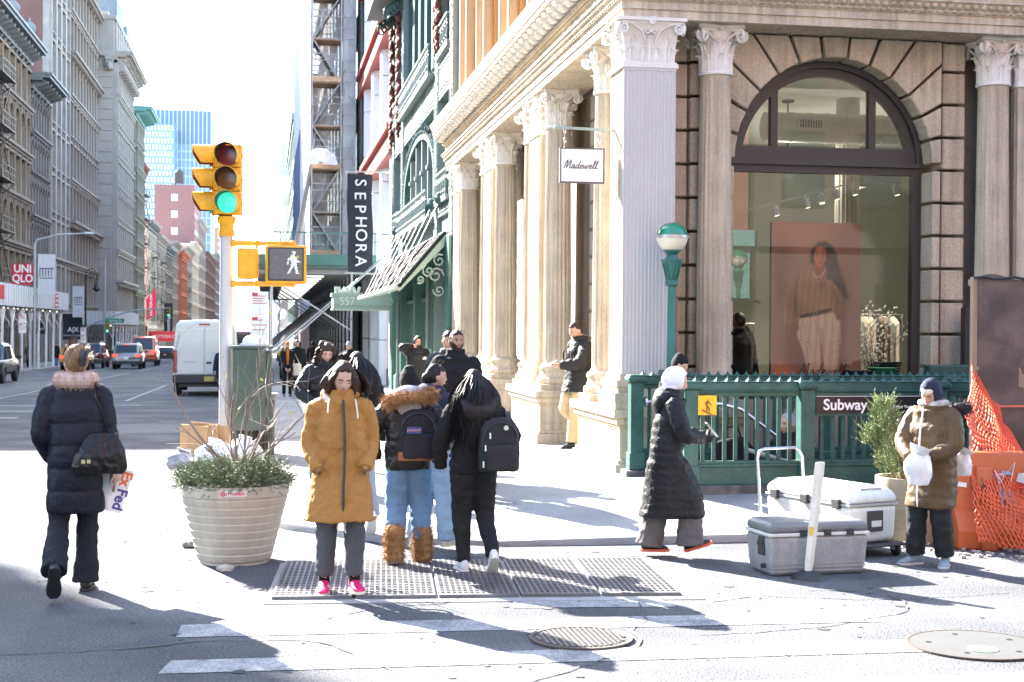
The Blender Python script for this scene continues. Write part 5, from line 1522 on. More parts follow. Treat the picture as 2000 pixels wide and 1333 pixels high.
# ---------------- left pavement sheds, lamps, signs
def shed(label, x0, x1, y0, y1, zb, zt, pitch, logo):
 t = thing('pavement_shed', label, 'pavement shed', ((x0+x1)/2, (y0+y1)/2, s_(y0)+.14))
 pm = mat('shed_parapet_white', (.50, .52, .55), .6, var=.05, vs=.7, stretch=(1, 3, .4))
 m = MB(); m.box(x1-.04, x1, y0, y1, zb, zt); m.box(x0, x1, y0-.04, y0, zb, zt); m.box(x0, x1, y1, y1+.04, zb, zt)
 build('parapet', m, pm, t)
 build('deck', MB().box(x0, x1-.05, y0, y1, zb-.05, zb+.15), mat('deck_grey', (.3, .3, .3), .8), t)
 m = MB()
 for k in range(int((x1-x0)/.35)): m.box(x0+.35*k, x0+.35*k+.03, y0-.06, y0-.04, zb, zt)
 y = y0
 while y < y1: m.box(x1, x1+.03, y, y+.04, zb, zt); y += .9
 build('parapet_ribs', m, WHITE, t, kind='stuff')
 y = y0 + .3
 ps = MB()
 while y < y1:
  for x in (x1-.25, x0+.4):
   zg = s_(y)+.14
   q = MB().box(x-.07, x+.07, y-.07, y+.07, zg, zb)
   for sg in (-1, 1):
    q.tube([(x, y+sg*.06, zb-1.5), (x, y+sg*.25, zb-.9), (x, y+sg*.7, zb-.35), (x, y+sg*1.25, zb-.06)], .05, 5)
    q.tube([(x, y, zb-1.5), (x+sg*.25, y, zb-.9), (x+sg*.7, y, zb-.35), (x+sg*1.15, y, zb-.06)], .05, 5) if (x + sg < x1) else None
   build('post', q, WHITE, t)
  y += pitch
 ll = mat('lit_bulb', (1, .95, .85), .5, emit=(1, .9, .7), es=.4)
 me = mesh_of('bulb', MB().ell((0, 0, 0), .06, 6, 4), ll)
 y = y0+.5
 while y < y1-.5: link('bulb', me, t, Vector((x1-.5, y, zb-.12))-t.location); y += 1.7
 return t
s1 = shed('white pavement shed with a red logo on its parapet in front of the tan building', -19, -15.0, 80, 113.5, 3.05, 4.35, 3.4, True)
s2 = shed('white pavement shed farther along in front of the pale block', -18.6, -14.7, 145, 171, 2.05, 3.35, 3.2, False)
REDSIGN = mat('sign_red', (.48, .015, .03), .5, var=.04)
build('logo', MB().box(-15.0, -14.965, 106.3, 107.9, 3.2, 4.2), REDSIGN, s1)
for a, z in ((106.55, 3.95), (106.55, 3.62), (106.55, 3.3), (107.2, 3.95), (107.2, 3.62), (107.2, 3.3)): build('logo_mark', MB().box(-14.965, -14.955, a, a+.5, z, z+.14), WHITE, s1)
build('red_panel', MB().box(-15.0, -14.96, 82, 86.2, 3.4, 4.2), REDSIGN, s1)
us = thing('shop_sign', 'square red UNIQLO sign above the white shed', 'sign', (-17.0, 105, 5))
build('face', MB().box(-17.75, -16.2, 105, 105.1, 4.75, 6.25), REDSIGN, us)
text('lettering', 'UNI', WHITE, us, Vector((-17.0, 104.99, 5.87))-us.location, .78, sx=.9, off=.02); text('lettering', 'QLO', WHITE, us, Vector((-17.0, 104.99, 5.18))-us.location, .78, sx=.85, off=.02)
def printed_banner(par, x0, x1, y, z0, z1):
 build('banner', MB().box(x0, x1, y, y+.02, z0, z1), mat('grey_banner', (.50, .51, .54), .7, var=.14, vs=2.2, stretch=(4, 1, 1)), par)
 q = MB()
 for k in range(5): q.box(x0+.1+(x1-x0-.2)*k/5, x0+.16+(x1-x0-.2)*k/5, y-.012, y-.004, z0+(z1-z0)*.45, z0+(z1-z0)*.62)
 q.box(x0+.1, x1-.1, y-.012, y-.004, z0+(z1-z0)*.63, z0+(z1-z0)*.66); q.box(x0+.12, x1-.12, y-.012, y-.004, z0+(z1-z0)*.4, z0+(z1-z0)*.42)
 build('printed_facade', q, mat('banner_ink', (.10, .10, .12), .7), par)
lp = thing('street_lamp', 'grey cobra-head street lamp with a long arm beside the white shed', 'street lamp', (-14.95, 97, s_(97)+.14))
build('pole', MB().tube([(-14.95, 97, s_(97)+.1), (-14.95, 97, 7.2), (-14.8, 97, 7.5), (-13.4, 97, 7.85), (-11.9, 97, 7.95)], [.12, .09, .07, .055, .05], 10), STEEL, lp, smooth=50)
build('lamp_head', MB().ell((-11.6, 97, 7.95), (.42, .16, .1), 12, 8), STEEL, lp, smooth=60)
printed_banner(lp, -14.75, -13.65, 97, 3.9, 6.55)
bc = thing('street_lamp', 'black bishop-crook lamp post with scrolled top and hanging lantern', 'street lamp', (-15.0, 124, s_(124)+.14))
zt = 6.1
pts = [(-15, 124, s_(124)+.1), (-15, 124, 1), (-15, 124, 4.5), (-15, 124, zt)]
cr = [(-14.55 - .45*cos(a), 124, zt+.0+.6*sin(a)) for a in [PI*i/10 for i in range(0, 11)]]
build('post', MB().tube(pts + cr[1:] + [(-14.1, 124, zt-.45)], [.16, .1, .07, .055] + [.045]*11, 8), BLACK, bc, smooth=50)
build('scroll', MB().tube([(-14.55+.32*(1-k/22)*cos(k*.5+PI), 124, zt+.1+.36*(1-k/22)*sin(k*.5+PI)) for k in range(20)], .04, 6), BLACK, bc, smooth=50)
build('lantern', MB().lathe([(.05, 0), (.08, -.15), (.16, -.4), (.3, -.65), (.33, -.72), (.2, -.85), (.02, -.95)], 12, (-14.1, 124, zt-.4)), BLACK, bc, smooth=40)
printed_banner(bc, -16.05, -15.12, 124, 2.6, 5.2)
ax = thing('shop_sign', 'black A|X banner sign under the second grey banner', 'sign', (-16.3, 125, 1.0))
build('face', MB().box(-17.0, -15.4, 125.2, 125.3, .7, 2.9), BAN, ax)
text('lettering', 'A|X', WHITE, ax, Vector((-16.15, 125.18, 1.55))-ax.location, .55, off=.01); text('lettering', 'ARMANI EXCHANGE', WHITE, ax, Vector((-16.15, 125.18, 1.05))-ax.location, .17)
def reg_sign(x, y, zt, h, w, label):
 t = thing('parking_sign', label, 'sign', (x, y, s_(y)+.14))
 build('post', MB().tube([(x-.1, y+.05, s_(y)+.1), (x-.1, y+.05, zt)], .04, 6), STEEL, t)
 build('plate', MB().box(x-w/2, x+w/2, y, y+.02, zt-h*.49, zt).box(x-w/2, x+w/2, y, y+.02, zt-h, zt-h*.51), WHITE, t)
 q = MB()
 for k in range(8): q.box(x-w*.4, x+w*(.4-.1*(k % 3)), y-.004, y, zt-h*(.1+.05*k*(1 if k < 4 else 2)), zt-h*(.1+.05*k*(1 if k < 4 else 2))+.03)
 q.box(x-w*.42, x-w*.1, y-.006, y-.004, zt-h*.09, zt-h*.02); q.box(x-w*.42, x-w*.1, y-.006, y-.004, zt-h*.6, zt-h*.53)
 build('printed_lines', q, mat('sign_print', (.45, .08, .08), .6), t)
reg_sign(-14.9, 92, 2.6, 1.2, .45, 'white parking sign on a post by the first shed')
reg_sign(-14.8, 121, 1.75, 1.25, .45, 'white parking sign below the bishop-crook lamp')
reg_sign(-.25, 52.5, 3.15, 1.75, .62, 'tall red and white parking sign by the dark shed')
m = MB()
ra = thing('red_awning', 'small round red awning over a shop under the first shed', 'awning', (-18.6, 99, 1.9))
build('cloth', MB().rings([[(-18.9+.6+.62*cos(a), 99+.5*k, 1.5+.95*sin(a)*(1 if k else .98)) for a in [PI*i/8 for i in range(9)]] for k in (0, 1, 2)]), REDSIGN, ra)
bs = thing('shop_sign', 'small dark projecting sign under the first shed', 'sign', (-17.5, 118, 1.6))
build('face', MB().box(-18.3, -17.2, 118, 118.2, 1.2, 2.1), BAN, bs); text('lettering', 'mez', WHITE, bs, Vector((-17.75, 117.98, 1.65))-bs.location, .4)
# mast arm with street sign and signal at the side street
ma = thing('mast_arm_signal', 'mast arm over the road with green Spring St sign and signals', 'traffic light', (-15.5, 143, s_(143)+.14))
zq = 3.0
build('pole', MB().tube([(-15.5, 143, s_(143)), (-15.5, 143, 8.5)], [.14, .1], 8), STEEL, ma)
build('arm', MB().tube([(-17.2, 143, 1.8), (-15.5, 143, 2.6), (-13, 143, 3.4), (-9.3, 143, 3.7)], [.08, .08, .07, .05], 8), STEEL, ma)
build('street_sign', MB().box(-15.4, -13.65, 142.9, 142.95, 2.2, 2.62), mat('street_sign_green', (.01, .27, .13), .5), ma)
text('lettering', 'Spring St', WHITE, ma, Vector((-14.52, 142.88, 2.42))-ma.location, .36, sx=.95)
hd = MB().box(-.16, .16, -.1, .1, -.5, .5)
for k in (-1, 0, 1): hd.tube([(0, -.1, .32*k), (0, -.32, .32*k-.02)], .13, 8)
for x, z in ((-15.2, 1.75), (-9.4, 3.3)):
 h_ = build('signal_head', hd, mat('dark_yellow', (.30, .20, .02), .5), ma, world=False); h_.location = Vector((x, 142.8, z))-ma.location
 build('green_lens', MB().tube([(0, -.33, -.34), (0, -.34, -.34)], .1, 8), mat('far_green_light', (.1, .9, .6), .5, emit=(.15, 1, .7), es=.25), h_, world=False)
def hang(nm, label, x0, x1, y, z0, z1, m_, word, size, vert=False, skew=0):
 t = thing('hanging_banner', label, 'banner', ((x0+x1)/2, y, z0))
 build('cloth', MB().prism([(x0, z0), (x1, z0+skew*.5), (x1, z1+skew), (x0, z1)], 'y', y, y+.05), m_, t)
 text('lettering', word, WHITE, t, Vector(((x0+x1)/2, y-.02, (z0+z1)/2+skew*.4))-t.location, size, (PI/2, (-PI/2 if vert else 0), 0), off=.01)
 build('bracket', MB().bar((x0-1.0, y, z1-.1), (x1, y, z1-.1+skew), .08), BLACK, t)
RP = mat('banner_crimson', (.42, .02, .07), .6)
hang('b', 'slanted crimson COTTON ON banner past the side street', -19.4, -17.9, 240, 2.9, 6.3, RP, 'COTTON ON', .55, True, 2.0)
hang('b', 'tall black banner with white lettering beyond the crimson one', -19.0, -17.4, 275, -.2, 6.3, BAN, 'bloomingdales', .9, True)
hang('b', 'small red MINI banner above the white van', -14.6, -13.0, 262, -2.2, 1.2, mat('banner_red', (.50, .03, .04), .6), 'MINI', 1.0, True)
cb = thing('shop_sign', 'wide red COTTON ON fascia sign at the side street', 'sign', (-16.3, 246, -1))
build('face', MB().box(-19.5, -14.9, 245, 245.3, -.6, 1.1), mat('banner_red', (0, 0, 0)), cb); text('lettering', 'COTTON ON', WHITE, cb, Vector((-16.7, 244.98, .2))-cb.location, .72)
# ================================================================ vehicles
TYRE = mat('tyre_rubber', (.02, .02, .02), .85, var=.1)
RIM = mat('alloy_rim', (.42, .43, .45), .35, .8)
CARGLASS = mat('car_glass', (.02, .025, .03), .05, fine=0, var=0)
TAIL = mat('tail_lamp_red', (.35, .015, .015), .25)
TAIL_ON = mat('tail_lamp_lit', (.6, .03, .02), .3, emit=(1, .08, .05), es=.22)
BLKPL = mat('black_plastic', (.03, .03, .032), .55)
PLATE = mat('number_plate', (.55, .42, .12), .5)
me_tyre = mesh_of('tyre', MB().rings([[(x, r*cos(2*PI*j/20), r*sin(2*PI*j/20)) for j in range(20)] for x, r in ((-.11, .22), (-.12, .30), (-.09, .355), (.09, .355), (.12, .30), (.11, .22))]), TYRE, smooth=35)
mr = MB().rings([[(x, r*cos(2*PI*j/20), r*sin(2*PI*j/20)) for j in range(20)] for x, r in ((-.1, .22), (-.1, .24), (.1, .24), (.1, .22))])
for q in range(7):
 a = q*2*PI/7
 for sx in (-1, 1): mr.bar((sx*.085, .03*cos(a), .03*sin(a)), (sx*.085, .22*cos(a), .22*sin(a)), .03, .045)
mr.tube([(-.1, 0, 0), (.1, 0, 0)], .05, 8)
me_rim = mesh_of('rim', mr, RIM, smooth=30)
def sect(y, hw, z0, z1, tuck=.06, rr=.12):
 """rounded car section: 14 points round"""
 w1 = hw - tuck
 return [(-hw*.86, y, z0), (-hw, y, z0+.12), (-hw, y, z0+(z1-z0)*.55), (-hw+tuck*.35, y, z1-rr), (-w1+.02, y, z1-.03), (-w1*.6, y, z1), (-w1*.2, y, z1+.005),
   (w1*.2, y, z1+.005), (w1*.6, y, z1), (w1-.02, y, z1-.03), (hw-tuck*.35, y, z1-rr), (hw, y, z0+(z1-z0)*.55), (hw, y, z0+.12), (hw*.86, y, z0)]
def car(name, label, cat, loc, paint, L=4.8, W=1.9, H=1.7, belt=1.02, kind='suv', rz=0, group=None, lit=False, gz=None):
 z = s_(loc[1]) if gz is None else gz
 t = thing(name, label, cat, (loc[0], loc[1], z), rz, group)
 hw = W/2; h2 = L/2
 wr = .36; base = L*.29
 m = MB()
 if kind == 'pickup':
  st = [(-h2, .97, .5, .98), (-h2+.1, 1, .42, 1.05), (-h2+1.7, 1, .38, 1.07), (-h2+1.75, 1, .38, 1.07), (h2-1.2, 1, .38, 1.08), (h2-.3, .97, .4, 1.0), (h2, .86, .48, .82)]
  gh = [(-h2+1.75, .86, 1.06), (-h2+1.95, .82, H-.02), (-h2+2.6, .82, H), (h2-2.0, .82, H-.03), (h2-1.15, .86, 1.08)]
 elif kind == 'sedan':
  st = [(-h2, .92, .45, .92), (-h2+.12, .98, .38, .98), (-h2+.9, 1, .34, 1.0), (0, 1, .34, .98), (h2-1.2, 1, .34, .95), (h2-.3, .95, .36, .82), (h2, .84, .42, .68)]
  gh = [(-h2+.55, .84, .98), (-h2+1.15, .76, H-.03), (-.2, .76, H), (h2-1.9, .78, H-.06), (h2-1.15, .84, .95)]
 else:
  st = [(-h2, .94, .5, 1.0), (-h2+.1, .99, .4, belt+.02), (-h2+.9, 1, .36, belt+.03), (0, 1, .36, belt+.02), (h2-1.25, 1, .36, belt), (h2-.3, .95, .38, belt-.1), (h2, .86, .45, belt-.26)]
  gh = [(-h2+.06, .90, belt), (-h2+.38, .82, H-.06), (-h2+.8, .80, H), (.2, .80, H), (h2-2.0, .80, H-.06), (h2-1.15, .87, belt)]
 m.rings([sect(y, hw*k, a, b, .07) for y, k, a, b in st])
 rs = []
 for y, k, zz in gh:
  lo = belt-.04 if kind != 'sedan' else .93
  rs.append([(-hw*.92, y, lo), (-hw*k-.01, y, max(zz-.1, lo+.01)), (-hw*k+.08, y, max(zz-.015, lo+.02)), (0, y, max(zz, lo+.025)), (hw*k-.08, y, max(zz-.015, lo+.02)), (hw*k+.01, y, max(zz-.1, lo+.01)), (hw*.92, y, lo)])
 m.rings(rs)
 build('body', m, paint, t, smooth=40, world=False)
 # windows
 def P(i, s, f):
  y, k, zz = gh[i]; return Vector((s*hw*k, y, zz))
 ya, ka, za = gh[0]; yb, kb, zb = gh[1]
 lo = belt+.02
 q = MB().panel([(-hw*.74, ya-.045+.1*(yb-ya), za+.1), (hw*.74, ya-.045+.1*(yb-ya), za+.1), (hw*.68, yb-.05, zb-.1), (-hw*.68, yb-.05, zb-.1)], .03)
 build('rear_window', q, CARGLASS, t, world=False)
 yc, kc, zc_ = gh[-2]; yd, kd, zd = gh[-1]
 q = MB().panel([(-hw*.74, yd+.03, zd+.1), (hw*.74, yd+.03, zd+.1), (hw*.68, yc+.05, zc_-.06), (-hw*.68, yc+.05, zc_-.06)], .03)
 build('windscreen', q, CARGLASS, t, world=False)
 n = 2 if kind != 'suv' else 3
 y0, y1 = yb+.12, yc-.12
 for sgn in (-1, 1):
  for i in range(n):
   a = y0+(y1-y0)*i/n+.05; b = y0+(y1-y0)*(i+1)/n-.05
   xb, xt = sgn*(hw*.925), sgn*(hw*.835)
   q = MB().panel([(xb, a-(.1 if i == 0 else 0), belt+.06), (xb, b+(.12 if i == n-1 else 0), belt+.06), (xt, b-.02, H-.16), (xt, a+.02, H-.16)], .03*sgn)
   build('side_window', q, CARGLASS, t, world=False)
  for yy in (-base, base):
   w_ = link('wheel', me_tyre, t, (sgn*(hw-.1), yy, wr)); link('rim', me_rim, w_)
   ar = MB().tube([(sgn*(hw+.005), yy+.42*cos(a), wr+.42*sin(a)) for a in [PI*i/10 for i in range(11)]], .035, 5)
   build('wheel_arch', ar, BLKPL, t, world=False)
  build('tail_lamp', MB().obox((sgn*hw*.80, -h2+.03, belt-.12), (W*.18, .1, .2)), TAIL_ON if lit else TAIL, t, world=False, bevel=.02)
  build('headlamp', MB().obox((sgn*hw*.68, h2-.06, belt-.36), (W*.16, .12, .14)), mat('headlamp', (.7, .7, .72), .15), t, world=False, bevel=.02)
  build('wing_mirror', MB().obox((sgn*(hw+.1), yd-.1, belt+.1), (.2, .12, .14)), BLKPL, t, world=False, bevel=.03)
 build('rear_bumper', MB().box(-hw*.93, hw*.93, -h2-.06, -h2+.15, .38, .62), BLKPL, t, world=False, bevel=.03)
 build('number_plate', MB().box(-.16, .16, -h2-.02, -h2-.005, .72, .88), PLATE if not lit else WHITE, t, world=False)
 if lit: build('brake_light', MB().box(-.22, .22, gh[1][0]-.06, gh[1][0], H-.1, H-.06), TAIL_ON, t, world=False)
 if kind == 'suv':
  for sgn in (-1, 1): build('roof_rail', MB().tube([(sgn*hw*.72, yb+.3, H), (sgn*hw*.72, yb+.4, H+.06), (sgn*hw*.72, yc-.3, H+.04)], .02, 5), RIM, t, world=False)
 return t
CP = lambda n, c, r=.28, **k: mat(n, c, r, .25, var=.03, fine=.02, coat=.6, **k)
# white delivery van, rear view
vn = thing('delivery_van', 'white delivery van parked by the kerb with dark bumper', 'van', (-2.03, 48.35, s_(48.35)))
m = MB()
vw = 1.0
def vsec(y, k, zt, z0=.5):
 return [(-vw, y, z0), (-vw*1.02, y, 1.1), (-vw*1.0, y, 1.5), (-vw*.96*k, y, zt-.35), (-vw*.92*k, y, zt-.12), (-vw*.82*k, y, zt-.02), (0, y, zt+.02), (vw*.82*k, y, zt-.02), (vw*.92*k, y, zt-.12), (vw*.96*k, y, zt-.35), (vw, y, 1.5), (vw*1.02, y, 1.1), (vw, y, z0)]
m.rings([vsec(0, .985, 2.42), vsec(.06, 1, 2.5), vsec(.5, 1, 2.53), vsec(3.9, 1, 2.5), vsec(4.4, .95, 2.3), vsec(5.2, .9, 1.5), vsec(5.6, .86, 1.2)])
VP = mat('van_white', (.66, .67, .68), .3, var=.03, coat=.5, fine=.02)
build('body', m, VP, vn, world=False, smooth=35)
for sx in (-1, 1):
 q = MB(); x0, x1 = (.012, .86) if sx > 0 else (-.86, -.012)
 q.prism([(x0, .72), (x1, .72), (x1+.0, 1.6), (x1*.985, 2.2), (x0*.95 if sx < 0 else x0, 2.26)] if sx > 0 else [(x1, .72), (x0, .72), (x0, 1.6), (x0*.985, 2.2), (x1, 2.26)], 'y', -.03, .01)
 d = build('rear_door', q, VP, vn, world=False, bevel=.02)
 pnl = MB(); a, b = (.1, .78) if sx > 0 else (-.78, -.1)
 pnl.prism([(a, 1.42), (b, 1.42), (b, 1.95), (b-.06*sx, 2.08), (a+.0, 2.1)] if sx > 0 else [(b, 1.42), (a, 1.42), (a, 1.95), (a+.06, 2.08), (b, 2.1)], 'y', -.038, -.03)
 build('pressed_panel', pnl, VP, d, world=False, bevel=.008)
 build('tail_lamp', MB().obox((sx*.95, -.02, 1.15), (.12, .1, .75)), TAIL, vn, world=False, bevel=.03)
 build('hinge', MB().box(sx*.88-.03, sx*.88+.03, -.05, 0, 1.9, 2.0).box(sx*.88-.03, sx*.88+.03, -.05, 0, .9, 1.0), VP, vn, world=False)
 for yy in (.9, 4.5):
  w_ = link('wheel', me_tyre, vn, (sx*.9, yy, .36)); link('rim', me_rim, w_)
build('door_handle', MB().box(.06, .24, -.07, -.03, 1.08, 1.14), BLKPL, vn, world=False, bevel=.01)
build('rear_bumper', MB().box(-1.02, 1.02, -.16, .2, .42, .72), BLKPL, vn, world=False, bevel=.05)
build('under_body', MB().box(-.85, .85, .1, 5.2, .3, .5), BLACK, vn, world=False)
build('brake_light', MB().box(-.18, .18, -.03, .02, 2.36, 2.41), TAIL, vn, world=False)
build('roof_beacon', MB().box(.45, .75, .3, .5, 2.5, 2.56), mat('blue_plastic', (.05, .12, .4), .4), vn, world=False, bevel=.01)
build('number_plate', MB().box(.0, .32, -.17, -.16, .5, .66), PLATE, vn, world=False)
text('lettering', 'TRANSIT', mat('badge_grey', (.2, .2, .22), .3, .8), vn, (-.5, -.036, 1.13), .09, space=1.4)
car('parked_pickup', 'dark green pickup truck parked at the left edge', 'pickup truck', (-12.1, 65.8), CP('paint_dark_green', (.03, .042, .042)), L=5.6, W=1.92, H=1.78, kind='pickup')
car('suv', 'silver grey SUV driving away with its brake lights lit', 'SUV', (-9.75, 106), CP('paint_grey', (.20, .21, .22)), L=5.0, W=1.98, H=1.86, belt=1.12, lit=True)
car('taxi', 'golden yellow taxi parked at the left kerb behind the woman', 'taxi', (-12.7, 101), CP('paint_yellow', (.55, .27, .02)), L=4.7, W=1.85, H=1.66, lit=True)
car('suv', 'black SUV parked just past the yellow taxi', 'SUV', (-12.75, 110), CP('paint_black', (.02, .022, .026)), L=5.1, W=2.0, H=1.88, belt=1.12)
car('car', 'dark car with an orange roof light beyond the orange van', 'car', (-10.1, 150), CP('paint_black', (0, 0, 0)), L=4.7, W=1.85, H=1.6)
car('car', 'white car parked beyond the white van', 'car', (-2.5, 92), CP('paint_white', (.7, .7, .7)), L=4.6, W=1.85, H=1.45, kind='sedan')
ov = car('orange_van', 'orange van with dark rear window in front of the grey SUV', 'van', (-9.9, 122), CP('paint_orange', (.55, .10, .035)), L=5.4, W=2.05, H=2.45, belt=1.3, lit=True)
bu = thing('coach', 'dark red coach far along the right kerb', 'bus', (-2.3, 150, s_(150)))
build('body', MB().box(-1.25, 1.25, 0, 11, .35, 3.2), CP('paint_maroon', (.22, .02, .04)), bu, world=False, bevel=.18)
build('rear_window', MB().box(-1.05, 1.05, -.03, 0, 1.9, 2.9), CARGLASS, bu, world=False)
for sx in (-1, 1):
 build('tail_lamp', MB().box(sx*1.1-.1, sx*1.1+.1, -.04, 0, .9, 1.5), mat('amber_lamp', (.6, .3, .03), .4), bu, world=False)
 for yy in (2, 9): w_ = link('wheel', me_tyre, bu, (sx*1.15, yy, .45), None, (1.2, 1.25, 1.25)); link('rim', me_rim, w_)
# bicycle under the rider
bk = thing('bicycle', 'dark bicycle ridden down the road with a red tail light', 'bicycle', (-10.45, 104, s_(104)))
for yy in (-.52, .52):
 w_ = build('wheel', MB().tube([(0, yy+.33*cos(a), .34+.33*sin(a)) for a in [2*PI*i/20 for i in range(21)]], .02, 5), TYRE, bk, world=False)
 sp_ = MB()
 for k in range(8): sp_.bar((0, yy, .34), (0, yy+.32*cos(k*PI/4), .34+.32*sin(k*PI/4)), .006)
 build('spokes', sp_, RIM, w_, world=False)
build('frame', MB().tube([(0, -.52, .34), (0, -.2, .85), (0, .35, .85), (0, .52, .34)], .02, 5).tube([(0, -.2, .85), (0, -.05, .34), (0, .35, .8)], .02, 5).tube([(0, -.52, .34), (0, -.05, .34)], .015, 5).tube([(0, .35, .85), (0, .38, 1.0), (-.3, .4, 1.03)], .015, 5).tube([(0, .38, 1.0), (.3, .4, 1.03)], .015, 5), BLACK, bk, world=False)
build('saddle', MB().ell((0, -.22, .92), (.07, .14, .035), 8, 5), BLACK, bk, world=False)
build('tail_light', MB().ell((0, -.4, .78), .04, 6, 4), TAIL_ON, bk, world=False)
b2 = thing('bicycle', 'dark bicycle standing by the shed post in the shade', 'bicycle', (.1, 56, zw(0, 56)), .2)
for yy in (-.52, .52):
 w_ = build('wheel', MB().tube([(0, yy+.33*cos(a), .34+.33*sin(a)) for a in [2*PI*i/20 for i in range(21)]], .02, 5), TYRE, b2, world=False)
build('frame', MB().tube([(0, -.52, .34), (0, -.2, .85), (0, .35, .85), (0, .52, .34)], .02, 5).tube([(0, -.2, .85), (0, -.05, .34), (0, .35, .8)], .02, 5), BLACK, b2, world=False)
# cones and barricade on the left kerb
for k, (x, y) in enumerate(((-13.4, 126), (-13.0, 127))):
 c = thing('traffic_cone', ('orange traffic cone by the left kerb', 'orange traffic cone behind the first at the left kerb')[k], 'traffic cone', (x, y, s_(y)))
 build('cone', MB().lathe([(.2, .04), (.04, .75), (.03, .78)], 12).box(-.25, .25, -.25, .25, 0, .04), mat('cone_orange', (.75, .12, .02), .5), c, world=False, smooth=40)
 build('reflective_band', MB().lathe([(.145, .35), (.105, .52)], 12), WHITE, c, world=False, smooth=40)
c = thing('barricade', 'slim white and orange barricade post at the left kerb', 'barricade', (-14.3, 128, s_(128)+.1))
build('post', MB().box(-.25, .25, -.06, .06, 0, 1.5), WHITE, c, world=False); build('stripe', MB().box(-.255, .255, -.065, .065, .9, 1.1).box(-.255, .255, -.065, .065, .4, .6), mat('cone_orange', (0, 0, 0)), c, world=False)
# ================================================================ street furniture near the camera
YEL = mat('signal_yellow', (.70, .34, .008), .45, var=.14, vs=6, fine=.14, bs=40, streak=.12)
# ---- traffic signal
tl = thing('traffic_signal', 'grey pole with yellow traffic light showing green and a walk signal', 'traffic light', (-.55, 20, s_(20)))
PX, PY = -.55, 20
build('pole', MB().tube([(PX, PY, -.1), (PX, PY, .25)], .13, 20).tube([(PX, PY, .25), (PX, PY, 3.16)], [.092, .085], 24), mat('silver_pole_paint', (.46, .47, .48), .45, .2, var=.06, vs=2, streak=.08), tl, smooth=40)
build('collar', MB().lathe([(.11, 0), (.115, .06), (.1, .1), (.1, .2), (.13, .24), (.13, .27), (.05, .3)], 16, (PX, PY, 3.1)).tube([(PX-.12, PY-.03, 3.32), (PX+.12, PY-.03, 3.32)], .05, 8), YEL, tl, smooth=40)
SG = 3.39
def sig_head(cx, cy, rz, lit):
 M3 = Matrix.Rotation(rz, 3, 'Z'); c0 = Vector((cx, cy, 0))
 T = lambda p: c0 + M3 @ Vector(p)
 def X(mb): mb.v = [tuple(T(p)) for p in mb.v]; return mb
 mb = MB()
 for k in range(3): mb.box(-.165, .165, -.02, .19, SG+.322*k+.004, SG+.322*k+.318); mb.box(-.15, .15, -.035, -.02, SG+.322*k+.015, SG+.322*k+.307)
 h = build('signal_head', X(mb), YEL, tl, bevel=.014)
 for k in range(3):
  z = SG+.322*k+.161
  nm = ('green', 'amber', 'red')[k]
  on = lit and k == 0
  lm = mat('lens_'+nm+('_lit' if on else ''), ((.02, .45, .33), (.17, .075, .02), (.16, .015, .015))[k], .25, emit=(.08, .95, .68) if on else None, es=.085 if on else 0, var=.1, vs=30)
  q = MB().tube([(0, -.05, z), (0, -.062, z)], .142, 24).tube([(0, -.062, z), (0, -.075, z)], [.142, .06], 24)
  build(nm+'_lens', X(q), lm, h, smooth=50)
  q = MB(); R_o = .158
  a0, a1 = rad(-38), rad(218)
  n = 20
  rs = []
  for (yy, r) in ((-.03, .162), (-.30, .158), (-.30, .150), (-.03, .152)):
   rs.append([(r*cos(a0+(a1-a0)*j/n), yy - (.0 if yy > -.1 else .0) + (.10*max(0, -sin(a0+(a1-a0)*j/n)+.35) if yy < -.1 else 0), z + r*sin(a0+(a1-a0)*j/n)) for j in range(n+1)])
  q.rings(rs + [rs[0]], False, False)
  for pc_ in (0, 1): pass
  v = build('visor', X(q), YEL, h, smooth=40)
  q = MB().rings([[(r*cos(a0+(a1-a0)*j/n), yy + (.10*max(0, -sin(a0+(a1-a0)*j/n)+.35) if yy < -.1 else 0), z + r*sin(a0+(a1-a0)*j/n)) for j in range(n+1)] for yy, r in ((-.06, .1495), (-.292, .1485))], False, False)
  build('visor_lining', X(q), BLACK, h, smooth=40, recalc=False)
  q = MB().box(.165, .185, .06, .1, z-.02, z+.02); build('latch', X(q), YEL, h)
sig_head(PX+.03, PY-.14, rad(-8), True)
sig_head(PX-.16, PY+.02, rad(-82), False)
# brackets and pedestrian heads
for z in (3.01, 2.45):
 m = MB()
 m.tube([(PX, PY-.02, z), (PX+.9, PY-.12, z)], .035, 10); m.ell((PX+.9, PY-.12, z), .045, 8, 6); m.ell((PX+.1, PY-.03, z), .055, 8, 6); m.ell((PX+.42, PY-.07, z), .05, 8, 6)
 build('bracket', m, YEL, tl, smooth=50)
# box seen from behind / side
q = MB().box(PX+.15, PX+.44, PY-.12, PY+.12, 2.52, 2.94)
build('pedestrian_head', q, YEL, tl, bevel=.04, segs=3)
hx0, hx1, hz0, hz1, hy = PX+.53, PX+1.09, 2.455, 2.985, PY-.22
q = MB().box(hx0, hx1, hy, hy+.16, hz0, hz1)
ph = build('pedestrian_head', q, YEL, tl, bevel=.035, segs=3)
build('display', MB().box(hx0+.035, hx1-.035, hy-.012, hy+.01, hz0+.035, hz1-.035), mat('display_black', (.022, .022, .025), .35), ph, bevel=.01)
build('display_mesh', MB().box(hx0+.06, hx1-.06, hy-.016, hy-.012, hz0+.06, hz1-.055), mat('display_grey', (.10, .10, .105), .6, var=.15, vs=20), ph)
def in_caps(p, segs):
 for (ax, az, bx, bz, r) in segs:
  a = Vector((ax, az)); b = Vector((bx, bz)); d = b-a
  t = max(0, min(1, (Vector(p)-a).dot(d)/max(1e-9, d.length_squared)))
  if (Vector(p)-a-d*t).length < r: return True
 return False
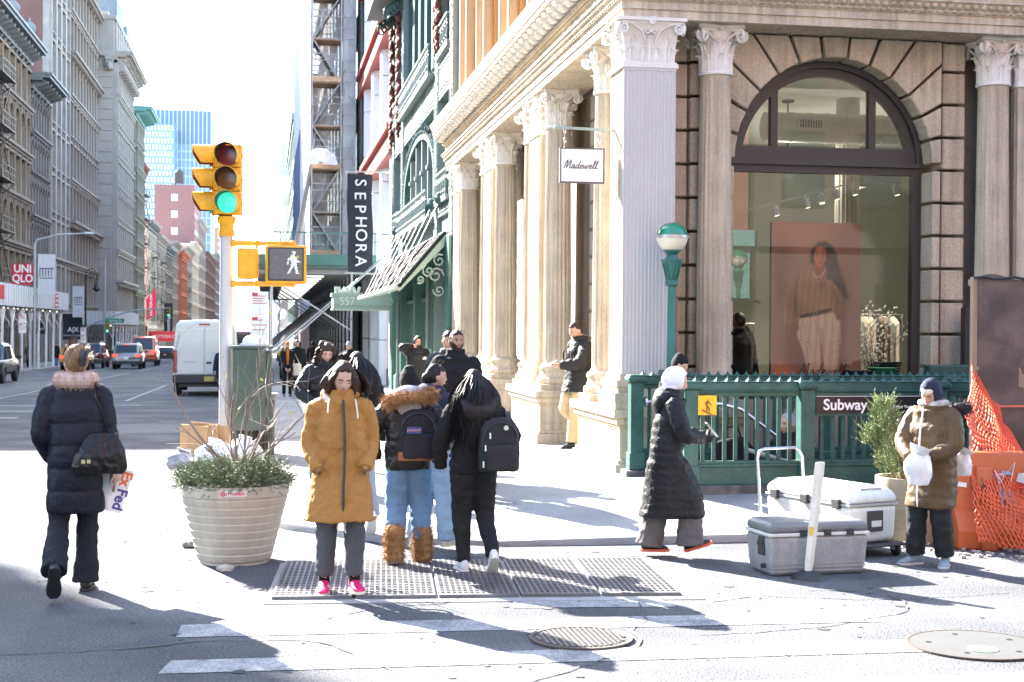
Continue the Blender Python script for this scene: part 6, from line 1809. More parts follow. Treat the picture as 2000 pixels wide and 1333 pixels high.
man = [(.0, .80, .0, .80, .085), (-.06, .58, .02, .40, .13), (-.1, .62, -.25, .45, .045), (-.25, .45, -.26, .3, .04), (.04, .6, .16, .42, .045), (.16, .42, .3, .36, .04), (-.02, .36, -.08, .16, .065), (-.08, .16, -.22, -.12, .055), (.04, .36, .1, .12, .065), (.1, .12, .16, -.14, .055), (.16, -.14, .22, -.14, .04)]
hand = [(-.1, .2, .1, .2, .14), (-.12, .3, -.12, .62, .035), (-.04, .3, -.04, .7, .035), (.04, .3, .04, .68, .035), (.11, .3, .11, .58, .035), (-.18, .15, -.26, .36, .035), (-.1, .05, .1, .05, .1)]
dots = MB(); off = MB(); w_ = MB()
cx, cz, sc_ = hx0+.385, hz0+.185, .30
i = 0
z = -.2
while z < .92:
 x = -.35 + (.028 if i % 2 else 0)
 while x < .36:
  if in_caps((x, z), man): dots.ell((cx+x*sc_, hy-.017, cz+z*sc_), .0054, 6, 4)
  x += .056
 z += .052; i += 1
i = 0; z = -.1
while z < .8:
 x = -.3
 while x < .3:
  if in_caps((x, z), hand): off.ell((hx0+.175+x*.34, hy-.016, hz0+.16+z*.34), .0052, 5, 3)
  x += .06
 z += .055
build('walking_figure', dots, mat('led_white_lit', (1, 1, 1), .5, emit=(.80, .86, 1), es=.15), ph, kind='stuff')
build('hand_figure', off, mat('led_off', (.20, .20, .20), .5), ph, kind='stuff')
# ---- control cabinet hung on the pole, and basket behind
cb = thing('control_cabinet', 'dark green steel control cabinet with a white domed top', 'cabinet', (-.18, 19.75, .45))
CG = mat('cabinet_green', (.035, .062, .05), .45, var=.12, vs=3)
build('body', MB().box(-.45, .0, 19.55, 19.95, .45, 1.56), CG, cb, bevel=.015); build('side_cover', MB().box(.0, .075, 19.6, 19.9, .5, 1.53), CG, cb, bevel=.01)
build('lid', MB().box(-.47, .09, 19.53, 19.97, 1.56, 1.60), CG, cb, bevel=.01)
build('dome', MB().lathe([(.17, 0), (.168, .04), (.14, .10), (.09, .135), (.02, .15)], 20, (-.16, 19.78, 1.60)).lathe([(.20, -.0), (.20, .025), (.17, .03)], 20, (-.16, 19.78, 1.60)), mat('dome_white', (.68, .70, .72), .45), cb, smooth=40)
lb_ = thing('litter_basket', 'black steel slatted litter basket behind the cabinet', 'litter bin', (-.17, 20.3, .02))
bb = link('base', mesh_of('base', MB().lathe([(.25, 0), (.25, .05), (.2, .05)], 20), BLACK), lb_)
me_sl = mesh_of('slat', MB().box(-.016, .016, -.004, .004, .03, .84), BLACK)
for k in range(38):
 a = 2*PI*k/38; link('slat', me_sl, lb_, (.29*cos(a), .29*sin(a), 0), (0, 0, a+PI/2))
build('rim', MB().lathe([(.285, .80), (.31, .84), (.34, .9), (.335, .905), (.30, .85), (.27, .8)], 28).lathe([(.295, .35), (.3, .36), (.295, .37)], 28), BLACK, lb_, world=False, smooth=30)
build('liner', MB().lathe([(.2, .05), (.26, .8)], 20), mat('bin_liner', (.03, .03, .03), .5), lb_, world=False)
# ---- rubbish beside the pole
cbx = thing('cardboard_bundle', 'bundle of flattened cardboard standing beside the pole', 'cardboard', (-.78, 19.2, 0))
CARD = mat('cardboard', (.42, .26, .13), .85, var=.15, rnd=.18)
for k in range(6):
 q = MB().box(-.012, .012, -.2, .2, 0, .3+random.uniform(-.03, .05))
 o = build('sheet', q, CARD, cbx, world=False); o.location = (-.16+.055*k, 0, .24); o.rotation_euler = (random.uniform(-.1, .1), random.uniform(-.06, .1), random.uniform(-.3, .3)+1.2)
build('box', MB().box(-.19, .19, -.15, .15, .0, .24), CARD, cbx, world=False, bevel=.01)
build('tape', MB().box(-.192, .192, -.152, .152, .11, .15), mat('brown_tape', (.30, .18, .08), .4), cbx, world=False)
def blob(name, label, cat, loc, r, m_, seed, squash=.8, n=3):
 mb = MB(); rnd = random.Random(seed)
 nu, nv = 28, 18
 rs = []
 for i in range(nv+1):
  t = -PI/2 + PI*(i+.01 if i == 0 else i-.01 if i == nv else i)/nv
  ring = []
  for j in range(nu):
   a = 2*PI*j/nu
   d = Vector((cos(t)*cos(a), cos(t)*sin(a), sin(t)))
   k = 1 + .22*noise.noise(d*1.6+Vector((seed, 0, 0))) + .10*abs(noise.noise(d*5+Vector((seed, 3, 0)))) + .05*noise.noise(d*11)
   p = d*k
   ring.append((loc[0]+r[0]*p.x, loc[1]+r[1]*p.y, loc[2] + max(0, r[2]*(p.z+.75))))
  rs.append(ring)
 mb.rings(rs)
 mb.tube([(loc[0], loc[1], loc[2]+r[2]*1.6), (loc[0]+.02, loc[1], loc[2]+r[2]*1.95)], [.06, .09], 8)
 return solo(name, mb, m_, label, cat, loc, smooth=70)
BAG = mat('white_bag_plastic', (.72, .73, .76), .3, var=.06)
blob('rubbish_bag', 'white plastic rubbish bag behind the planter left of the pole', 'rubbish bag', (-.66, 18.7, .0), (.27, .24, .21), BAG, 3)
blob('rubbish_bag', 'white plastic rubbish bag right of the pole foot', 'rubbish bag', (-.28, 18.9, .02), (.24, .24, .21), BAG, 8)
blob('rubbish_bag', 'crumpled black and white bag beside the cardboard', 'rubbish bag', (-1.08, 19.0, 0), (.2, .2, .13), mat('grey_bag', (.3, .3, .32), .3, var=.3, vs=6), 14)
# ---- concrete planter with juniper and bare shrub
PLX, PLY = -.24, 11.45
pl = thing('planter', 'round ribbed concrete planter with a red sticker on its rim', 'planter', (PLX, PLY, 0))
PCON = mat('planter_concrete', (.50, .455, .375), .8, var=.12, vs=3, bump=.2, bs=70, streak=.12)
prof = [(.27, 0), (.272, .02)]
z0, r0 = .03, .285
for k in range(8):
 z1 = z0 + .062; r1 = r0 + .0142
 prof += [(r0, z0), (r0+.003, z0+.006), (r1+.004, z1-.012), (r1-.001, z1-.002)]
 z0, r0 = z1, r1+.002
prof += [(.412, .53), (.424, .54), (.428, .61), (.42, .622), (.395, .622), (.39, .58), (.05, .57)]
build('pot', MB().lathe(prof, 48), PCON, pl, world=False, smooth=28)
build('soil', MB().lathe([(.388, .575), (.02, .60)], 24), mat('soil', (.05, .035, .025), .95), pl, world=False)
q = MB(); a0 = rad(-98)
for k in range(7):
 pass
st = MB().rings([[(.4285*cos(a), .4285*sin(a), z) for a in [rad(-104+27*j/8) for j in range(9)]] for z in (.558, .60)], False, False)
build('sticker', st, mat('sticker_white', (.75, .74, .74), .5), pl, world=False)
SR = mat('sticker_red', (.6, .02, .05), .5)
for k, ch in enumerate('@urhuman'):
 a = rad(-102.5 + 24*(k+.5)/8)
 text('letter', ch, SR, pl, (.4295*cos(a), .4295*sin(a), .581), .040, (PI/2, 0, a+PI/2), .0006, off=.001)
JUN = mat('juniper_green', (.13, .17, .085), .75, var=.3, vs=9, col2=(.19, .21, .13), fine=.2)
jn = thing('juniper', 'low grey-green juniper spilling over the planter rim', 'shrub', (PLX, PLY, .58))
def sprays(n, gen, ln, seed, needles=12, nl=.03):
 rnd = random.Random(seed); mb = MB()
 for _ in range(n):
  p, d = gen(rnd)
  L = ln*rnd.uniform(.5, 1.2)
  up = Vector((rnd.uniform(-.3, .3), rnd.uniform(-.3, .3), rnd.uniform(-.1, .6)))
  for k in range(needles):
   t = k/needles
   q = p + d*L*t + up*(L*.35*t*t)
   e = (d + Vector((rnd.uniform(-1, 1), rnd.uniform(-1, 1), rnd.uniform(-.6, 1)))*.9).normalized()*nl*rnd.uniform(.6, 1.3)
   s = e.cross(Vector((rnd.uniform(-1, 1), rnd.uniform(-1, 1), rnd.uniform(-1, 1)))).normalized()*.0042
   mb.add([q - s, q + s, q + e], [(0, 1, 2)])
  e = p + d*L + up*(L*.35)
  s = d.cross(Vector((0, 0, 1))).normalized()*.002
  mb.add([p-s, p+s, e], [(0, 1, 2)])
 return mb
def jgen(r):
 a = r.uniform(0, 2*PI); k = math.sqrt(r.random())*.38
 dome = .16*(1-(k/.42)**2) + .04
 p = Vector((k*cos(a), k*sin(a), .02 + dome*r.uniform(.1, 1)))
 d = Vector((cos(a+r.uniform(-.7, .7)), sin(a+r.uniform(-.7, .7)), r.uniform(-.1, 1.0) - (.4 if k > .3 else 0))).normalized()
 return p, d
mb = sprays(1500, jgen, .16, 5, 14, .026)
build('foliage', mb, JUN, jn, world=False, recalc=False, kind='stuff')
rr = random.Random(9); mb = MB()
for k in range(40):
 a = rr.uniform(0, 2*PI); L = rr.uniform(.15, .42)
 mb.tube([(0, 0, 0), (cos(a)*L*.5, sin(a)*L*.5, .07), (cos(a)*L, sin(a)*L, rr.uniform(.0, .1))], [.006, .004, .002], 4)
build('stems', mb, mat('twig_brown', (0, 0, 0)), jn, world=False)
sh_ = thing('bare_shrub', 'leafless spreading shrub with a few yellow buds growing in the planter', 'shrub', (PLX+.05, PLY, .6))
TW = mat('bare_twig', (.19, .15, .125), .8, var=.2, vs=20)
br = MB(); lv_ = []
def grow(p, d, L, r, depth, rnd):
 n = max(3, int(L/.07)); pts = [p.copy()]; rs = [r]
 for k in range(n):
  d = (d + Vector((rnd.uniform(-.2, .2), rnd.uniform(-.2, .2), rnd.uniform(-.14, .12)))).normalized()
  p = p + d*L/n; pts.append(p.copy()); rs.append(r*(1-.6*(k+1)/n))
  if depth > 0 and k > 0 and rnd.random() < .42:
   dd = (d + Vector((rnd.uniform(-1, 1), rnd.uniform(-.9, .9), rnd.uniform(-.4, .7)))).normalized()
   grow(p, dd, L*rnd.uniform(.35, .6), r*(1-.6*(k+1)/n)*.6, depth-1, rnd)
 br.tube(pts, rs, 5)
 if depth == 0 and rnd.random() < .12: lv_.append(p)
rr = random.Random(21)
for d, L, r in (((-.55, .05, .8), 1.0, .015), ((-.25, .3, 1), .95, .013), ((.22, -.1, 1), 1.0, .014), ((.5, .2, .8), .8, .012), ((.06, .35, 1), .9, .011), ((-.8, -.2, .9), .6, .009), ((.6, -.1, .9), .78, .011), ((-.1, -.3, 1), .8, .010), ((-.15, 0, 1.1), 1.15, .010)):
 grow(Vector((rr.uniform(-.03, .03), rr.uniform(-.03, .03), 0)), Vector(d).normalized(), L, r, 3, rr)
build('branches', br, TW, sh_, world=False, smooth=60)
me_lf = mesh_of('leaf', MB().add([(0, 0, 0), (.014, .004, .018), (0, .0, .04), (-.014, .004, .018)], [(0, 1, 2, 3)]), mat('yellow_leaf', (.45, .42, .04), .6, rnd=.3), recalc=False)
for p in lv_[:16]: link('leaf', me_lf, sh_, p, (rr.uniform(-1, 1), rr.uniform(-1, 1), rr.uniform(0, 6)))
# ---- ventilation grating and manholes
gr = thing('vent_grating', 'long steel ventilation grating set flush in the corner', 'grating', (.15, 11.25, 0), rad(-4.6))
GW, GD = 2.84, 1.52
GR = mat('grating_steel', (.13, .13, .135), .6, .3, var=.2)
build('pit', MB().box(0, GW, -GD, 0, -.02, .004), mat('pit_black', (.012, .012, .013), .9), gr, world=False)
for k in range(5):
 x0, x1 = k*GW/5+.012, (k+1)*GW/5-.012
 q = MB()
 q.box(x0, x1, -GD+.01, -GD+.03, .004, .03); q.box(x0, x1, -.03, -.01, .004, .03); q.box(x0, x0+.016, -GD+.03, -.03, .004, .03); q.box(x1-.016, x1, -GD+.03, -.03, .004, .03)
 f = build('panel_frame', q, GR, gr, world=False)
 q = MB(); y = -GD+.06
 while y < -.04: q.box(x0+.016, x1-.016, y-.011, y+.011, .008, .029); y += .066
 x = x0+.05
 while x < x1-.02: q.box(x-.006, x+.006, -GD+.03, -.03, .010, .030); x += .040
 build('bars', q, GR, f, world=False, kind='stuff')
tag(build('kerb', MB().obox((1.55, 10.33, .001), (3.0, 1.66, .012), az=rad(-4.6)), mat('grating_surround', (.30, .295, .28), .8, var=.15)), kind='structure')
mh = thing('manhole_cover', 'round iron manhole cover with raised block pattern', 'manhole cover', (1.86, 8.28, .004))
MHM = mat('worn_iron', (.17, .165, .16), .5, .3, var=.15, vs=8)
build('ring', MB().lathe([(.31, 0), (.31, .012), (.285, .012), (.28, .004)], 40), mat('iron_ring', (.075, .06, .05), .7, .2), mh, world=False)
build('plate', MB().lathe([(.278, .001), (.278, .006), (.02, .007)], 40), mat('iron_plate', (.05, .048, .046), .7, .2), mh, world=False)
me_b = mesh_of('stud', MB().box(-.012, .012, -.007, .007, .006, .014), MHM)
for i in range(-8, 9):
 for j in range(-9, 10):
  x, y = i*.032, j*.027 + (.013 if i % 2 else 0)
  if x*x+y*y < .068: link('stud', me_b, mh, (x, y, 0), (0, 0, (PI/2 if (i+j) % 3 == 0 else 0)+.4))
m2 = thing('manhole_cover', 'smooth round metal cover with a small green mark at the right', 'manhole cover', (4.13, 7.78, .004))
build('plate', MB().lathe([(.38, 0), (.38, .008), (.02, .009)], 44), mat('smooth_cover', (.048, .05, .049), .8, .0, var=.12, vs=4), m2, world=False)
build('ring', MB().lathe([(.40, 0), (.40, .010), (.381, .010), (.381, 0)], 44), mat('iron_ring', (0, 0, 0)), m2, world=False)
build('centre_mark', MB().lathe([(.09, .010), (.09, .012), (.07, .012), (.068, .0105), (.04, .011), (.035, .013), (.01, .013)], 24, (-.03, -.14, 0)), mat('mark_green', (.14, .28, .15), .6, var=.3, vs=30), m2, world=False)
for a in range(5): build('hole', MB().lathe([(.018, .0095), (.018, .0102), (.003, .0103)], 10, (.27*cos(a*1.25+.3), .27*sin(a*1.25+.3), 0)), BLACK, m2, world=False)
# small stones by the planter
rr = random.Random(4)
for k, (x, y, r, lab) in enumerate(((-.62, 12.2, .05, 'dark lump of asphalt on the road left of the planter'), (-.3, 11.0, .05, 'broken concrete lump at the planter foot'))):
 mb = MB(); mb.ell((x, y, .0+r*.35), (r*1.3, r, r*.6), 9, 6); mb.v = [(a+rr.uniform(-.008, .008), b+rr.uniform(-.008, .008), max(0, c+rr.uniform(-.008, .008))) for a, b, c in mb.v]
 solo('rubble_lump', mb, mat('lump', (.12, .11, .1), .9) if k == 0 else PCON, lab, 'rubble', (x, y, 0), smooth=20)
# ---- delineator post, coolers and trolley
dp = thing('delineator_post', 'leaning white flat post on a black rubber base before the grey cooler', 'post', (4.0, 10.08, 0))
build('base', MB().lathe([(.13, 0), (.12, .02), (.07, .05), (.05, .06), (.01, .06)], 14, (4.0, 10.08, 0)), BLKPL, dp, smooth=30)
q = MB().rings([[(4.0+dx*k+t*.085, 10.08+dy, .05+t*.82) for dx, dy in ((-.035, 0), (0, -.022), (.035, 0), (0, .012))] for t, k in ((0, .8), (.1, 1), (.9, 1.15), (1, 1.1))])
build('blade', q, mat('post_white', (.68, .66, .58), .5, var=.1, vs=10), dp)
build('reflector', MB().obox((4.012, 10.055, .36), (.03, .004, .06)), mat('reflector_yellow', (.75, .5, .03), .4), dp)
GCM = mat('cooler_grey', (.30, .305, .31), .55, var=.10, vs=7, fine=.12, bs=45, streak=.14); GCL = mat('cooler_lid_grey', (.15, .155, .165), .45, var=.08)
gc = thing('cooler', 'grey cool box with darker lid standing on the ground', 'cooler', (4.12, 10.42, 0), rad(5.7))
build('body', MB().rings([[(sx*k, sy*k2, z) for sx, sy in ((-1, -1), (1, -1), (1, 1), (-1, 1))] for z, k, k2 in ((.0, .385, .195), (.1, .40, .205), (.30, .415, .215))]), GCM, gc, world=False, bevel=.03, segs=3)
for k in range(4): build('rib', MB().box(-.39, .39, -.211+.002*k, -.19, .03+.028*k, .038+.028*k), GCM, gc, world=False)
build('rim', MB().box(-.418, .418, -.218, .218, .30, .325), mat('cooler_white', (.66, .66, .64), .5, var=.07, vs=8, fine=.06, streak=.10), gc, world=False, bevel=.006)
build('lid', MB().rings([[(sx*k, sy*k2, z) for sx, sy in ((-1, -1), (1, -1), (1, 1), (-1, 1))] for z, k, k2 in ((.325, .415, .215), (.37, .412, .212), (.405, .39, .19))]), GCL, gc, world=False, bevel=.025, segs=3)
h_ = build('side_handle', MB().box(-.425, -.40, -.12, -.02, .15, .29), BLKPL, gc, world=False, bevel=.008)
build('grip', MB().box(-.435, -.425, -.11, -.03, .22, .25), BLKPL, h_, world=False); build('drain_plug', MB().tube([(-.43, -.1, .07), (-.40, -.1, .07)], .018, 8), BLKPL, gc, world=False)
for x in (-.14, .06, .25): build('hinge', MB().box(x-.03, x+.03, -.226, -.215, .30, .345), BLKPL, gc, world=False)
tr = thing('trolley', 'folding platform trolley with a chrome loop handle under the white cooler', 'trolley', (4.75, 11.5, 0), rad(18))
build('platform', MB().box(-.27, .30, -.62, .62, .085, .11), BLKPL, tr, world=False, bevel=.01)
for x in (-.2, .22):
 for y in (-.55, .5):
  f = build('castor', MB().box(x-.02, x+.02, y-.03, y+.03, .05, .088), STEEL, tr, world=False)
  build('wheel', MB().tube([(x-.015, y-.02, .045), (x+.015, y-.02, .045)], .045, 14), TYRE, f, world=False)
build('handle', MB().tube([(-.26, .6, .1), (-.26, .66, .72), (-.23, .67, .78), (-.18, .675, .8), (.16, .675, .8), (.21, .67, .78), (.24, .66, .72), (.24, .6, .1)], .014, 10), CHROME, tr, world=False, smooth=50)
wc = thing('cooler', 'large white cool box with black latches on the trolley', 'cooler', (4.75, 11.5, .11), rad(18))
WCM = mat('cooler_white', (0, 0, 0))
build('body', MB().rings([[(sx*k, sy*k2, z) for sx, sy in ((-1, -1), (1, -1), (1, 1), (-1, 1))] for z, k, k2 in ((0, .235, .52), (.06, .25, .535), (.31, .26, .545))]), WCM, wc, world=False, bevel=.04, segs=3)
build('seal', MB().box(-.262, .262, -.547, .547, .31, .328), mat('seal_grey', (.35, .35, .36), .6), wc, world=False)
build('lid', MB().rings([[(sx*k, sy*k2, z) for sx, sy in ((-1, -1), (1, -1), (1, 1), (-1, 1))] for z, k, k2 in ((.328, .26, .545), (.40, .258, .54), (.455, .21, .47))]), WCM, wc, world=False, bevel=.03, segs=3)
build('label', MB().box(-.264, -.258, -.12, .18, .14, .26), mat('cooler_label', (.5, .52, .52), .6, var=.3, vs=40), wc, world=False)
build('lid_inset', MB().box(-.1, .12, -.5, -.45, .43, .452), mat('seal_grey', (0, 0, 0)), wc, world=False)
for y in (-.4, .0, .4): build('latch', MB().box(-.29, -.255, y-.045, y+.045, .285, .365), BLKPL, wc, world=False, bevel=.006)
h_ = build('side_handle', MB().box(-.07, .09, -.565, -.54, .10, .27), BLKPL, wc, world=False, bevel=.01)
build('grip', MB().box(-.04, .06, -.572, -.562, .14, .19), WCM, h_, world=False)
# ---- subway entrance
se = thing('subway_entrance', 'green iron railing round a subway stair with a Subway sign', 'subway entrance', (4.1, 13.7, .12))
YF, YBk = 13.72, 15.6; ZT = 1.34
GRN = MATS['dark_granite'] if 'dark_granite' in MATS else mat('dark_granite', (.065, .065, .067), .75, var=.25, vs=6, col2=(.12, .115, .11), bump=.3, bs=30)
build('plinth', MB().box(4.02, 9.7, YF-.1, YF+.1, .02, .30).box(3.98, 4.3, YBk-.14, YBk+.14, .02, .27).box(4.3, 9.7, YBk-.1, YBk+.1, .02, .27).box(9.5, 9.7, YF+.1, YBk-.1, .02, .3), GRN, se, bevel=.012)
me_bal = mesh_of('baluster', MB().box(-.02, .02, -.008, .008, 0, .78).box(-.012, .012, -.012, .012, 0, .78), GREEN)
me_spk = mesh_of('spike', MB().rings([[(r*cos(2*PI*j/6), r*sin(2*PI*j/6), z) for j in range(6)] for z, r in ((0, .045), (.012, .03), (.03, .012), (.055, .002))]), GREEN)
def fence(y, x0, x1, posts, zb=.30):
 m = MB()
 m.box(x0, x1, y-.045, y+.045, ZT-.09, ZT-.012); m.box(x0, x1, y-.055, y+.055, ZT-.105, ZT-.09); m.box(x0, x1, y-.03, y+.03, ZT-.15, ZT-.105); m.box(x0, x1, y-.052, y+.052, ZT-.012, ZT)
 m.box(x0, x1, y-.03, y+.03, zb+.21, zb+.24); m.box(x0, x1, y-.04, y+.04, zb+.18, zb+.21); m.box(x0, x1, y-.025, y+.025, zb+.01, zb+.18); m.box(x0, x1, y-.04, y+.04, zb, zb+.012)
 r = build('rails', m, GREEN, se, bevel=.004, segs=1)
 x = x0+.06
 while x < x1:
  if all(abs(x-p) > .09 for p in posts): link('baluster', me_bal, se, Vector((x, y, zb+.22))-se.location, None, (1, 1, (ZT-.12-zb-.22)/.78))
  x += .1145
 x = x0+.1
 while x < x1-.02: link('spike', me_spk, se, Vector((x, y, ZT-.003))-se.location); x += .111
 for p in posts:
  q = MB()
  q.box(p-.075, p+.075, y-.075, y+.075, zb, ZT-.08); q.box(p-.09, p+.09, y-.09, y+.09, zb, zb+.2)
  q.box(p-.095, p+.095, y-.095, y+.095, ZT-.08, ZT+.005); q.box(p-.11, p+.11, y-.11, y+.11, ZT-.065, ZT-.02)
  build('post', q, GREEN, se, bevel=.012)
fence(YF, 4.14, 9.6, (4.18, 5.40, 6.83, 8.3))
fence(YBk, 4.1, 9.6, (4.12, 4.53, 6.4, 7.9), .27)
sgn_ = build('sign_panel', MB().box(5.49, 6.76, YF-.062, YF-.05, 1.02, 1.20), mat('sign_black', (.014, .014, .016), .35), se)
build('sign_line', MB().box(5.49, 6.76, YF-.066, YF-.062, 1.188, 1.193), WHITE, sgn_)
build('sign_frame', MB().box(5.46, 6.79, YF-.05, YF-.03, .99, 1.22), GREEN, se)
text('lettering', 'Subway', WHITE, sgn_, Vector((5.80, YF-.064, 1.10))-se.location, .155, off=.003, ext=.001)
text('lettering', 'New York City Transit', WHITE, sgn_, Vector((6.54, YF-.064, 1.082))-se.location, .042, off=.001, ext=.001)
build('sign_disc', MB().tube([(6.31, YF-.062, 1.085), (6.31, YF-.066, 1.085)], .026, 18), mat('disc_grey', (.4, .4, .42), .5), sgn_)
ys = build('stair_warning', MB().box(4.245, 4.435, YF-.075, YF-.065, 1.005, 1.20), mat('warning_yellow', (.80, .44, .01), .45), se)
q = MB()
Wp = lambda x, z: (4.34+x, YF-.078, 1.10+z)
q.tube([Wp(.005, .065), Wp(.0051, .0655)], .011, 10)
for a, b, r in (((.005, .05), (-.01, .0), .011), ((.0, .04), (.03, .02), .006), ((.03, .02), (.038, -.005), .005), ((.0, .042), (-.028, .02), .006), ((-.01, .0), (-.002, -.03), .008), ((-.002, -.03), (-.008, -.055), .007), ((-.01, .0), (.02, -.03), .008), ((.02, -.03), (.018, -.06), .007)):
 q.tube([Wp(*a), Wp(*b)], r, 6)
for k in range(5): q.box(4.28+.026*k, 4.31+.026*k, YF-.079, YF-.076, 1.06-.013*k-.006, 1.06-.013*k+.001)
q.bar(Wp(-.06, -.045), Wp(.075, -.112), .004, .01)
build('stair_figure', q, mat('warning_ink', (.22, .07, .01), .6), ys)
build('handrail', MB().tube([(4.2, YBk-.12, 1.04), (4.45, YBk-.12, 1.04), (5.0, YBk-.4, 1.03), (5.2, YBk-.45, .98), (7.4, YBk-.45, -.62)], .024, 10), CHROME, se, smooth=50)
build('rail_socket', MB().tube([(4.19, YBk-.12, 1.04), (4.215, YBk-.12, 1.04)], .06, 8), CHROME, se)
build('handrail', MB().tube([(4.9, YF+.4, .62), (5.6, YF+.4, .42), (7.6, YF+.4, -1.1)], .024, 10), STEEL, se, smooth=50)
# stair well
WL_ = mat('well_tile', (.30, .29, .27), .6, var=.1)
m = MB(); m.box(4.45, 9.6, 15.45, 15.5, -4, .02); m.box(4.45, 9.6, 13.9, 13.95, -4, .02); m.box(9.6, 9.65, 13.9, 15.5, -4, .02); m.box(4.4, 4.45, 13.9, 15.5, -4, .0)
build('well_wall', m, WL_, se)
me_step = mesh_of('step', MB().box(0, .32, 13.95-14.7, 15.45-14.7, -.5, 0), CONC)
for k in range(17): link('step', me_step, se, Vector((4.46+.28*k, 14.7, .08-.165*(k+1)))-se.location)
# globe lamp
gl = thing('globe_lamp', 'green post lamp with a half green half white globe by the subway', 'lamp', (4.53, YBk, .15))
LG = mat('lamp_post_green', (.035, .145, .125), .45, var=.25, vs=5, fine=.12)
build('post', MB().lathe([(.06, 0), (.06, .1), (.055, 1.3), (.047, 2.1), (.047, 2.14), (.075, 2.16), (.075, 2.2), (.062, 2.22)], 8, (4.53, YBk, .2)), LG, gl, smooth=20)
q = MB().box(4.53-.12, 4.53+.12, YBk-.12, YBk+.12, ZT-.06, ZT+.06); build('post_cap', q, GREEN, gl, bevel=.015)
q = MB().lathe([(.05, 2.2), (.06, 2.26), (.10, 2.40), (.12, 2.43), (.125, 2.45), (.08, 2.455), (.06, 2.5), (.08, 2.53), (.10, 2.545), (.10, 2.56), (.05, 2.56)], 16, (4.53, YBk, .2))
for k in range(10):
 a = 2*PI*k/10; q.bar((4.53+.058*cos(a), YBk+.058*sin(a), 2.42), (4.53+.108*cos(a), YBk+.108*sin(a), 2.61), .018)
build('capital', q, LG, gl, smooth=25)
gz = 2.905
build('globe_lower', MB().lathe([(.07, -.165), (.12, -.13), (.16, -.08), (.178, -.02), (.178, .0)], 28, (4.53, YBk, gz)), mat('milk_glass', (.74, .70, .58), .3, var=.06), gl, smooth=60)
build('globe_band', MB().lathe([(.178, -.012), (.19, -.01), (.19, .018), (.178, .02)], 28, (4.53, YBk, gz)), mat('zinc', (.45, .45, .45), .4, .6), gl, smooth=40)
build('globe_upper', MB().lathe([(.178, .02), (.165, .07), (.135, .115), (.085, .15), (.02, .168)], 28, (4.53, YBk, gz)), mat('green_glass', (.012, .22, .10), .15, var=.04, coat=.5), gl, smooth=60)
# the second entrance lamp, nearer the camera and outside the frame; it shows in the shop window
g2 = gl.copy(); COL.objects.link(g2); g2.location = (9.0, 7.4, .5); g2['label'] = 'second green and white globe lamp on the near side of the pavement'
for ch in gl.children:
 c = ch.copy(); COL.objects.link(c); c.parent = g2
# electrical box, illuminated sign and hoarding at the right edge
eb = thing('junction_box', 'dark green metal box behind the railing at the right', 'box', (6.75, 15.9, 1.1))
build('body', MB().box(7.75, 8.5, 15.75, 15.95, .3, 1.46), mat('box_green', (.02, .06, .05), .5), eb, bevel=.02); build('slot', MB().box(7.95, 8.4, 15.74, 15.75, 1.28, 1.33), mat('slot_grey', (.3, .32, .34), .4), eb)
ts = thing('lit_sign', 'dark wall screen with orange picture and yellow-green letters', 'screen', (8.8, 16.35, 1.4))
build('case', MB().box(8.42, 9.3, 16.2, 16.32, 1.43, 2.15), mat('screen_case', (.02, .012, .016), .4), ts, bevel=.01)
build('picture', MB().box(8.53, 9.25, 16.19, 16.2, 1.75, 2.1), mat('screen_orange', (.42, .07, .012), .4, var=.3, vs=4, emit=(.5, .08, .02), es=.12), ts)
text('lettering', 'R', mat('screen_lime', (.35, .42, .03), .5), ts, Vector((8.66, 16.185, 1.85))-ts.location, .22, off=.006)
text('lettering', 'Ador', mat('screen_lime2', (.5, .5, .1), .5), ts, Vector((8.66, 16.185, 1.63))-ts.location, .09); text('lettering', 'Fore', mat('screen_green', (.2, .6, .3), .5), ts, Vector((8.66, 16.185, 1.55))-ts.location, .09)
tp = thing('tarpaulin_screen', 'dark mesh tarpaulin stretched on a wooden frame at the right edge', 'screen', (6.9, 12.2, .2))
WD = mat('weathered_wood', (.30, .23, .17), .85, var=.2, vs=6, stretch=(1, 1, .2))
for x in (6.44, 6.9, 7.5): build('upright', MB().box(x-.03, x+.03, 12.18, 12.24, .1, 2.36), WD, tp)
build('cross_bar', MB().box(6.41, 7.7, 12.24, 12.28, 2.28, 2.34).box(6.41, 7.7, 12.24, 12.28, .62, .69), WD, tp)
rs = []
for k in range(13):
 z = .68 + 1.68*k/12
 rs.append([(6.45 + 1.15*j/14, 12.17 - .012*sin(j*1.3+k*.7) - .02*noise.noise(Vector((j*.4, k*.5, 2))), z + (.03*sin(j*.9) if k == 12 else 0)) for j in range(15)])
build('tarpaulin', MB().rings(rs, False, False), mat('tarp_dark', (.075, .06, .058), .75, var=.3, vs=2.2, col2=(.13, .10, .09), fine=.25, bs=180), tp, recalc=False, smooth=60)
build('rope', MB().tube([(6.4+.1*k, 12.15, 2.35+.012*sin(k*2)) for k in range(13)], .012, 5), BLACK, tp)
build('tape_strip', MB().box(6.5, 7.6, 12.13, 12.135, 1.16, 1.18), mat('pink_tape', (.6, .14, .10), .6), tp)
ba = thing('plastic_barrier', 'orange plastic barrier covered in graffiti and stickers', 'barrier', (6.6, 11.35, 0), rad(-8))
OR = mat('barrier_orange', (.52, .11, .025), .5, var=.2, vs=4, col2=(.40, .10, .04))
def barr(y): return None
q = MB()
prof = [(-.24, 0), (-.24, .16), (-.13, .32), (-.07, .82), (.07, .82), (.13, .32), (.24, .16), (.24, 0)]
q.prism([(y, z) for y, z in prof], 'x', -.78, 1.3)
bo = build('body', q, OR, ba, world=False, bevel=.02)
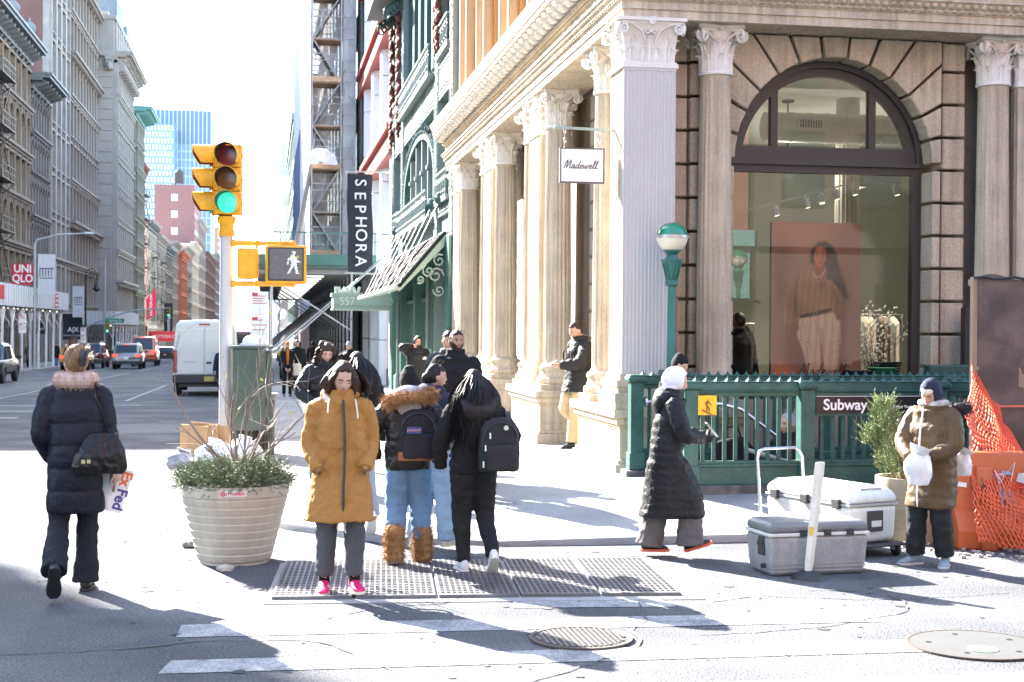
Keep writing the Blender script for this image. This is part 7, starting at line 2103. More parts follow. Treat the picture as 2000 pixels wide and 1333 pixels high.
for k in range(4):
 x = -.6+.45*k
 build('recess_rib', MB().prism([(-.30, 0), (-.30, .14), (-.2, .3), (-.15, .7), (-.05, .7), (-.05, 0)], 'x', x, x+.14), OR, ba, world=False, bevel=.015)
GRA = [mat('graffiti_black', (.04, .04, .05), .6), mat('graffiti_white', (.65, .65, .68), .6), mat('graffiti_blue', (.25, .3, .38), .6)]
rr = random.Random(12)
for k in range(6):
 x = -.6+.24*k; pts = []
 for j in range(9):
  z = .32+.42*rr.random(); pts.append((x+rr.uniform(-.1, .12), -.075-(.82-z)*.13-.012-(.07 if z < .7 else .0), z))
 build('graffiti', MB().tube(pts, .0035, 4), GRA[k % 3], bo, world=False)
for k in range(16):
 x = rr.uniform(-.75, .4); z = rr.uniform(.35, .75)
 o = build('sticker', MB().obox((0, 0, 0), (rr.uniform(.05, .12), .003, rr.uniform(.03, .08))), [mat('sticker_grey', (.55, .55, .57), .5), GRA[0], mat('sticker_white', (0, 0, 0)), GRA[2]][k % 4], bo, world=False)
 o.location = (x, -.08-(.82-z)*.125-.006, z); o.rotation_euler = (rad(-7), rr.uniform(-.4, .4), 0)
# orange safety net, a real mesh of strands draped over the barrier
nt_ = thing('safety_net', 'torn orange safety netting draped from the frame over the barrier', 'net', (6.5, 11.2, 0))
q = MB(); nx, nz = 36, 38
def NP(i, j):
 u, v = i/nx, j/nz
 top = Vector((6.36+.40*u, 12.1-.1*u, 1.58-.80*u)); bot = Vector((5.86+1.3*u, 11.0-.40*u, .02+.22*max(0, .35-u)))
 p = top.lerp(bot, v)
 p.y -= .12*sin(v*PI)*(.6+.4*sin(u*7)) + .05*noise.noise(Vector((u*6, v*6, 1))); p.x += .06*noise.noise(Vector((u*5, v*5, 7))) - .10*sin(v*PI)
 p.z += .05*noise.noise(Vector((u*7, v*7, 3)))
 return p
rr = random.Random(3)
for i in range(nx):
 for j in range(nz):
  a = NP(i+(.5 if j % 2 else 0), j)
  for di in (-.5, .5):
   ii = i+(.5 if j % 2 else 0)+di
   if 0 <= ii <= nx and rr.random() > .06: q.tube([a, a.lerp(NP(ii, j+1), .5)+Vector((0, -.008, 0)), NP(ii, j+1)], .0055, 3, False)
build('strands', q, mat('net_orange', (.72, .10, .025), .5), nt_, kind='stuff')
# planter with the conifer behind the coolers
p2 = thing('planter', 'tan ribbed planter behind the white cooler holding a conifer', 'planter', (5.68, 12.0-.12, 0))
o = link('pot', mesh_of('pot', MB().lathe([(.25, 0), (.26, .1), (.255, .105), (.285, .2), (.28, .205), (.30, .3), (.295, .305), (.31, .4), (.305, .405), (.32, .5), (.32, .56), (.29, .56), (.28, .5), (.02, .5)], 36), mat('planter_tan', (.40, .34, .24), .8, var=.15), smooth=25), p2)
cf = thing('conifer', 'small leaning conifer with feathery green foliage in the tan planter', 'conifer', (5.60, 11.88, .5))
def cgen(r):
 t = r.random()**.8
 ax = Vector((-.04 - .16*sin(t*2.0), .0, .72*t)); rad_ = .13*(1-t*.45)
 u = r.random()
 if u < .22: ax = Vector((.06+.14*r.random(), 0, .10+.22*r.random())); rad_ = .10
 elif u < .36: ax = Vector((-.30+.1*r.random(), .05, .34+.12*r.random())); rad_ = .07
 a = r.uniform(0, 2*PI)
 return ax + Vector((cos(a)*rad_*r.random(), sin(a)*rad_*r.random(), 0)), Vector((cos(a)*.7, sin(a)*.7, r.uniform(.2, 1.1))).normalized()
build('foliage', sprays(1000, cgen, .13, 8, 14, .022), mat('conifer_green', (.15, .20, .07), .7, var=.3, vs=9, col2=(.24, .28, .13)), cf, world=False, recalc=False, kind='stuff')
build('trunk', MB().tube([(0, 0, 0), (-.05, 0, .3), (-.12, 0, .7)], [.02, .016, .006], 6), mat('twig_brown', (0, 0, 0)), cf, world=False)
# rubble and dirt under the barrier
q = MB()
for k in range(120):
 x, y = rr.uniform(5.2, 7.2), rr.uniform(10.7, 11.6); r = rr.uniform(.01, .035)
 q.ell((x, y, r*.4), (r, r*.8, r*.6), 5, 3)
tag(build('rubble', q, mat('rubble_grey', (.35, .33, .3), .9)), kind='stuff')
# ================================================================ people
SKIN = {k: mat('skin_'+k, c, .5, var=.05, vs=18, fine=.03) for k, c in dict(fair=(.50, .30, .22), olive=(.46, .27, .19), brown=(.31, .165, .105), dark=(.13, .068, .045)).items()}
def hairmat(n, c): return mat('hair_'+n, c, .5, spec=.3, var=.35, vs=16, stretch=(5, 5, .5), bump=.35, bs=60)
HBLK, HBRN, HLBR, HGRY = hairmat('black', (.012, .009, .009)), hairmat('dark_brown', (.035, .018, .012)), hairmat('light_brown', (.20, .11, .055)), hairmat('grey', (.34, .33, .32))
def cloth(n, c, rough=.85, **k): return mat('cloth_'+n, c, rough, var=k.pop('var', .08), bump=k.pop('bump', .15), bs=k.pop('bs', 220), fine=k.pop('fine', .08), spec=k.pop('spec', .25), **k)
C_BLK = cloth('black', (.010, .010, .0115), .9, bump=.5, bs=40); C_PUF = cloth('black_nylon', (.010, .011, .013), .48, bump=.7, bs=34); C_NAVYPUF = cloth('navy_nylon', (.008, .010, .018), .55, bump=.7, bs=30)
C_NAVY = cloth('navy', (.02, .026, .05)); C_MUS = cloth('mustard', (.33, .165, .043), .75, var=.05, bump=.2, bs=60); C_GJEAN = cloth('grey_denim', (.075, .08, .088), var=.25)
C_BJEAN = cloth('blue_denim', (.12, .22, .36), var=.22); C_LJEAN = cloth('pale_denim', (.28, .38, .50), var=.15); C_KHAKI = cloth('khaki', (.48, .36, .21)); C_OLIVE = cloth('brown_nylon', (.095, .062, .03), .55, bump=.3, bs=60, var=.05)
C_WHITE = cloth('white', (.72, .73, .76)); C_GREY = cloth('grey', (.32, .33, .36)); C_GRY2 = cloth('grey_wool', (.12, .11, .115)); C_CREAM = cloth('cream', (.68, .63, .55)); C_ORANGE = cloth('orange_knit', (.42, .14, .03)); C_LEATH = cloth('black_leather', (.014, .013, .014), .28, bs=60, bump=.3)
S_WHITE = mat('shoe_white', (.72, .72, .72), .5); S_BLK = mat('shoe_black', (.018, .018, .02), .4); S_PINK = mat('shoe_pink', (.62, .015, .13), .6); S_SOLE = mat('sole_cream', (.62, .54, .42), .6); S_BLUE = mat('shoe_grey_blue', (.22, .28, .34), .6)
S_RED = mat('shoe_coral', (.7, .12, .06), .5)
TX1 = bpy.data.textures.new('folds', 'CLOUDS'); TX1.noise_scale = .16; TX1.noise_depth = 2
TX2 = bpy.data.textures.new('creases', 'CLOUDS'); TX2.noise_scale = .04; TX2.noise_depth = 2
TXF = bpy.data.textures.new('soft_folds', 'STUCCI'); TXF.noise_scale = .11
def organic(name, mb, m, parent, vox, sm=3, d1=0, d2=0, mid=.5):
 o = build(name, mb, m, parent, world=False)
 r = o.modifiers.new('r', 'REMESH'); r.mode = 'VOXEL'; r.voxel_size = vox; r.use_smooth_shade = True
 if sm: s = o.modifiers.new('s', 'SMOOTH'); s.iterations = sm; s.factor = .5
 for d, t in ((d1, TX1), (d2, TX2)):
  if d:
   q = o.modifiers.new('d', 'DISPLACE'); q.texture = t; q.strength = d; q.mid_level = mid; q.texture_coords = 'LOCAL'
 return o
def ik(a, b, l1, l2, hint):
 a, b, hint = Vector(a), Vector(b), Vector(hint)
 d = b-a; L = min(d.length, (l1+l2)*.999); d = d.normalized()
 x = (l1*l1 - l2*l2 + L*L)/(2*L); h = math.sqrt(max(0, l1*l1-x*x))
 p = hint - d*hint.dot(d)
 p = p.normalized() if p.length > 1e-5 else d.orthogonal()
 return a + d*x + p*h, a + d*L
def bend(pts, n=6):
 """smooth path through joints"""
 out = []
 P = [Vector(p) for p in pts]
 for i in range(len(P)-1):
  p0, p1, p2, p3 = P[max(0, i-1)], P[i], P[i+1], P[min(len(P)-1, i+2)]
  m1 = (p2-p0)*.35; m2 = (p3-p1)*.35
  if i == 0: m1 = (p2-p1)*.7
  if i == len(P)-2: m2 = (p2-p1)*.7
  for k in range(n):
   t = k/n
   out.append(p1*(2*t**3-3*t*t+1) + m1*(t**3-2*t*t+t) + p2*(-2*t**3+3*t*t) + m2*(t**3-t*t))
 out.append(P[-1]); return out
def radii(rs, n):
 out = []
 for i in range(len(rs)-1):
  for k in range(n): out.append(rs[i]+(rs[i+1]-rs[i])*k/n)
 out.append(rs[-1]); return out
def head_pt(d, fem=0):
 x, y, z = d.x*.076, d.y*.098, d.z*.118
 t = max(0, -d.z)
 x *= 1 - (.30+.06*fem)*t**1.4
 if d.y > 0: y *= 1-.38*t**1.2
 else: y *= 1 - .10*t**2
 if d.z > .2: y += .006*(d.z-.2)
 if d.y < 0:
  f = min(1, -d.y*1.4)
  g = lambda cx, cz, sx, sz: math.exp(-((x-cx)/sx)**2-((z-cz)/sz)**2)
  nz = 0
  if -.042 < z < .022:
   u = (.022-z)/.064
   nz = .026*u**1.1*(1 if z > -.034 else max(0, 1-(-.034-z)/.008))*math.exp(-(x/(.009+.008*u))**2)
  y -= f*nz
  for s in (-1, 1):
   y += f*.011*g(s*.031, .004, .016, .011)
   y -= f*.004*g(s*.045, -.022, .018, .016)
   y -= f*.004*g(s*.03, .026, .02, .007)
  y -= f*(.006*g(0, -.060, .02, .007) - .003*g(0, -.070, .016, .004) + .009*g(0, -.096, .020, .014))
 return Vector((x, y, z))
def sphere_dirs(nu, nv):
 for i in range(nv+1):
  t = -PI/2 + PI*(i + (.02 if i == 0 else 0) - (.02 if i == nv else 0))/nv
  yield [Vector((cos(t)*sin(2*PI*j/nu), -cos(t)*cos(2*PI*j/nu), sin(t))) for j in range(nu)]
def hand(mb, w, d, palm_n, side, curl=.5, k=1, spread=.0):
 """palm and five fingers from the wrist w along d; palm_n is where the palm looks; side = thumb side"""
 d = d.normalized(); pn = (palm_n - d*palm_n.dot(d)).normalized(); s = d.cross(pn)*side
 mb.tube([w, w+d*.03*k, w+d*.085*k], [.024*k, .034*k, .036*k], 10, sq=None)
 mb.obox(w+d*.05*k, (.068*k, .085*k, .026*k), Matrix((s, d, pn)).transposed())
 for i, (o, L) in enumerate(((-.027, .062), (-.009, .074), (.009, .078), (.027, .07))):
  p = w + d*.088*k - s*o*k*-1
  a = curl*(1.0+.12*i*-1+.2); q = [p]; ang = 0
  for j in range(3):
   ang += a*.55
   p = p + (d*cos(ang) + pn*sin(ang))*L*k*(.42, .33, .25)[j]; q.append(p)
  mb.tube(q, [.0095*k, .009*k, .0085*k, .007*k], 7)
 p = w + d*.02*k + s*.03*k
 mb.tube([p, p+(s*.7+d*.7+pn*.2).normalized()*.035*k, p+(s*.45+d*.9+pn*.45).normalized()*.062*k, p+(s*.25+d*.95+pn*.6).normalized()*.085*k], [.014*k, .0115*k, .010*k, .008*k], 7)
def shoe(mbs, A, yaw, pitch, k, w=.045, boot=False, L=.255):
 """A = ankle point; forward is -Y before yaw; positive pitch lifts the heel"""
 M = Matrix.Rotation(yaw, 3, 'Z') @ Matrix.Rotation(pitch, 3, 'X')
 up, so = mbs
 c = Vector(A)
 T = lambda x, y, z: c + M @ Vector((x*k, y*k, (z-.085)*k))
 n = 12
 def ring(y, hw, z0, z1):
  return [T(hw*cos(2*PI*j/n)*(1 if sin(2*PI*j/n) > 0 else 1), y, (z0+z1)/2 + (z1-z0)/2*max(-.85, sin(2*PI*j/n))) for j in range(n)]
 st = ((.078, .018, .03, .075), (.07, .034, .012, .105), (.03, .038, .01, .115), (-.02, .039, .01, .11), (-.06, .042, .01, .085), (-.11, .047, .01, .066), (-.15, .044, .01, .056), (-.178, .03, .012, .045), (-.186, .01, .02, .035))
 up.rings([ring(y*L/.265, hw*w/.045, a, b) for y, hw, a, b in st])
 if boot: up.tube([T(0, .02, .06), T(0, .02, .2)], [.045*k, .05*k], 10)
 out = []
 for z in (0, .022):
  out.append([T(x*w/.045*1.08, y*L/.265*1.04, z) for x, y in ((0, .082), (.03, .07), (.038, .03), (.036, -.03), (.047, -.1), (.043, -.15), (.022, -.184), (-.022, -.184), (-.043, -.15), (-.047, -.1), (-.036, -.03), (-.038, .03), (-.03, .07))])
 so.rings(out)
class Person: pass
def person(label, loc, rz, h, legs=None, arms=None, lean=0, head=(0, 0, 0), skin='fair', q=1, hair=None, top=None, trousers=None, shoes=None, face=True, group=None, z=None, twist=0, hunch=0, beard=None, name='person', fem=1, eyes_down=False, feet_yaw=(0, 0), feet_pitch=(0, 0), hips=0, gloves=None, curl=.5, palm=None, hips_y=0, skin_hands=True, width=1.0, hipz=0):
 P = Person(); k = h/1.70
 gz = zw(*loc) if z is None else z
 root = thing(name, label, 'person', (loc[0], loc[1], gz), rz, group)
 P.root = root; P.k = k
 V = lambda x, y, z_: Vector((x*k, y*k, z_*k))
 hipc = V(hips, hips_y, .93+hipz)
 sh_c = V(hips*.5, -lean, 1.40 - abs(lean)*.25 - hunch*.5)
 tw = Matrix.Rotation(twist, 3, 'Z')
 P.sh = {s: sh_c + tw @ V(sg*.172*width, 0, -.01) for s, sg in (('L', 1), ('R', -1))}
 P.hip = {s: hipc + V(sg*.088, 0, 0) for s, sg in (('L', 1), ('R', -1))}
 legs = legs or {'L': (.10, 0, .085), 'R': (-.10, 0, .085)}
 arms = arms or {'L': (.30, .03, .80), 'R': (-.30, .03, .80)}
 P.ank = {}; P.knee = {}; P.elb = {}; P.wri = {}
 for i, s in enumerate(('L', 'R')):
  a = V(*legs[s])
  P.knee[s], P.ank[s] = ik(P.hip[s], a, .435*k, .42*k, (0, -1, 0))
  hd = arms[s]
  hint = Vector(hd[3]) if len(hd) > 3 else Vector((.35 if s == 'L' else -.35, .8, -.3))
  P.elb[s], P.wri[s] = ik(P.sh[s], V(*hd[:3]), .285*k, .255*k, hint)
 neck = sh_c + V(0, .012, .045)
 P.neck = neck
 yaw, pit, rol = head
 HM = Matrix.Rotation(yaw, 3, 'Z') @ Matrix.Rotation(pit, 3, 'X') @ Matrix.Rotation(rol, 3, 'Y')
 hc = neck + V(0, -.018, .055) + (HM @ V(0, -.012, .105))
 P.hc = hc; P.HM = HM
 HP = lambda v: hc + HM @ (Vector(v)*k)
 P.HP = HP
 # ---- body: one continuous surface
 mb = MB()
 spine = [hipc+V(0, 0, -.06), hipc+V(0, 0, .05), (hipc+sh_c)/2, sh_c+V(0, 0, -.06), sh_c+V(0, 0, .02)]
 sp = bend(spine, 3); rx = radii([.12, .125, .105, .135, .07], 3); ry = radii([.085, .09, .08, .085, .055], 3)
 mb.rings([[p + Vector((rx[i]*k*cos(2*PI*j/14), ry[i]*k*sin(2*PI*j/14), 0)) for j in range(14)] for i, p in enumerate(sp)])
 mb.tube([sh_c+V(0, .01, -.02), neck+V(0, 0, .02), hc+HM @ V(0, .02, -.06)], [.06*k, .052*k, .052*k], 12)
 for s in ('L', 'R'):
  mb.tube(bend([P.hip[s]+V(0, 0, .03), P.knee[s], P.ank[s]+V(0, 0, .0)], 5), radii([.078*k, .052*k, .036*k], 5), 10)
  mb.tube(bend([sh_c*.35+P.sh[s]*.65, P.sh[s], P.elb[s], P.wri[s]], 5), radii([.06*k, .046*k, .036*k, .025*k], 5), 10)
  f = Matrix.Rotation(feet_yaw[0 if s == 'L' else 1], 3, 'Z')
  mb.tube([P.ank[s]+V(0, 0, 0), P.ank[s] + f @ V(0, -.05, -.045)], [.036*k, .03*k], 8)
  if q >= 1 and skin_hands:
   d = (P.wri[s]-P.elb[s]).normalized()
   pnv = Vector(palm[s]) if palm and s in palm else Vector((-1 if s == 'L' else 1, 0, 0))
   if abs(pnv.normalized().dot(d)) > .95: pnv = Vector((0, -1, .2))
   hand(mb, P.wri[s], d, pnv, 1 if s == 'L' else -1, curl, k)
  elif skin_hands:
   d = (P.wri[s]-P.elb[s]).normalized(); mb.ell(P.wri[s]+d*.06*k, (.035*k, .035*k, .05*k), 8, 6)
 nu, nv = (40, 34) if q >= 2 else (20, 16)
 mb.rings([[HP(head_pt(d, fem)) for d in ring] for ring in sphere_dirs(nu, nv)])
 for s in (-1, 1):
  mb.ell(HP((s*.073, .012, -.008)), (.012*k, .020*k, .030*k), 8, 6, HM)
 body = organic('body', mb, SKIN[skin], root, {2: .0068, 1: .011, 0: .022}[q], 2)
 if q >= 2: body.modifiers['s'].iterations = 1
 if gloves and q >= 1:
  g = MB()
  for s in ('L', 'R'):
   d = (P.wri[s]-P.elb[s]).normalized()
   pnv = Vector(palm[s]) if palm and s in palm else Vector((-1 if s == 'L' else 1, 0, 0))
   hand(g, P.wri[s], d, pnv, 1 if s == 'L' else -1, curl, k*1.12)
  organic('glove', g, gloves, root, .008, 2)
 # ---- face
 if face and q >= 1:
  DK = mat('lash_dark', (.02, .013, .011), .5)
  for s in (-1, 1):
   if q >= 2:
    e = MB()
    if eyes_down: e.tube([HP((s*.018, -.0855, .002)), HP((s*.026, -.0885, -.003)), HP((s*.036, -.0868, -.003)), HP((s*.045, -.080, .001))], .0022*k, 5)
    else: e.ell(HP((s*.031, -.0790, .003)), (.0135*k, .0085*k, .0072*k), 10, 6, HM)
    build('eye', e, DK if eyes_down else mat('eye_white', (.62, .58, .55), .25), root, world=False, smooth=60)
    if not eyes_down:
     build('iris', MB().ell(HP((s*.031, -.0860, .003)), (.0062*k, .003*k, .0062*k), 10, 6, HM), DK, root, world=False)
     build('lashes', MB().tube([HP((s*.017, -.0835, .006)), HP((s*.026, -.0885, .0105)), HP((s*.037, -.087, .0105)), HP((s*.046, -.080, .005))], .0022*k, 5), DK, root, world=False)
    build('eyebrow', MB().tube([HP((s*.013, -.0935, .021)), HP((s*.028, -.0945, .027)), HP((s*.042, -.088, .026)), HP((s*.050, -.080, .021))], [.0032*k, .0042*k, .0036*k, .0018*k], 6, sq=(1, 1)), DK, root, world=False)
   else:
    build('eye', MB().ell(HP((s*.03, -.084, .004)), (.012*k, .007*k, .006*k), 7, 4, HM), DK, root, world=False)
  build('lips', MB().ell(HP((0, -.0955, -.0585)), (.021*k, .006*k, .0055*k), 10, 6, HM).ell(HP((0, -.0945, -.066)), (.016*k, .006*k, .005*k), 10, 6, HM), mat('lips_'+skin, tuple(a*b for a, b in zip({'fair': (.42, .12, .11), 'olive': (.38, .15, .12), 'brown': (.22, .09, .075), 'dark': (.12, .055, .045)}[skin], (1, 1, 1))), .45), root, world=False, smooth=60)
 if beard:
  mbb = MB()
  for ring in [[d for d in r] for r in sphere_dirs(26, 20)]: pass
  rs = []
  for r in sphere_dirs(28, 24):
   row = []
   for d in r:
    p = head_pt(d, 0); inn = d.y < .15 and p.z < -.03 - .02*max(0, -d.y) + .035*min(1, abs(d.x)*1.25)**3 and not (abs(p.x) < .019 and -.070 < p.z < -.05) and (beard >= 1 or (d.y < -.55 and abs(p.x) < .035))
    row.append(HP(p*(1.07 if inn else .93) + (Vector((0, -.004, -.014*beard)) if inn and p.z < -.07 else Vector((0, 0, 0)))))
   rs.append(row)
  mbb.rings(rs); organic('beard', mbb, HBLK if beard > .5 else HGRY, root, .008 if q >= 2 else .012, 1, 0, .006)
 # ---- trousers
 if trousers:
  tm, r0, r1, r2 = trousers[:4]; zc = trousers[4] if len(trousers) > 4 else .0
  mb = MB()
  mb.ell(hipc+V(0, 0, .0), (.165*k*width, .115*k, .13*k), 16, 10)
  for s in ('L', 'R'):
   e = P.ank[s] + (P.knee[s]-P.ank[s]).normalized()*zc*k
   pts = bend([P.hip[s]+V(0, 0, .02), P.knee[s], e + V(0, 0, .0)], 10); rr_ = radii([r0*k, r1*k, r2*k], 10)
   rr_ = [r*(1+.03*sin(i*2.3)) for i, r in enumerate(rr_)]
   mb.tube(pts, rr_, 14)
  organic('trousers', mb, tm, root, .010 if q == 2 else (.014 if q == 1 else .024), 2, .022 if q else 0, .012 if q else 0)
 if shoes:
  um, sm_ = shoes[0], shoes[1]; kw = shoes[2] if len(shoes) > 2 else {}
  for i, s in enumerate(('L', 'R')):
   up, so = MB(), MB()
   shoe((up, so), P.ank[s], feet_yaw[i], feet_pitch[i], k, **kw)
   sh_o = organic('shoe', up, um, root, .007 if q == 2 else .014, 2)
   build('sole', so, sm_, sh_o, world=False, bevel=.004)
 # ---- upper garment
 if top:
  garment_on(P, root, hipc, sh_c, neck, q, k, tw, **top)
 if hair: hair_on(P, root, q, k, **hair)
 return P
def garment_on(P, root, hipc, sh_c, neck, q, k, tw, m=None, hem=.75, rx=(.19, .17, .19), ry=(.13, .125, .125), puff=0, period=.09, sl=(.085, .068, .05), collar=.06, hood=None, name='coat', cuff=None, back=0, flare=0, d1=.016, d2=.008, vox=None, cov=.115):
 mb = MB()
 V = lambda x, y, z_: Vector((x*k, y*k, z_*k))
 zt = (sh_c.z/k)+.035; n = 56
 def prof(t):   # hem -> waist -> chest -> shoulder
  keys = [(0, rx[0]+flare, ry[0]+flare*.6), (.45, rx[1], ry[1]), (.8, rx[2], ry[2]), (.93, rx[2]*.86, ry[2]*.82), (1.0, .075+collar*.5, .075+collar*.4)]
  for (a, A, B), (b, A2, B2) in zip(keys, keys[1:]):
   if t <= b:
    u = smooth01((t-a)/(b-a)); return A+(A2-A)*u, B+(B2-B)*u
  return keys[-1][1:]
 rs = []
 for i in range(n+1):
  t = i/n; z = hem + (zt-hem)*t
  a, b = prof(t)
  if z >= hipc.z/k: c = hipc.lerp(sh_c, min(1, (z-hipc.z/k)/((sh_c.z-hipc.z)/k)))
  else: c = hipc.copy()
  if z < hipc.z/k+.10:
   lo, hi = 9, -9
   for s in ('L', 'R'):
    A, B, C_ = P.hip[s], P.knee[s], P.ank[s]
    zz = z*k
    q_ = A.lerp(B, min(1, max(0, (A.z-zz)/max(.01, A.z-B.z)))) if zz > B.z else B.lerp(C_, min(1, max(0, (B.z-zz)/max(.01, B.z-C_.z))))
    lo = min(lo, q_.y-cov*k); hi = max(hi, q_.y+cov*k)
   f_ = smooth01((hipc.z+.10*k-z*k)/(.18*k))
   c.y += ((lo+hi)/2-c.y)*f_; b = max(b, (hi-lo)/2/k*f_+.01)
  if puff and t < .96:
   f = puff*(abs(sin(PI*(z-hem)/period))**.34 - .7); a += f; b += f
  th = (tw if z > 1.1 else Matrix.Identity(3))
  ring = []
  for j in range(32):
   A_ = 2*PI*j/32
   ca, sa = cos(A_), sin(A_)
   e = .80
   px = math.copysign(abs(ca)**e, ca)*a; py = math.copysign(abs(sa)**e, sa)*b
   wob = 1 + .018*sin(3*A_+z*9)*(1-t)
   p = th @ Vector((px*wob*k, (py*wob+back*(1-t) - (.03 if sa < 0 and .6 < t < .85 else 0)*.5)*k, 0))
   ring.append(Vector((c.x+p.x, c.y+p.y, z*k)))
  rs.append(ring)
 mb.rings(rs)
 if collar: mb.tube([sh_c+V(0, .0, .0), neck+V(0, -.004, .0), neck+V(0, -.012, .045+collar*.3)], [.115*k, (.078+collar*.25)*k, (.072+collar*.25)*k], 18)
 for s in ('L', 'R'):
  pts = bend([sh_c*.45+P.sh[s]*.55 + V(0, 0, -.02), P.sh[s]+V(0, 0, -.025), P.elb[s], P.wri[s]], 12)
  rr_ = radii([sl[0]*.95*k, sl[0]*k, sl[1]*k, sl[2]*k], 12)
  acc = 0
  for i in range(len(pts)):
   if i: acc += (pts[i]-pts[i-1]).length/k
   if puff: rr_[i] += k*puff*.7*(abs(sin(PI*acc/period))**.34-.7)
   else: rr_[i] *= 1+.03*sin(i*1.9)
  mb.tube(pts, rr_, 14)
 v = vox or (.0095 if q == 2 else (.014 if q == 1 else .024))
 o = organic(name, mb, m, root, v, 2, d1 if q else 0, d2 if q else 0)
 P.coat = o
 if cuff:
  for s in ('L', 'R'):
   d = (P.wri[s]-P.elb[s]).normalized()
   build('cuff', MB().tube([P.wri[s]-d*.02*k, P.wri[s]+d*.02*k], sl[2]*.85*k, 12), cuff, o, world=False, smooth=50)
 zs_ = [hem+.02, (hem+zt)/2, zt-.12]
 if hood:   # hood lying on the back or worn
  hm, kind = hood
  mb = MB()
  if kind == 'down':
   mb.ell(neck+V(0, .07, .0), (.15*k, .085*k, .10*k), 18, 12); mb.ell(neck+V(0, .115, -.05), (.12*k, .06*k, .10*k), 14, 10)
   for a in range(13):
    t = rad(-30+240*a/12)
    mb.ell(neck+V(.115*cos(t), .02+.09*sin(t)*.9, .03), .04*k, 8, 6)
  organic('hood', mb, hm, o, v, 2, .012, .006)
def hair_shell(P, k, q, grow=1.07, front=.055, side=-.02, back=-.085, thick=None):
 rs = []
 nu, nv = (36, 30) if q >= 2 else (20, 16)
 for r in sphere_dirs(nu, nv):
  row = []
  for d in r:
   p = head_pt(d, 1)
   if d.y < -.35: lim = front - .02*abs(d.x)
   else:
    u = min(1, (d.y+.35)/.9); lim = side + (back-side)*u if d.y > .0 else front + (side-front)*min(1, (d.y+.35)/.35)
   inn = p.z > lim
   row.append(P.HP(p*(grow if inn else .90)))
  rs.append(row)
 return rs
def strands(P, k, n, L, seed, spreadx=.10, out=.03, wave=.012, front=False, r=.0022, drift=(0, 0), side=None):
 mb = MB(); rnd = random.Random(seed)
 for _ in range(n):
  a = rnd.uniform(-1.9, 1.9) if front else rnd.uniform(-1.45, 1.45)
  if side: a = rnd.uniform(*side)
  d = Vector((sin(a), cos(a)*.9, rnd.uniform(-.15, .9))).normalized()
  p = P.HP(head_pt(d, 1)*1.06)
  c = P.HP((0, 0, 0)); o = (p-c); o.z = 0; o = o.normalized() if o.length > 1e-4 else Vector((0, 1, 0))
  pts = [p]; ph = rnd.uniform(0, 6); Ln = L*rnd.uniform(.7, 1.05)*k; m = 11
  for j in range(1, m+1):
   t = j/m
   z = p.z - Ln*t
   fl = out*k*sin(min(1, t*2.2)*PI/2)
   pts.append(Vector((p.x + o.x*fl + wave*k*sin(ph+t*9) + spreadx*k*t*rnd.uniform(-.2, .2) + drift[0]*t*k, p.y + o.y*fl + wave*k*cos(ph+t*8) + drift[1]*t*k, z)))
  mb.tube(pts, [r*k*1.5*(1.6-t/11) for t in range(m+1)], 3)
 return mb
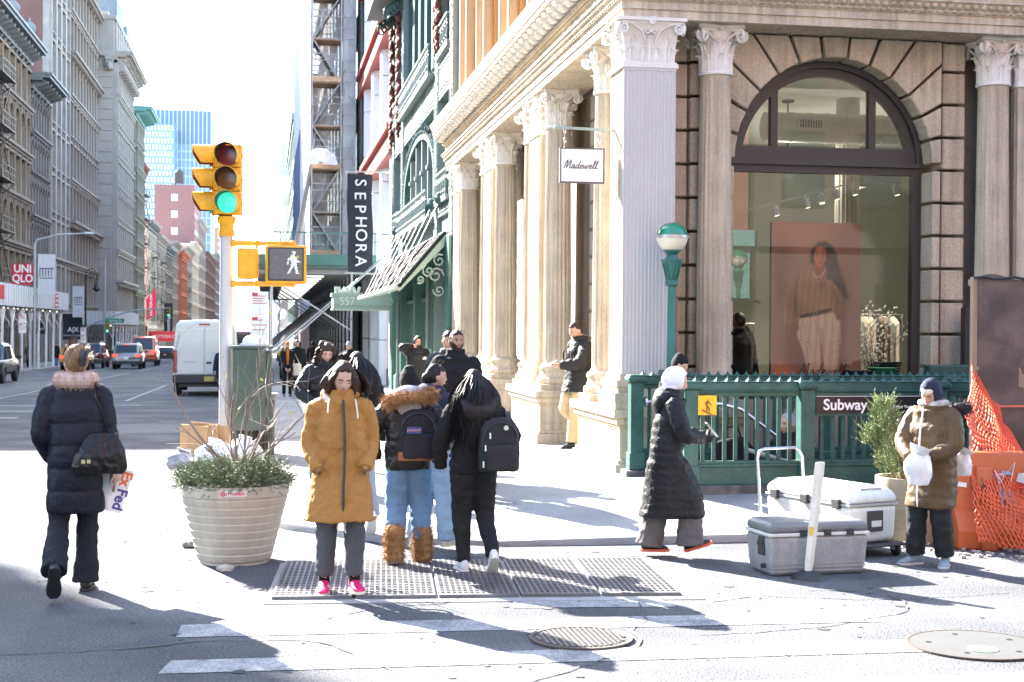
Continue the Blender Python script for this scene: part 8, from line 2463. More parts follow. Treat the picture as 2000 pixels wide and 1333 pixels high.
def hair_on(P, root, q, k, m=None, kind='short', L=.35, seed=1, **kw):
 V = lambda x, y, z_: Vector((x*k, y*k, z_*k))
 vx = .008 if q == 2 else .013
 if kind in ('short', 'long', 'bun', 'curly', 'tied'):
  mb = MB(); mb.rings(hair_shell(P, k, q, kw.get('grow', 1.08), kw.get('front', .058), kw.get('side', -.01), kw.get('back', -.07)))
  if kind == 'long':
   back = P.HP((0, .075, -.02)); dx, dy = kw.get('drift', (0, 0))
   w0 = kw.get('w', .095)
   rs = []
   for j in range(12):
    t = j/11*kw.get('core', .62)
    c = Vector((back.x + dx*t*k, back.y + (.035*sin(t*PI) + dy*t - .06*(1-smooth01(t/.25)) + kw.get('drape', .12)*smooth01((t-.1)/.35))*k, back.z + (.05 - (L+.05)*t)*k))
    a = (w0*(1+.25*sin(t*PI)) * (1-.55*(j/11)**4))*(.35+.65*smooth01(t/.3))*k; b = (.05*(1-.75*(j/11)**3))*(.5+.5*smooth01(t/.3))*k
    rs.append([c + Vector((a*cos(2*PI*i/14), b*sin(2*PI*i/14), 0)) for i in range(14)])
   mb.rings(rs)
   if kw.get('frame', True):
    for s in (-1, 1):
     mb.tube(bend([P.HP((s*.06, -.03, .07)), P.HP((s*.088, -.005, -.02)), P.HP((s*.09, .01, -.12))+V(dx*.3, 0, 0), P.HP((s*.085, .03, -.10-L*.5))+V(dx*.6, 0, 0)], 4), radii([.016*k, .026*k, .03*k, .012*k], 4), 8)
  if kw.get('locks'):
   r = random.Random(seed+1)
   for j in range(kw['locks']):
    a = r.choice((-1, 1))*r.uniform(.75, 2.2); d = Vector((sin(a), -cos(a), r.uniform(.25, .8))).normalized()
    p0 = head_pt(d, 1)*1.05; sg = 1 if p0.x > 0 else -1; w_ = r.uniform(.0, .035)
    pts = [P.HP(p0), P.HP((p0.x+sg*(.018+w_), p0.y*.9, p0.z-.06)), P.HP((p0.x*1.0+sg*(.030+w_)+r.uniform(-.01, .02), p0.y*.8+.01, p0.z-.12)), P.HP((p0.x*1.0+sg*(.02+w_)+.02, p0.y*.7+.02+r.uniform(-.02, .02), p0.z-.17)), P.HP((p0.x+sg*(.045+w_)+.015, p0.y*.6+.02, p0.z-.20-r.uniform(0, .06)))]
    mb.tube(bend(pts, 4), radii([.016*k, .020*k, .018*k, .015*k, .005*k], 4), 7)
  if kind == 'bun':
   mb.ell(P.HP((.0, .085, .05)), (.04*k, .05*k, .055*k), 12, 8); mb.ell(P.HP((0, .07, .095)), (.03*k, .04*k, .035*k), 12, 8)
  if kind == 'tied':
   mb.ell(P.HP((0, .10, -.02)), (.04*k, .045*k, .05*k), 10, 8)
  if kind == 'curly':
   r = random.Random(seed)
   for _ in range(60):
    a = r.uniform(-2.2, 2.2); d = Vector((sin(a), cos(a)*.95, r.uniform(-.9, .95))).normalized()
    mb.ell(P.HP(head_pt(d, 1)*r.uniform(1.1, 1.3) + Vector((0, .01, 0))), r.uniform(.018, .034)*k, 6, 4)
  h = organic('hair', mb, m, root, vx, 1 if kind != 'curly' else 0, .010 if kind != 'short' else .006, .010 if kind == 'curly' else .004)
  if q >= 1 and kind in ('long', 'curly'):
   build('loose_strands', strands(P, k, 420 if q == 2 else 160, L*1.12 if kind == 'long' else .16, seed, out=(.03 + kw.get('drape', .12)) if kind == 'long' else .045, wave=.008 if kind == 'long' else .02, drift=kw.get('drift', (0, 0)), side=kw.get('side_a')), m, h, world=False, recalc=False, smooth=80)
  if q >= 1 and kind in ('bun', 'short', 'tied') and kw.get('wisps', kind == 'bun'):
   mb = MB(); r = random.Random(seed)
   for _ in range(70):
    d = Vector((r.uniform(-1, 1), r.uniform(-.2, 1), r.uniform(0, 1))).normalized(); p = P.HP(head_pt(d, 1)*1.07)
    e = (d+Vector((r.uniform(-.6, .6), r.uniform(-.6, .6), r.uniform(0, 1.0)))).normalized()
    mb.tube([p, p+e*.03*k+V(0, 0, .005), p+e*.06*k+V(r.uniform(-.03, .0), 0, r.uniform(-.01, .02))], [.0016*k, .0012*k, .0006*k], 3)
   build('loose_strands', mb, m, h, world=False, recalc=False)
 elif kind == 'beanie':
  mb = MB(); mb.rings(hair_shell(P, k, q, 1.16, .035, -.005, -.05)); mb.ell(P.HP((0, .02, .115)), (.05*k, .055*k, .035*k), 12, 8)
  h = organic('knit_hat', mb, m, root, vx, 2, .004, .004)
 elif kind == 'hood':
  mb = MB(); rs = []
  for r in sphere_dirs(30, 24):
   row = []
   for d in r:
    p = head_pt(d, 1); g = 1.30 if d.y > -.2 else 1.22
    inn = (d.y > -.55 or d.z > .62 + .1*abs(d.x)) and p.z > -.14
    p2 = Vector((p.x*g, p.y*g + (.015 if d.y > 0 else 0), p.z*(1.18 if d.z > 0 else 1.1)))
    row.append(P.HP(p2 if inn else p*.88))
   rs.append(row)
  mb.rings(rs); mb.tube([P.neck+V(0, .01, -.03), P.neck+V(0, .015, .05), P.HP((0, .02, -.06))], [.105*k, .09*k, .085*k], 14)
  h = organic('hood', mb, m, root, vx*1.1, 2, .014, .006)
def fur(name, mb_core_pts, m, parent, n, ln, seed, r0):
 """shaggy fur: spikes standing on a set of balls (centre, radius)"""
 mb = MB(); rnd = random.Random(seed)
 for _ in range(n):
  c, r = rnd.choice(mb_core_pts)
  d = Vector((rnd.gauss(0, 1), rnd.gauss(0, 1), rnd.gauss(0, 1))).normalized()
  p = Vector(c) + d*r*.9
  e = (d + Vector((rnd.uniform(-.6, .6), rnd.uniform(-.6, .6), rnd.uniform(-.9, .4)))).normalized()*ln*rnd.uniform(.5, 1.2)
  s = e.cross(Vector((rnd.uniform(-1, 1), rnd.uniform(-1, 1), rnd.uniform(-1, 1)))).normalized()*r0
  mb.add([p-s, p+s, p+e*.6+s*.5, p+e], [(0, 1, 2), (0, 2, 3)])
 for c, r in mb_core_pts: mb.ell(c, r*.93, 8, 6)
 return build(name, mb, m, parent, world=False, recalc=False)
FUR_TAN = mat('fur_tan', (.40, .22, .085), .85, var=.45, vs=14, col2=(.20, .11, .05)); FUR_PALE = mat('fur_pale', (.55, .42, .36), .85, var=.2, vs=10, col2=(.40, .26, .20)); FUR_BLK = mat('fur_black', (.02, .018, .018), .7)
def front_zip(P, parent, pts, m, w=.012):
 build('zip', MB().tube([Vector(p)*P.k for p in pts], w*P.k, 6), m, parent, world=False)
# ---- 1 woman walking away at the left
p = person('woman seen from behind in a long black quilted coat walking away at left', (-1.30, 10.22), PI+.08, 1.70, z=0, q=2, fem=1, lean=.02, head=(.35, .05, 0),
 legs={'R': (-.07, -.10, .085), 'L': (.12, .32, .22)}, feet_pitch=(1.05, 0), feet_yaw=(.1, -.1),
 arms={'R': (-.27, -.02, .75), 'L': (.17, -.15, .93, (.45, .9, 0))}, skin='fair', skin_hands=True, curl=.35, palm={'R': (1, 0, 0)},
 hair=dict(m=HLBR, kind='bun', seed=4), trousers=(cloth('black_trousers', (.016, .018, .024)), .098, .070, .088, -.02), shoes=(S_BLK, S_BLK, {}),
 top=dict(m=C_NAVYPUF, hem=.56, rx=(.195, .172, .185), ry=(.16, .145, .135), puff=.013, period=.155, sl=(.076, .066, .056), collar=.10, d1=.012, d2=.006))
build('hair_clip', MB().tube(bend([p.HP((-.045, .115, .075)), p.HP((-.03, .135, .03)), p.HP((-.02, .12, -.03))], 4), .014*p.k, 6).tube(bend([p.HP((-.015, .13, .085)), p.HP((0, .145, .03)), p.HP((0, .125, -.03))], 4), .012*p.k, 6), BLKPL, p.root, world=False)
fur('fur_collar', [(p.neck + Vector((.105*cos(a), .02+.085*sin(a), .035))*1.0, .058) for a in [2*PI*i/14 for i in range(14)]], FUR_PALE, p.coat, 2600, .03, 3, .0016)
def rot_pt(P, v):
 return P.root.matrix_basis @ Vector(v)
def held(P, v):   # local point of a person -> world
 a = P.root.rotation_euler.z; v = Vector(v); l = P.root.location
 return Vector((l.x + v.x*cos(a)-v.y*sin(a), l.y + v.x*sin(a)+v.y*cos(a), l.z+v.z))
w_ = held(p, p.wri['R'])
bag = thing('handbag', 'black leather shoulder bag hanging on the walking woman at left', 'bag', held(p, (-.16, .16, .86)), PI+.08)
q_ = MB(); rs = []
for z, a, b, dx in ((-.02, .17, .06, .0), (.03, .19, .085, .0), (.12, .165, .085, -.01), (.2, .13, .06, -.02), (.26, .09, .03, -.03)):
 rs.append([(dx + a*math.copysign(abs(cos(t))**.7, cos(t)), b*math.copysign(abs(sin(t))**.7, sin(t)), z) for t in [2*PI*i/20 for i in range(20)]])
q_.rings(rs); organic('body', q_, C_LEATH, bag, .008, 2, .02, .014)
build('strap', MB().tube(bend([(-.06, .0, .26), (-.02, .02, .38), (.03, -.0, .52), (.02, -.10, .60), (.01, -.22, .50)], 5), .016, 6, sq=(1, .4)), C_LEATH, bag, world=False, smooth=60)
build('buckle', MB().box(.05, .075, .076, .086, .06, .085).box(.085, .11, .076, .086, .06, .085), mat('brass', (.6, .5, .3), .3, 1), bag, world=False)
en = thing('envelope', 'white courier envelope with purple and orange lettering in her hand', 'envelope', held(p, p.wri['R'] + Vector((.02, -.06, -.14))), PI+.25)
o = build('card', MB().obox((0, 0, 0), (.235, .004, .31)), mat('envelope_white', (.74, .74, .73), .5), en, world=False); o.rotation_euler = (0, rad(-17), 0)
text('lettering', 'Fed', mat('print_purple', (.08, .04, .25), .5), o, (-.082, .0032, -.06), .105, (PI/2, rad(90), PI), .0004, off=.003)
text('lettering', 'Ex', mat('print_orange', (.75, .13, .03), .5), o, (-.082, .0032, .09), .105, (PI/2, rad(90), PI), .0004, off=.003)
build('label_field', MB().box(-.02, .10, .0022, .003, -.05, .12), mat('label_grey', (.6, .6, .6), .6), o, world=False)
# ---- 2 woman in the mustard coat
p = person('woman in a mustard hooded coat and pink trainers walking towards the camera', (.51, 9.93), .02, 1.585, z=0.02, q=2, lean=.02, head=(.10, .36, .05),
 legs={'R': (-.115, -.01, .085), 'L': (.105, -.07, .09)}, feet_yaw=(.18, -.12), feet_pitch=(-.05, .03), hips=.0,
 arms={'R': (-.165, -.165, .92, (-.45, 1, .1)), 'L': (.165, -.165, .93, (.45, 1, .1))}, skin='fair', skin_hands=False, eyes_down=True,
 hair=dict(m=HBRN, kind='long', L=.16, seed=7, w=.10, locks=26, drift=(.07, .02), drape=.03, front=.082, side=.01, grow=1.16, frame=False),
 trousers=(C_GJEAN, .10, .080, .068, .05), shoes=(S_PINK, S_SOLE, {}),
 top=dict(m=C_MUS, hem=.545, rx=(.255, .205, .178), ry=(.18, .155, .14), sl=(.076, .074, .058), collar=.12, d1=.036, d2=.011, hood=(C_MUS, 'down')))
k = p.k
def cy(P, z, rx_, ry_): return z
zp = []
for i in range(15):
 z = .56 + (1.435-.56)*i/14
 yv = -.232 + .075*(z-.56) if z < 1.2 else -.183 + (z-1.2)*.25
 zp.append((.012+.006*sin(z*7), yv-.012, z))
front_zip(p, p.coat, zp, mat('zip_black', (.015, .015, .018), .5), .011)
build('hood_lining', MB().tube(bend([Vector((-.085, -.085, 1.41))*k, Vector((-.12, -.03, 1.475))*k, Vector((-.10, .05, 1.50))*k, Vector((0, .08, 1.5))*k, Vector((.09, .04, 1.49))*k, Vector((.10, -.05, 1.45))*k], 5), [.02*k]*26, 8), C_CREAM, p.coat, world=False, smooth=60)
for sx, zz in ((-.10, 1.40), (.11, 1.36)): build('drawstring', MB().tube(bend([Vector((sx*.9, -.12, 1.44))*k, Vector((sx, -.165, zz))*k, Vector((sx*1.05, -.18, zz-.06))*k], 4), .006*k, 6), C_CREAM, p.coat, world=False)
for sx in (-.02, .03): build('drawstring', MB().tube(bend([Vector((sx, -.185, .56))*k, Vector((sx-.01, -.19, .50))*k, Vector((sx, -.18, .46))*k], 3), .006*k, 6), C_CREAM, p.coat, world=False)
for sx in (-1, 1):
 build('pocket_seam', MB().tube([Vector((sx*.115, -.178, 1.0))*k, Vector((sx*.18, -.165, .87))*k], .006*k, 5), mat('mustard_dark', (.22, .11, .03), .8), p.coat, world=False)
 build('button', MB().ell(Vector((sx*.165, -.185, .90))*k, (.012*k, .006*k, .012*k), 8, 5), BLKPL, p.coat, world=False)
build('hem', MB().tube([Vector((.262*cos(a), .175*sin(a)-.0, .548))*k for a in [2*PI*i/28 for i in range(29)]], .014*k, 8), C_MUS, p.coat, world=False, smooth=60)
for s in ('L', 'R'): build('sock', MB().tube([p.ank[s]+Vector((0, 0, -.02)), p.ank[s]+Vector((0, 0, .075))], .042*k, 12), C_BLK, p.root, world=False, smooth=50)
for s, yv in (('L', .18), ('R', -.12)):
 for j in range(3):
  a = p.ank[s]+Matrix.Rotation(yv, 3, 'Z') @ (Vector((.036, -.02-.03*j, -.035+.006*j))*k)
  build('shoe_stripe', MB().bar(a, a+Matrix.Rotation(yv, 3, 'Z') @ (Vector((-.004, -.018, -.03))*k), .008*k, .012*k), S_WHITE, p.root, world=False)
# ---- 3 person in fur boots
p = person('person from behind in black leather jacket, jeans and shaggy fur boots', (1.10, 11.06), PI-.05, 1.50, z=.02, q=2, lean=.01, head=(.1, .05, 0),
 legs={'L': (.125, .10, .10), 'R': (-.125, -.03, .085)}, feet_yaw=(.1, -.1), feet_pitch=(.2, 0), arms={'L': (.30, -.08, .92, (.9, .5, 0)), 'R': (-.26, -.14, .95, (-.9, .5, 0))}, skin='olive', skin_hands=False, face=False,
 hair=dict(m=C_BLK, kind='beanie'), trousers=(C_BJEAN, .118, .098, .085, .12),
 top=dict(m=C_LEATH, hem=.83, rx=(.20, .205, .20), ry=(.15, .155, .145), puff=.012, period=.13, sl=(.09, .085, .064), collar=.10, d1=.03, d2=.016, hood=(C_GREY, 'down')))
k = p.k
fur('hood_fur', [(p.neck+Vector((.165*cos(a), .12+.05*sin(a)+.02, -.005+.05*sin(a*.5)))*1.0, .042) for a in [rad(-20+220*i/16) for i in range(17)]], FUR_TAN, p.coat, 2600, .06, 5, .002)
build('cap', MB().ell(p.neck+Vector((0, .10, .05)), (.125, .09, .07), 16, 10), C_GREY, p.coat, world=False, smooth=60)
for s in ('L', 'R'):
 c = p.ank[s]
 fur('boot', [(c+Vector((.02*cos(a), .02*sin(a)-.01, z)), .066) for z in (-.02, .03, .08, .13, .165) for a in (0, 2.1, 4.2)] + [(c+Vector((0, -.09, -.045)), .045)], FUR_TAN, p.root, 3400, .05, 6 if s == 'L' else 9, .0022)
 u, so = MB(), MB(); shoe((u, so), c, 0, .2 if s == 'L' else 0, k*1.1); build('sole', so, mat('sole_brown', (.12, .08, .06), .7), p.root, world=False)
def backpack(label, P, off, W, H, D, m, bottom=None, seed=1, extras=True):
 b = thing('backpack', label, 'backpack', held(P, off), P.root.rotation_euler.z)
 q_ = MB(); rs = []
 for z, a, d in ((0, .92, .85), (.04, 1, 1), (.5, 1, 1), (.8, .92, .85), (.95, .7, .6), (1, .35, .3)):
  rs.append([(W/2*a*math.copysign(abs(cos(t))**.55, cos(t)), D/2+D/2*d*math.copysign(abs(sin(t))**.6, sin(t)), z*H) for t in [2*PI*i/28 for i in range(28)]])
 q_.rings(rs); o = organic('body', q_, m, b, .009, 2, .014, .008)
 q_ = MB(); rs = []
 for z, a in ((.02, .9), (.06, 1), (.42, 1), (.5, .9), (.52, .5)):
  rs.append([(W*.40*a*math.copysign(abs(cos(t))**.5, cos(t)), D+.0+.05*a*math.copysign(abs(sin(t))**.6, sin(t)), z*H) for t in [2*PI*i/24 for i in range(24)]])
 q_.rings(rs); organic('front_pocket', q_, m, b, .009, 2, .012, .006)
 if bottom:
  q_ = MB(); q_.rings([[(W/2*1.02*math.copysign(abs(cos(t))**.55, cos(t)), D/2+D/2*1.03*math.copysign(abs(sin(t))**.6, sin(t)), z) for t in [2*PI*i/28 for i in range(28)]] for z in (-.012, .0, .04, .055)])
  build('leather_base', q_, bottom, b, world=False, smooth=50)
 build('zip', MB().tube([(W*.42*cos(t), D*.93, H*(.62+.30*sin(t))) for t in [PI*i/16 for i in range(17)]], .005, 5), BLACK, b, world=False)
 build('haul_loop', MB().tube([(-.04, .02, H), (-.03, .03, H+.05), (.03, .03, H+.05), (.04, .02, H)], .008, 6), m, b, world=False)
 for s in (-1, 1): build('strap', MB().tube(bend([(s*W*.28, .02, H*.95), (s*W*.36, -.12, H*1.10), (s*W*.42, -.26, H*.85), (s*W*.48, -.2, H*.3), (s*W*.40, .02, .05)], 4), .02, 6, sq=(1, .5)), m, b, world=False, smooth=60)
 return b
b = backpack('black backpack with brown leather base worn by the fur boot wearer', p, (-.06, .10, .83), .30, .38, .13, cloth('pack_black', (.018, .018, .022)), mat('tan_leather', (.22, .075, .03), .55, var=.15), 2)
build('label', MB().box(-.02, .09, .186, .19, .20, .25), mat('label_navy', (.03, .05, .16), .6), b, world=False)
text('lettering', 'JANSPORT', mat('label_pink', (.7, .35, .35), .6), b, (.035, .1915, .225), .022, (PI/2, 0, PI), .0005)
# ---- 4 woman with long hair and backpack
p = person('woman from behind with very long black hair and black backpack, white trainers', (1.55, 10.62), PI+.10, 1.50, z=.02, q=2, lean=.015, head=(-.1, .05, 0),
 legs={'L': (.09, .0, .085), 'R': (-.12, .20, .16)}, feet_pitch=(0, .8), feet_yaw=(.05, -.1), arms={'L': (.27, -.1, .88, (.9, .5, 0)), 'R': (-.24, -.12, .95, (-.9, .4, 0))}, skin='brown', skin_hands=False, face=False, width=1.08,
 hair=dict(m=HBLK, kind='long', L=.50, seed=11, w=.135, grow=1.12, frame=True), trousers=(cloth('leggings', (.012, .012, .014), .7), .128, .085, .056, .0), shoes=(S_WHITE, mat('sole_white', (.7, .68, .64), .6), {}),
 top=dict(m=C_BLK, hem=.84, rx=(.195, .175, .185), ry=(.15, .135, .13), sl=(.08, .07, .055), collar=.06, d1=.022, d2=.012))
b = backpack('black backpack with round badge on the long-haired woman', p, (-.14, .13, .77), .31, .40, .13, cloth('pack_black2', (.02, .02, .023), .6), None, 3)
build('badge', MB().tube([(-.03, .158, .33), (-.03, .164, .33)], .018, 14), mat('badge_metal', (.55, .52, .45), .3, .8), b, world=False)
for x, z in ((.09, .25), (.125, .16), (.14, .04)): build('zip_pull', MB().box(x-.006, x+.006, .15, .158, z, z+.045), CHROME, b, world=False)
# ---- 5 woman in profile with pale jeans between them
p = person('woman with tied dark hair in navy jacket and pale jeans in the group', (1.36, 11.75), PI-.9, 1.50, z=.04, q=2, lean=.02, head=(-.45, .05, 0), legs={'L': (.1, .1, .085), 'R': (-.1, -.12, .085)},
 arms={'R': (-.12, -.32, 1.34, (-1, .2, -.6)), 'L': (.28, 0, .85)}, skin='olive', hair=dict(m=HBLK, kind='tied', seed=3, wisps=True), trousers=(C_LJEAN, .115, .10, .10, -.02), shoes=(S_WHITE, S_SOLE, {}),
 top=dict(m=C_NAVY, hem=.80, rx=(.2, .19, .2), ry=(.15, .14, .14), puff=.01, period=.1, sl=(.09, .08, .06), collar=.10, d1=.02, d2=.01, hood=(C_NAVY, 'down')))
# ---- 6 long-haired woman behind the mustard coat
p = person('woman from behind with wavy black hair and white trousers behind the mustard coat', (.80, 12.75), PI+.1, 1.56, z=.05, q=1, legs={'L': (.08, -.1, .085), 'R': (-.10, .28, .17)}, feet_pitch=(0, .95), skin='olive', skin_hands=False, face=False,
 hair=dict(m=HBLK, kind='long', L=.42, seed=15, w=.12, grow=1.12), trousers=(C_GREY, .10, .085, .085, 0), shoes=(S_WHITE, S_WHITE, {}), top=dict(m=C_BLK, hem=.72, rx=(.21, .19, .2), ry=(.15, .14, .14), sl=(.09, .08, .06), d1=.02, d2=.01))
# ---- 7, 8 bearded man and the person behind him
p = person('bearded man in a black zipped jacket walking towards the camera', (1.93, 14.6), .12, 1.66, q=2, fem=0, head=(.08, .0, .04), skin='brown', beard=1.0, hair=dict(m=HBLK, kind='short', front=.072, grow=1.07, side=-.005, wisps=True), trousers=(C_BLK, .10, .08, .07), shoes=(S_BLK, S_BLK, {}),
 top=dict(m=C_BLK, hem=.76, rx=(.2, .185, .2), ry=(.15, .145, .14), sl=(.085, .075, .058), collar=.12, d1=.02, d2=.01), width=1.1)
p = person('person in dark grey jacket mostly hidden behind the bearded man', (2.02, 15.9), .1, 1.64, q=1, fem=0, skin='olive', hair=dict(m=HBLK, kind='short'), trousers=(C_BLK, .10, .08, .07), shoes=(S_BLK, S_BLK, {}), top=dict(m=cloth('charcoal', (.045, .047, .052)), hem=.76, rx=(.25, .24, .26), ry=(.16, .15, .15), sl=(.10, .09, .06), collar=.1))
build('arm_patch', MB().box(-.19, -.12, -.165, -.15, 1.28, 1.32), mat('patch_orange', (.7, .15, .02), .6), p.root, world=False)
# ---- 9 man on the phone
p = person('man in a hooded black puffer jacket holding a phone to his ear', (3.15, 30), .15, 1.66, q=1, fem=0, head=(-.2, .05, .1), skin='olive', beard=.6, arms={'R': (-.13, -.10, 1.50, (-1, .2, -.6)), 'L': (.28, 0, .82)}, palm={'R': (1, 0, 0)}, hair=dict(m=C_PUF, kind='hood'), trousers=(C_BLK, .10, .08, .07), shoes=(S_BLK, S_BLK, {}),
 top=dict(m=C_PUF, hem=.74, rx=(.24, .235, .245), ry=(.17, .17, .165), puff=.02, period=.11, sl=(.105, .10, .07), collar=.14))
build('chest_logo', MB().box(.07, .15, -.19, -.178, 1.2, 1.225).box(.09, .15, -.19, -.178, 1.235, 1.255), WHITE, p.root, world=False)
# ---- 10 curly woman with phone
p = person('curly-haired woman in black puffer looking down at her phone', (.62, 15.4), .05, 1.55, q=2, head=(.12, .38, .06), skin='olive', eyes_down=True, arms={'R': (-.14, -.24, 1.02, (-1, .4, -.3)), 'L': (.13, -.26, 1.06, (1, .4, -.3))}, palm={'R': (.6, -.2, .8), 'L': (-.6, .2, .8)}, legs={'L': (.10, -.1, .085), 'R': (-.09, .15, .1)}, feet_pitch=(0, .3),
 hair=dict(m=HBRN, kind='curly', seed=5, L=.25), trousers=(cloth('teal_denim', (.10, .17, .18)), .11, .085, .075), shoes=(S_BLK, S_BLK, {}), top=dict(m=C_PUF, hem=.72, rx=(.205, .19, .195), ry=(.155, .145, .14), puff=.013, period=.085, sl=(.085, .078, .06), collar=.14, hood=(C_PUF, 'down')))
def phone_at(P, v, label, rot=(rad(-50), 0, 0), m=None):
 t = thing('phone', label, 'phone', held(P, v), P.root.rotation_euler.z)
 o = build('case', MB().obox((0, 0, 0), (.075, .010, .15)), m or BLKPL, t, world=False, bevel=.004); o.rotation_euler = rot
 build('screen', MB().obox((0, .0056, 0), (.068, .001, .14)), mat('phone_screen', (.05, .055, .065), .1), o, world=False)
 return t
phone_at(p, (p.wri['R']+p.wri['L'])/2 + Vector((0, -.08, .05)), 'dark phone held by the curly-haired woman', (rad(-35), 0, 0))
# ---- 12, 13 farther pedestrians on the right pavement
p = person('woman with an orange knit hat and long fair hair by the shed', (.62, 43.3), .1, 1.62, q=1, head=(-.3, -.15, 0), arms={'R': (-.05, -.2, .86, (-1, .3, 0)), 'L': (.05, -.2, .86, (1, .3, 0))}, hair=dict(m=C_ORANGE, kind='beanie'), trousers=(C_BLK, .095, .07, .055), shoes=(S_BLK, S_BLK, {}), top=dict(m=C_BLK, hem=.78, rx=(.19, .17, .19), ry=(.135, .13, .13), sl=(.085, .075, .055)))
build('jumper_front', MB().prism([(-.03, .95), (.03, .95), (.05, 1.40), (-.05, 1.40)], 'y', -.145, -.13), C_ORANGE, p.root, world=False)
build('hair', MB().ell(p.HP((0, -.03, -.15)), (.085, .06, .13), 10, 8), HLBR, p.root, world=False, smooth=60)
tb_ = thing('tote_bag', 'beige tote bag at the side of the orange-hatted woman', 'bag', (.92, 43.5, zw(.9, 43)+.62)); build('cloth', MB().rings([[(a*.14*cos(t), .05*sin(t), z) for t in [2*PI*i/12 for i in range(12)]] for z, a in ((0, .9), (.05, 1), (.34, .9))]), C_CREAM, tb_, world=False, smooth=50)
build('strap', MB().tube([(-.1, 0, .34), (-.08, 0, .7), (.08, 0, .34)], .01, 5), C_CREAM, tb_, world=False)
p = person('person in grey hat and long black coat carrying a white bag by a shed post', (2.33, 40.6), -.6, 1.58, q=1, head=(0, .2, 0), arms={'R': (-.10, -.2, 1.35, (-1, .3, -.5)), 'L': (.2, -.2, .95)}, hair=dict(m=C_GREY, kind='beanie'), trousers=(C_BLK, .095, .07, .06), shoes=(S_BLK, S_BLK, {}), top=dict(m=C_BLK, hem=.42, rx=(.23, .19, .2), ry=(.16, .14, .14), sl=(.09, .08, .06)))
wb_ = thing('shopping_bag', 'white paper shopping bag carried by the person in grey hat', 'bag', (2.08, 40.35, zw(2, 40)+.70)); build('paper', MB().prism([(-.20, 0), (.20, 0), (.21, .26), (-.19, .27)], 'y', -.06, .06), mat('paper_white', (.7, .72, .75), .5), wb_, world=False)
build('handle', MB().tube([(-.08, 0, .26), (-.06, 0, .40), (.06, 0, .40), (.08, 0, .26)], .006, 5), WHITE, wb_, world=False)
for x, y, lab, rz_ in ((.95, 45.5, 'pedestrian in black just behind the orange-hatted woman', .2), (1.35, 60, 'dark-coated pedestrian under the shed, leftmost of the trio', PI), (1.95, 61, 'dark-coated pedestrian under the shed, middle of the trio', PI+.2), (2.45, 59, 'dark-coated pedestrian under the shed, rightmost of the trio', PI-.1), (.75, 64, 'pedestrian in blue-black far under the shed near the bicycle', PI)):
 person(lab, (x, y), rz_, 1.68, q=0, face=False, legs={'L': (.1, .12, .09), 'R': (-.1, -.14, .085)}, hair=dict(m=HBLK if x != 1.95 else C_BLK, kind='short' if x != 1.95 else 'beanie'), trousers=(C_BLK if x != 1.95 else C_BJEAN, .1, .08, .07), shoes=(S_BLK, S_BLK, {}), top=dict(m=C_BLK if x != .75 else C_NAVY, hem=.62, rx=(.22, .2, .21), ry=(.16, .15, .15)), z=s_(y)+.17)
# ---- 16 man leaning by the columns
p = person('man in black jacket and khaki trousers leaning by a column with a phone', (4.26, 19.35), -PI/2+.28, 1.76, q=2, fem=0, lean=-.05, head=(-.12, .42, 0), skin='olive', beard=.6, hips_y=.02, z=.2,
 legs={'L': (.09, -.10, .085), 'R': (-.08, .30, .42)}, feet_pitch=(0, .9), feet_yaw=(0, 0), arms={'L': (.10, -.30, 1.12, (.9, .5, -.5)), 'R': (-.20, .0, .88, (-.9, .6, 0))}, palm={'L': (-.3, .2, .9)}, curl=.7,
 hair=dict(m=HBRN, kind='short', front=.072, grow=1.055, side=.0, wisps=False), trousers=(C_KHAKI, .115, .098, .092, .0), shoes=(S_BLK, S_BLK, {}), top=dict(m=cloth('black_fleece', (.018, .018, .02), .7), hem=.76, rx=(.215, .205, .215), ry=(.17, .165, .155), sl=(.10, .09, .062), collar=.12, d1=.026, d2=.014))
build('glasses', MB().tube([p.HP((-.075, -.02, .008)), p.HP((-.055, -.09, .006)), p.HP((-.01, -.108, .004)), p.HP((.01, -.108, .004)), p.HP((.055, -.09, .006)), p.HP((.075, -.02, .008))], .0025, 5), CHROME, p.root, world=False)
phone_at(p, p.wri['L'] + Vector((0, -.12, .03)), 'black phone held by the leaning man', (rad(-62), 0, 0))
b = backpack('dark slim backpack on the leaning man', p, (0, .11, .98), .28, .42, .08, C_BLK, None, 4)
# ---- 17 woman in the long quilted coat, white hood
p = person('person in a white hood and ankle-length black quilted coat reading a phone', (3.22, 11.22), PI/2-.12, 1.50, q=2, z=.03, lean=.05, head=(.05, .25, 0), skin='olive', face=False,
 legs={'L': (.07, .14, .085), 'R': (-.07, -.22, .12)}, feet_pitch=(0, -.30), arms={'L': (.10, -.30, 1.10, (.8, .5, -.6)), 'R': (-.08, -.33, 1.07, (-.8, .5, -.6))}, gloves=cloth('glove_black', (.015, .015, .017)), palm={'L': (-.6, .2, .7), 'R': (.6, .2, .7)}, curl=.8,
 hair=dict(m=C_WHITE, kind='hood'), trousers=(C_GRY2, .105, .10, .13, -.03), shoes=(S_BLK, S_WHITE, {}),
 top=dict(m=C_PUF, hem=.34, rx=(.235, .20, .185), ry=(.18, .155, .15), puff=.010, period=.075, sl=(.090, .078, .06), collar=.16, d1=.020, d2=.010, cov=.150, hood=(C_PUF, 'down')))
for i, s in enumerate(('L', 'R')):
 u, so = MB(), MB(); shoe((u, so), p.ank[s]+Vector((0, 0, .006)), 0, (0, -.30)[i], p.k*1.03); so.v = [(a, b_, c) for a, b_, c in so.v]
 build('shoe_band', so, S_RED, p.root, world=False)
phone_at(p, (p.wri['L']+p.wri['R'])/2 + Vector((0, -.10, .05)), 'pale phone held by the person in the white hood', (rad(-40), 0, 0), mat('phone_pale', (.55, .55, .56), .3))
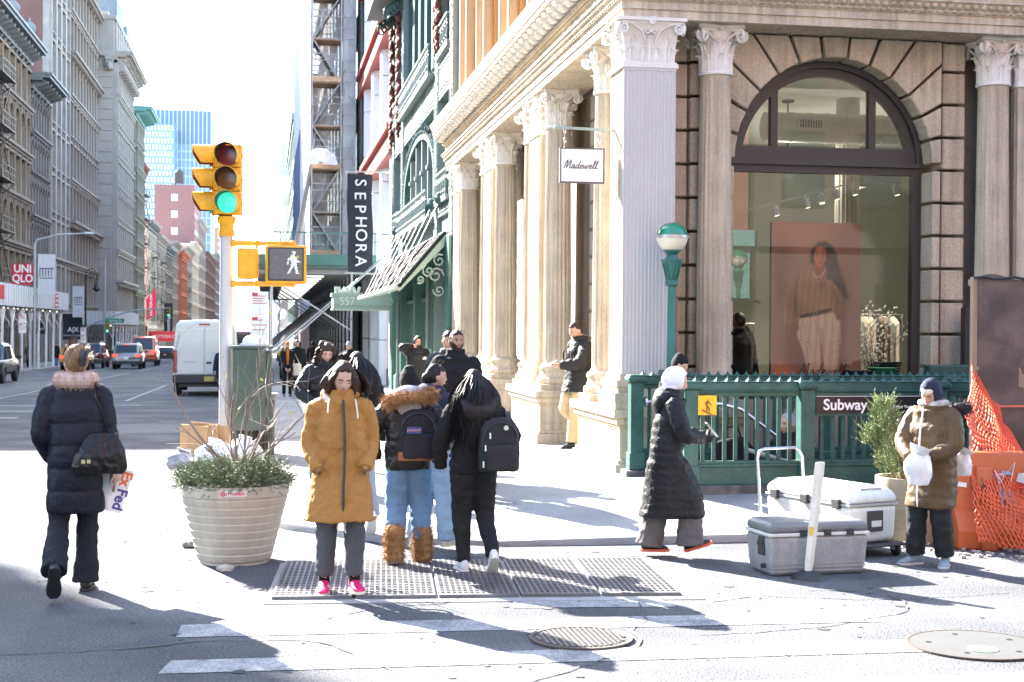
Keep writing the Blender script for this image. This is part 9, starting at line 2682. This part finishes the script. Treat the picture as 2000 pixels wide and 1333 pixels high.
front_zip(p, p.coat, [(.19*1.0, -.02+.02*sin(z*5), z) for z in (.36, .55, .75, .95)], mat('seam_grey', (.09, .09, .09), .5), .005)
# ---- 18, 19 on the subway stairs
p = person('person in black beanie on the subway stairs behind the railing', (4.36, 14.75), .35, 1.58, q=1, z=-.02, head=(.35, .1, 0), arms={'L': (.22, -.15, .98), 'R': (-.1, -.26, 1.05)}, hair=dict(m=C_BLK, kind='beanie'), trousers=(C_BLK, .1, .08, .07), shoes=(S_BLK, S_BLK, {}), top=dict(m=C_BLK, hem=.5, rx=(.24, .2, .21), ry=(.17, .15, .15), collar=.12))
bg_ = thing('large_bag', 'big black square bag carried on the subway stairs', 'bag', (4.92, 14.6, .12)); build('body', MB().prism([(-.28, .05), (.22, .0), (.30, .38), (.12, .60), (-.2, .55)], 'y', -.1, .1), C_BLK, bg_, world=False, bevel=.03); build('handle', MB().tube([(-.1, 0, .56), (-.06, 0, .7), (.06, 0, .7), (.1, 0, .58)], .012, 5), C_BLK, bg_, world=False)
p = person('grey-haired man in dark coat coming up the subway stairs', (5.53, 14.50), -PI/2+.5, 1.74, q=2, fem=0, z=-.79, head=(-.1, .05, 0), skin='fair', hair=dict(m=HGRY, kind='short', front=.078, grow=1.06, side=.005, wisps=True), trousers=(C_BLK, .1, .08, .07), shoes=(S_BLK, S_BLK, {}), top=dict(m=cloth('black_coat', (.016, .016, .018), .7), hem=.5, rx=(.23, .21, .225), ry=(.17, .16, .155), collar=.12))
# ---- 20 person in brown puffer
p = person('person in brown quilted coat and navy hood standing with white plastic bags', (5.20, 10.50), -.95, 1.47, q=2, z=0, head=(.02, .50, .08), skin='fair', eyes_down=True, lean=.02,
 legs={'R': (-.15, -.04, .085), 'L': (.10, .05, .085)}, feet_yaw=(.35, -.45), arms={'R': (-.08, -.27, 1.00, (-1, .4, -.4)), 'L': (.10, -.27, 1.02, (1, .4, -.4))}, palm={'R': (.8, .2, .5), 'L': (-.8, .2, .5)}, curl=.8, width=1.05,
 hair=dict(m=C_NAVY, kind='hood'), trousers=(cloth('track_pants', (.018, .02, .024), .7), .115, .098, .085, .02), shoes=(S_BLUE, mat('sole_grey', (.5, .5, .5), .6), {}),
 top=dict(m=C_OLIVE, hem=.545, rx=(.222, .205, .205), ry=(.18, .17, .155), puff=.012, period=.092, sl=(.088, .080, .062), collar=.15, d1=.022, d2=.010))
build('knit_hat', MB().rings([[p.HP(head_pt(d, 1)*(1.12 if head_pt(d, 1).z > .052 else .9)) for d in r] for r in sphere_dirs(24, 20)]), C_CREAM, p.root, world=False, smooth=60)
fur('hood_fur', [(p.neck + Vector((.15*cos(a)+.06, .10+.06*sin(a), -.02+.03*cos(a))), .05) for a in [rad(-40+170*i/10) for i in range(11)]], FUR_BLK, p.coat, 1800, .05, 8, .002)
front_zip(p, p.coat, [(-.03+.01*sin(z*6), -.225+.02*(z-.56) + max(0, z-1.25)*.30, z) for z in (.56, .64, .7, .78, .85, .92, 1.0, 1.08, 1.15, 1.22, 1.3, 1.42)], WHITE, .008)
build('scarf', MB().tube([p.neck + Vector((.098*cos(a), .0+.085*sin(a), .045)) for a in [2*PI*i/16 for i in range(17)]], .028, 8), mat('scarf_check', (.42, .42, .42), .9, var=.4, vs=30), p.root, world=False, smooth=60)
build('arm_badge', MB().tube([Vector((.265, -.10, 1.20))*p.k, Vector((.285, -.11, 1.20))*p.k], .028*p.k, 12), C_NAVY, p.coat, world=False)
l = held(p, (p.wri['R']+p.wri['L'])/2)
blob('plastic_bag', 'bunch of white plastic bags held by the person in brown', 'bag', (l.x-.07, l.y-.12, l.z-.20), (.105, .09, .15), BAG, 31)
blob('plastic_bag', 'second white plastic bag behind the person in brown', 'bag', (5.50, 10.62, .70), (.08, .08, .11), BAG, 33)
# ---- 21 inside the shop
p = person('person in a black suit inside the shop at the window edge', (6.28, 18.35), PI+.5, 1.72, q=1, fem=0, z=.35, skin='dark', hair=dict(m=HBLK, kind='short'), trousers=(C_BLK, .1, .08, .07), shoes=(S_BLK, S_BLK, {}), top=dict(m=C_BLK, hem=.75, rx=(.21, .19, .21), ry=(.15, .14, .14)), face=False)
# ---- 22 by the van, the cyclist, and the far pavement
person('person in a navy hooded jacket standing behind the white van', (-1.42, 47.5), .5, 1.68, q=1, fem=0, z=s_(47), skin='brown', hair=dict(m=C_NAVY, kind='hood'), trousers=(C_NAVY, .1, .085, .07), shoes=(S_BLK, S_BLK, {}), top=dict(m=C_NAVY, hem=.74, rx=(.22, .21, .22), ry=(.16, .15, .15), collar=.12))
person('cyclist in a dark olive jacket seen from behind', (-10.45, 103.9), PI, 1.74, q=0, fem=0, z=s_(104)-.02, face=False, hips_y=.2, hipz=.05, lean=.18, legs={'L': (.12, -.02, .40), 'R': (-.12, -.05, .22)}, arms={'L': (.28, -.42, 1.06), 'R': (-.28, -.42, 1.06)}, hair=dict(m=C_BLK, kind='beanie'), trousers=(C_BLK, .1, .08, .06), shoes=(S_BLK, S_BLK, {}), top=dict(m=cloth('olive_far', (.04, .045, .03)), hem=.86, rx=(.21, .2, .22), ry=(.15, .15, .15)))
for i, (x, y, lab, m_, t_) in enumerate(((-16.2, 103, 'pedestrian in black by the second shed post from the left', C_BLK, C_BLK), (-15.9, 101, 'pedestrian in beige and black beside the first shed posts', C_GRY2, C_BLK), (-15.4, 110, 'pedestrian in a black coat near the end of the first shed', C_BLK, C_BJEAN), (-17.6, 97, 'pedestrian in a red hat half hidden by the shed posts', C_BLK, C_BLK), (-15.4, 138, 'pedestrian in dark clothes just before the second shed', C_BLK, C_BLK), (-16.2, 151, 'pedestrian in dark coat under the second shed', C_NAVY, C_BLK))):
 person(lab, (x, y), .3*i, 1.70, q=0, fem=0, z=s_(y)+.15, face=False, legs={'L': (.1, .1, .09), 'R': (-.1, -.12, .085)}, hair=dict(m=mat('cloth_red', (.45, .06, .02), .8) if i == 3 else HBLK, kind='beanie' if i == 3 else 'short'), trousers=(t_, .1, .08, .07), shoes=(S_BLK, S_BLK, {}), top=dict(m=m_, hem=.6, rx=(.23, .2, .21), ry=(.16, .15, .15)))
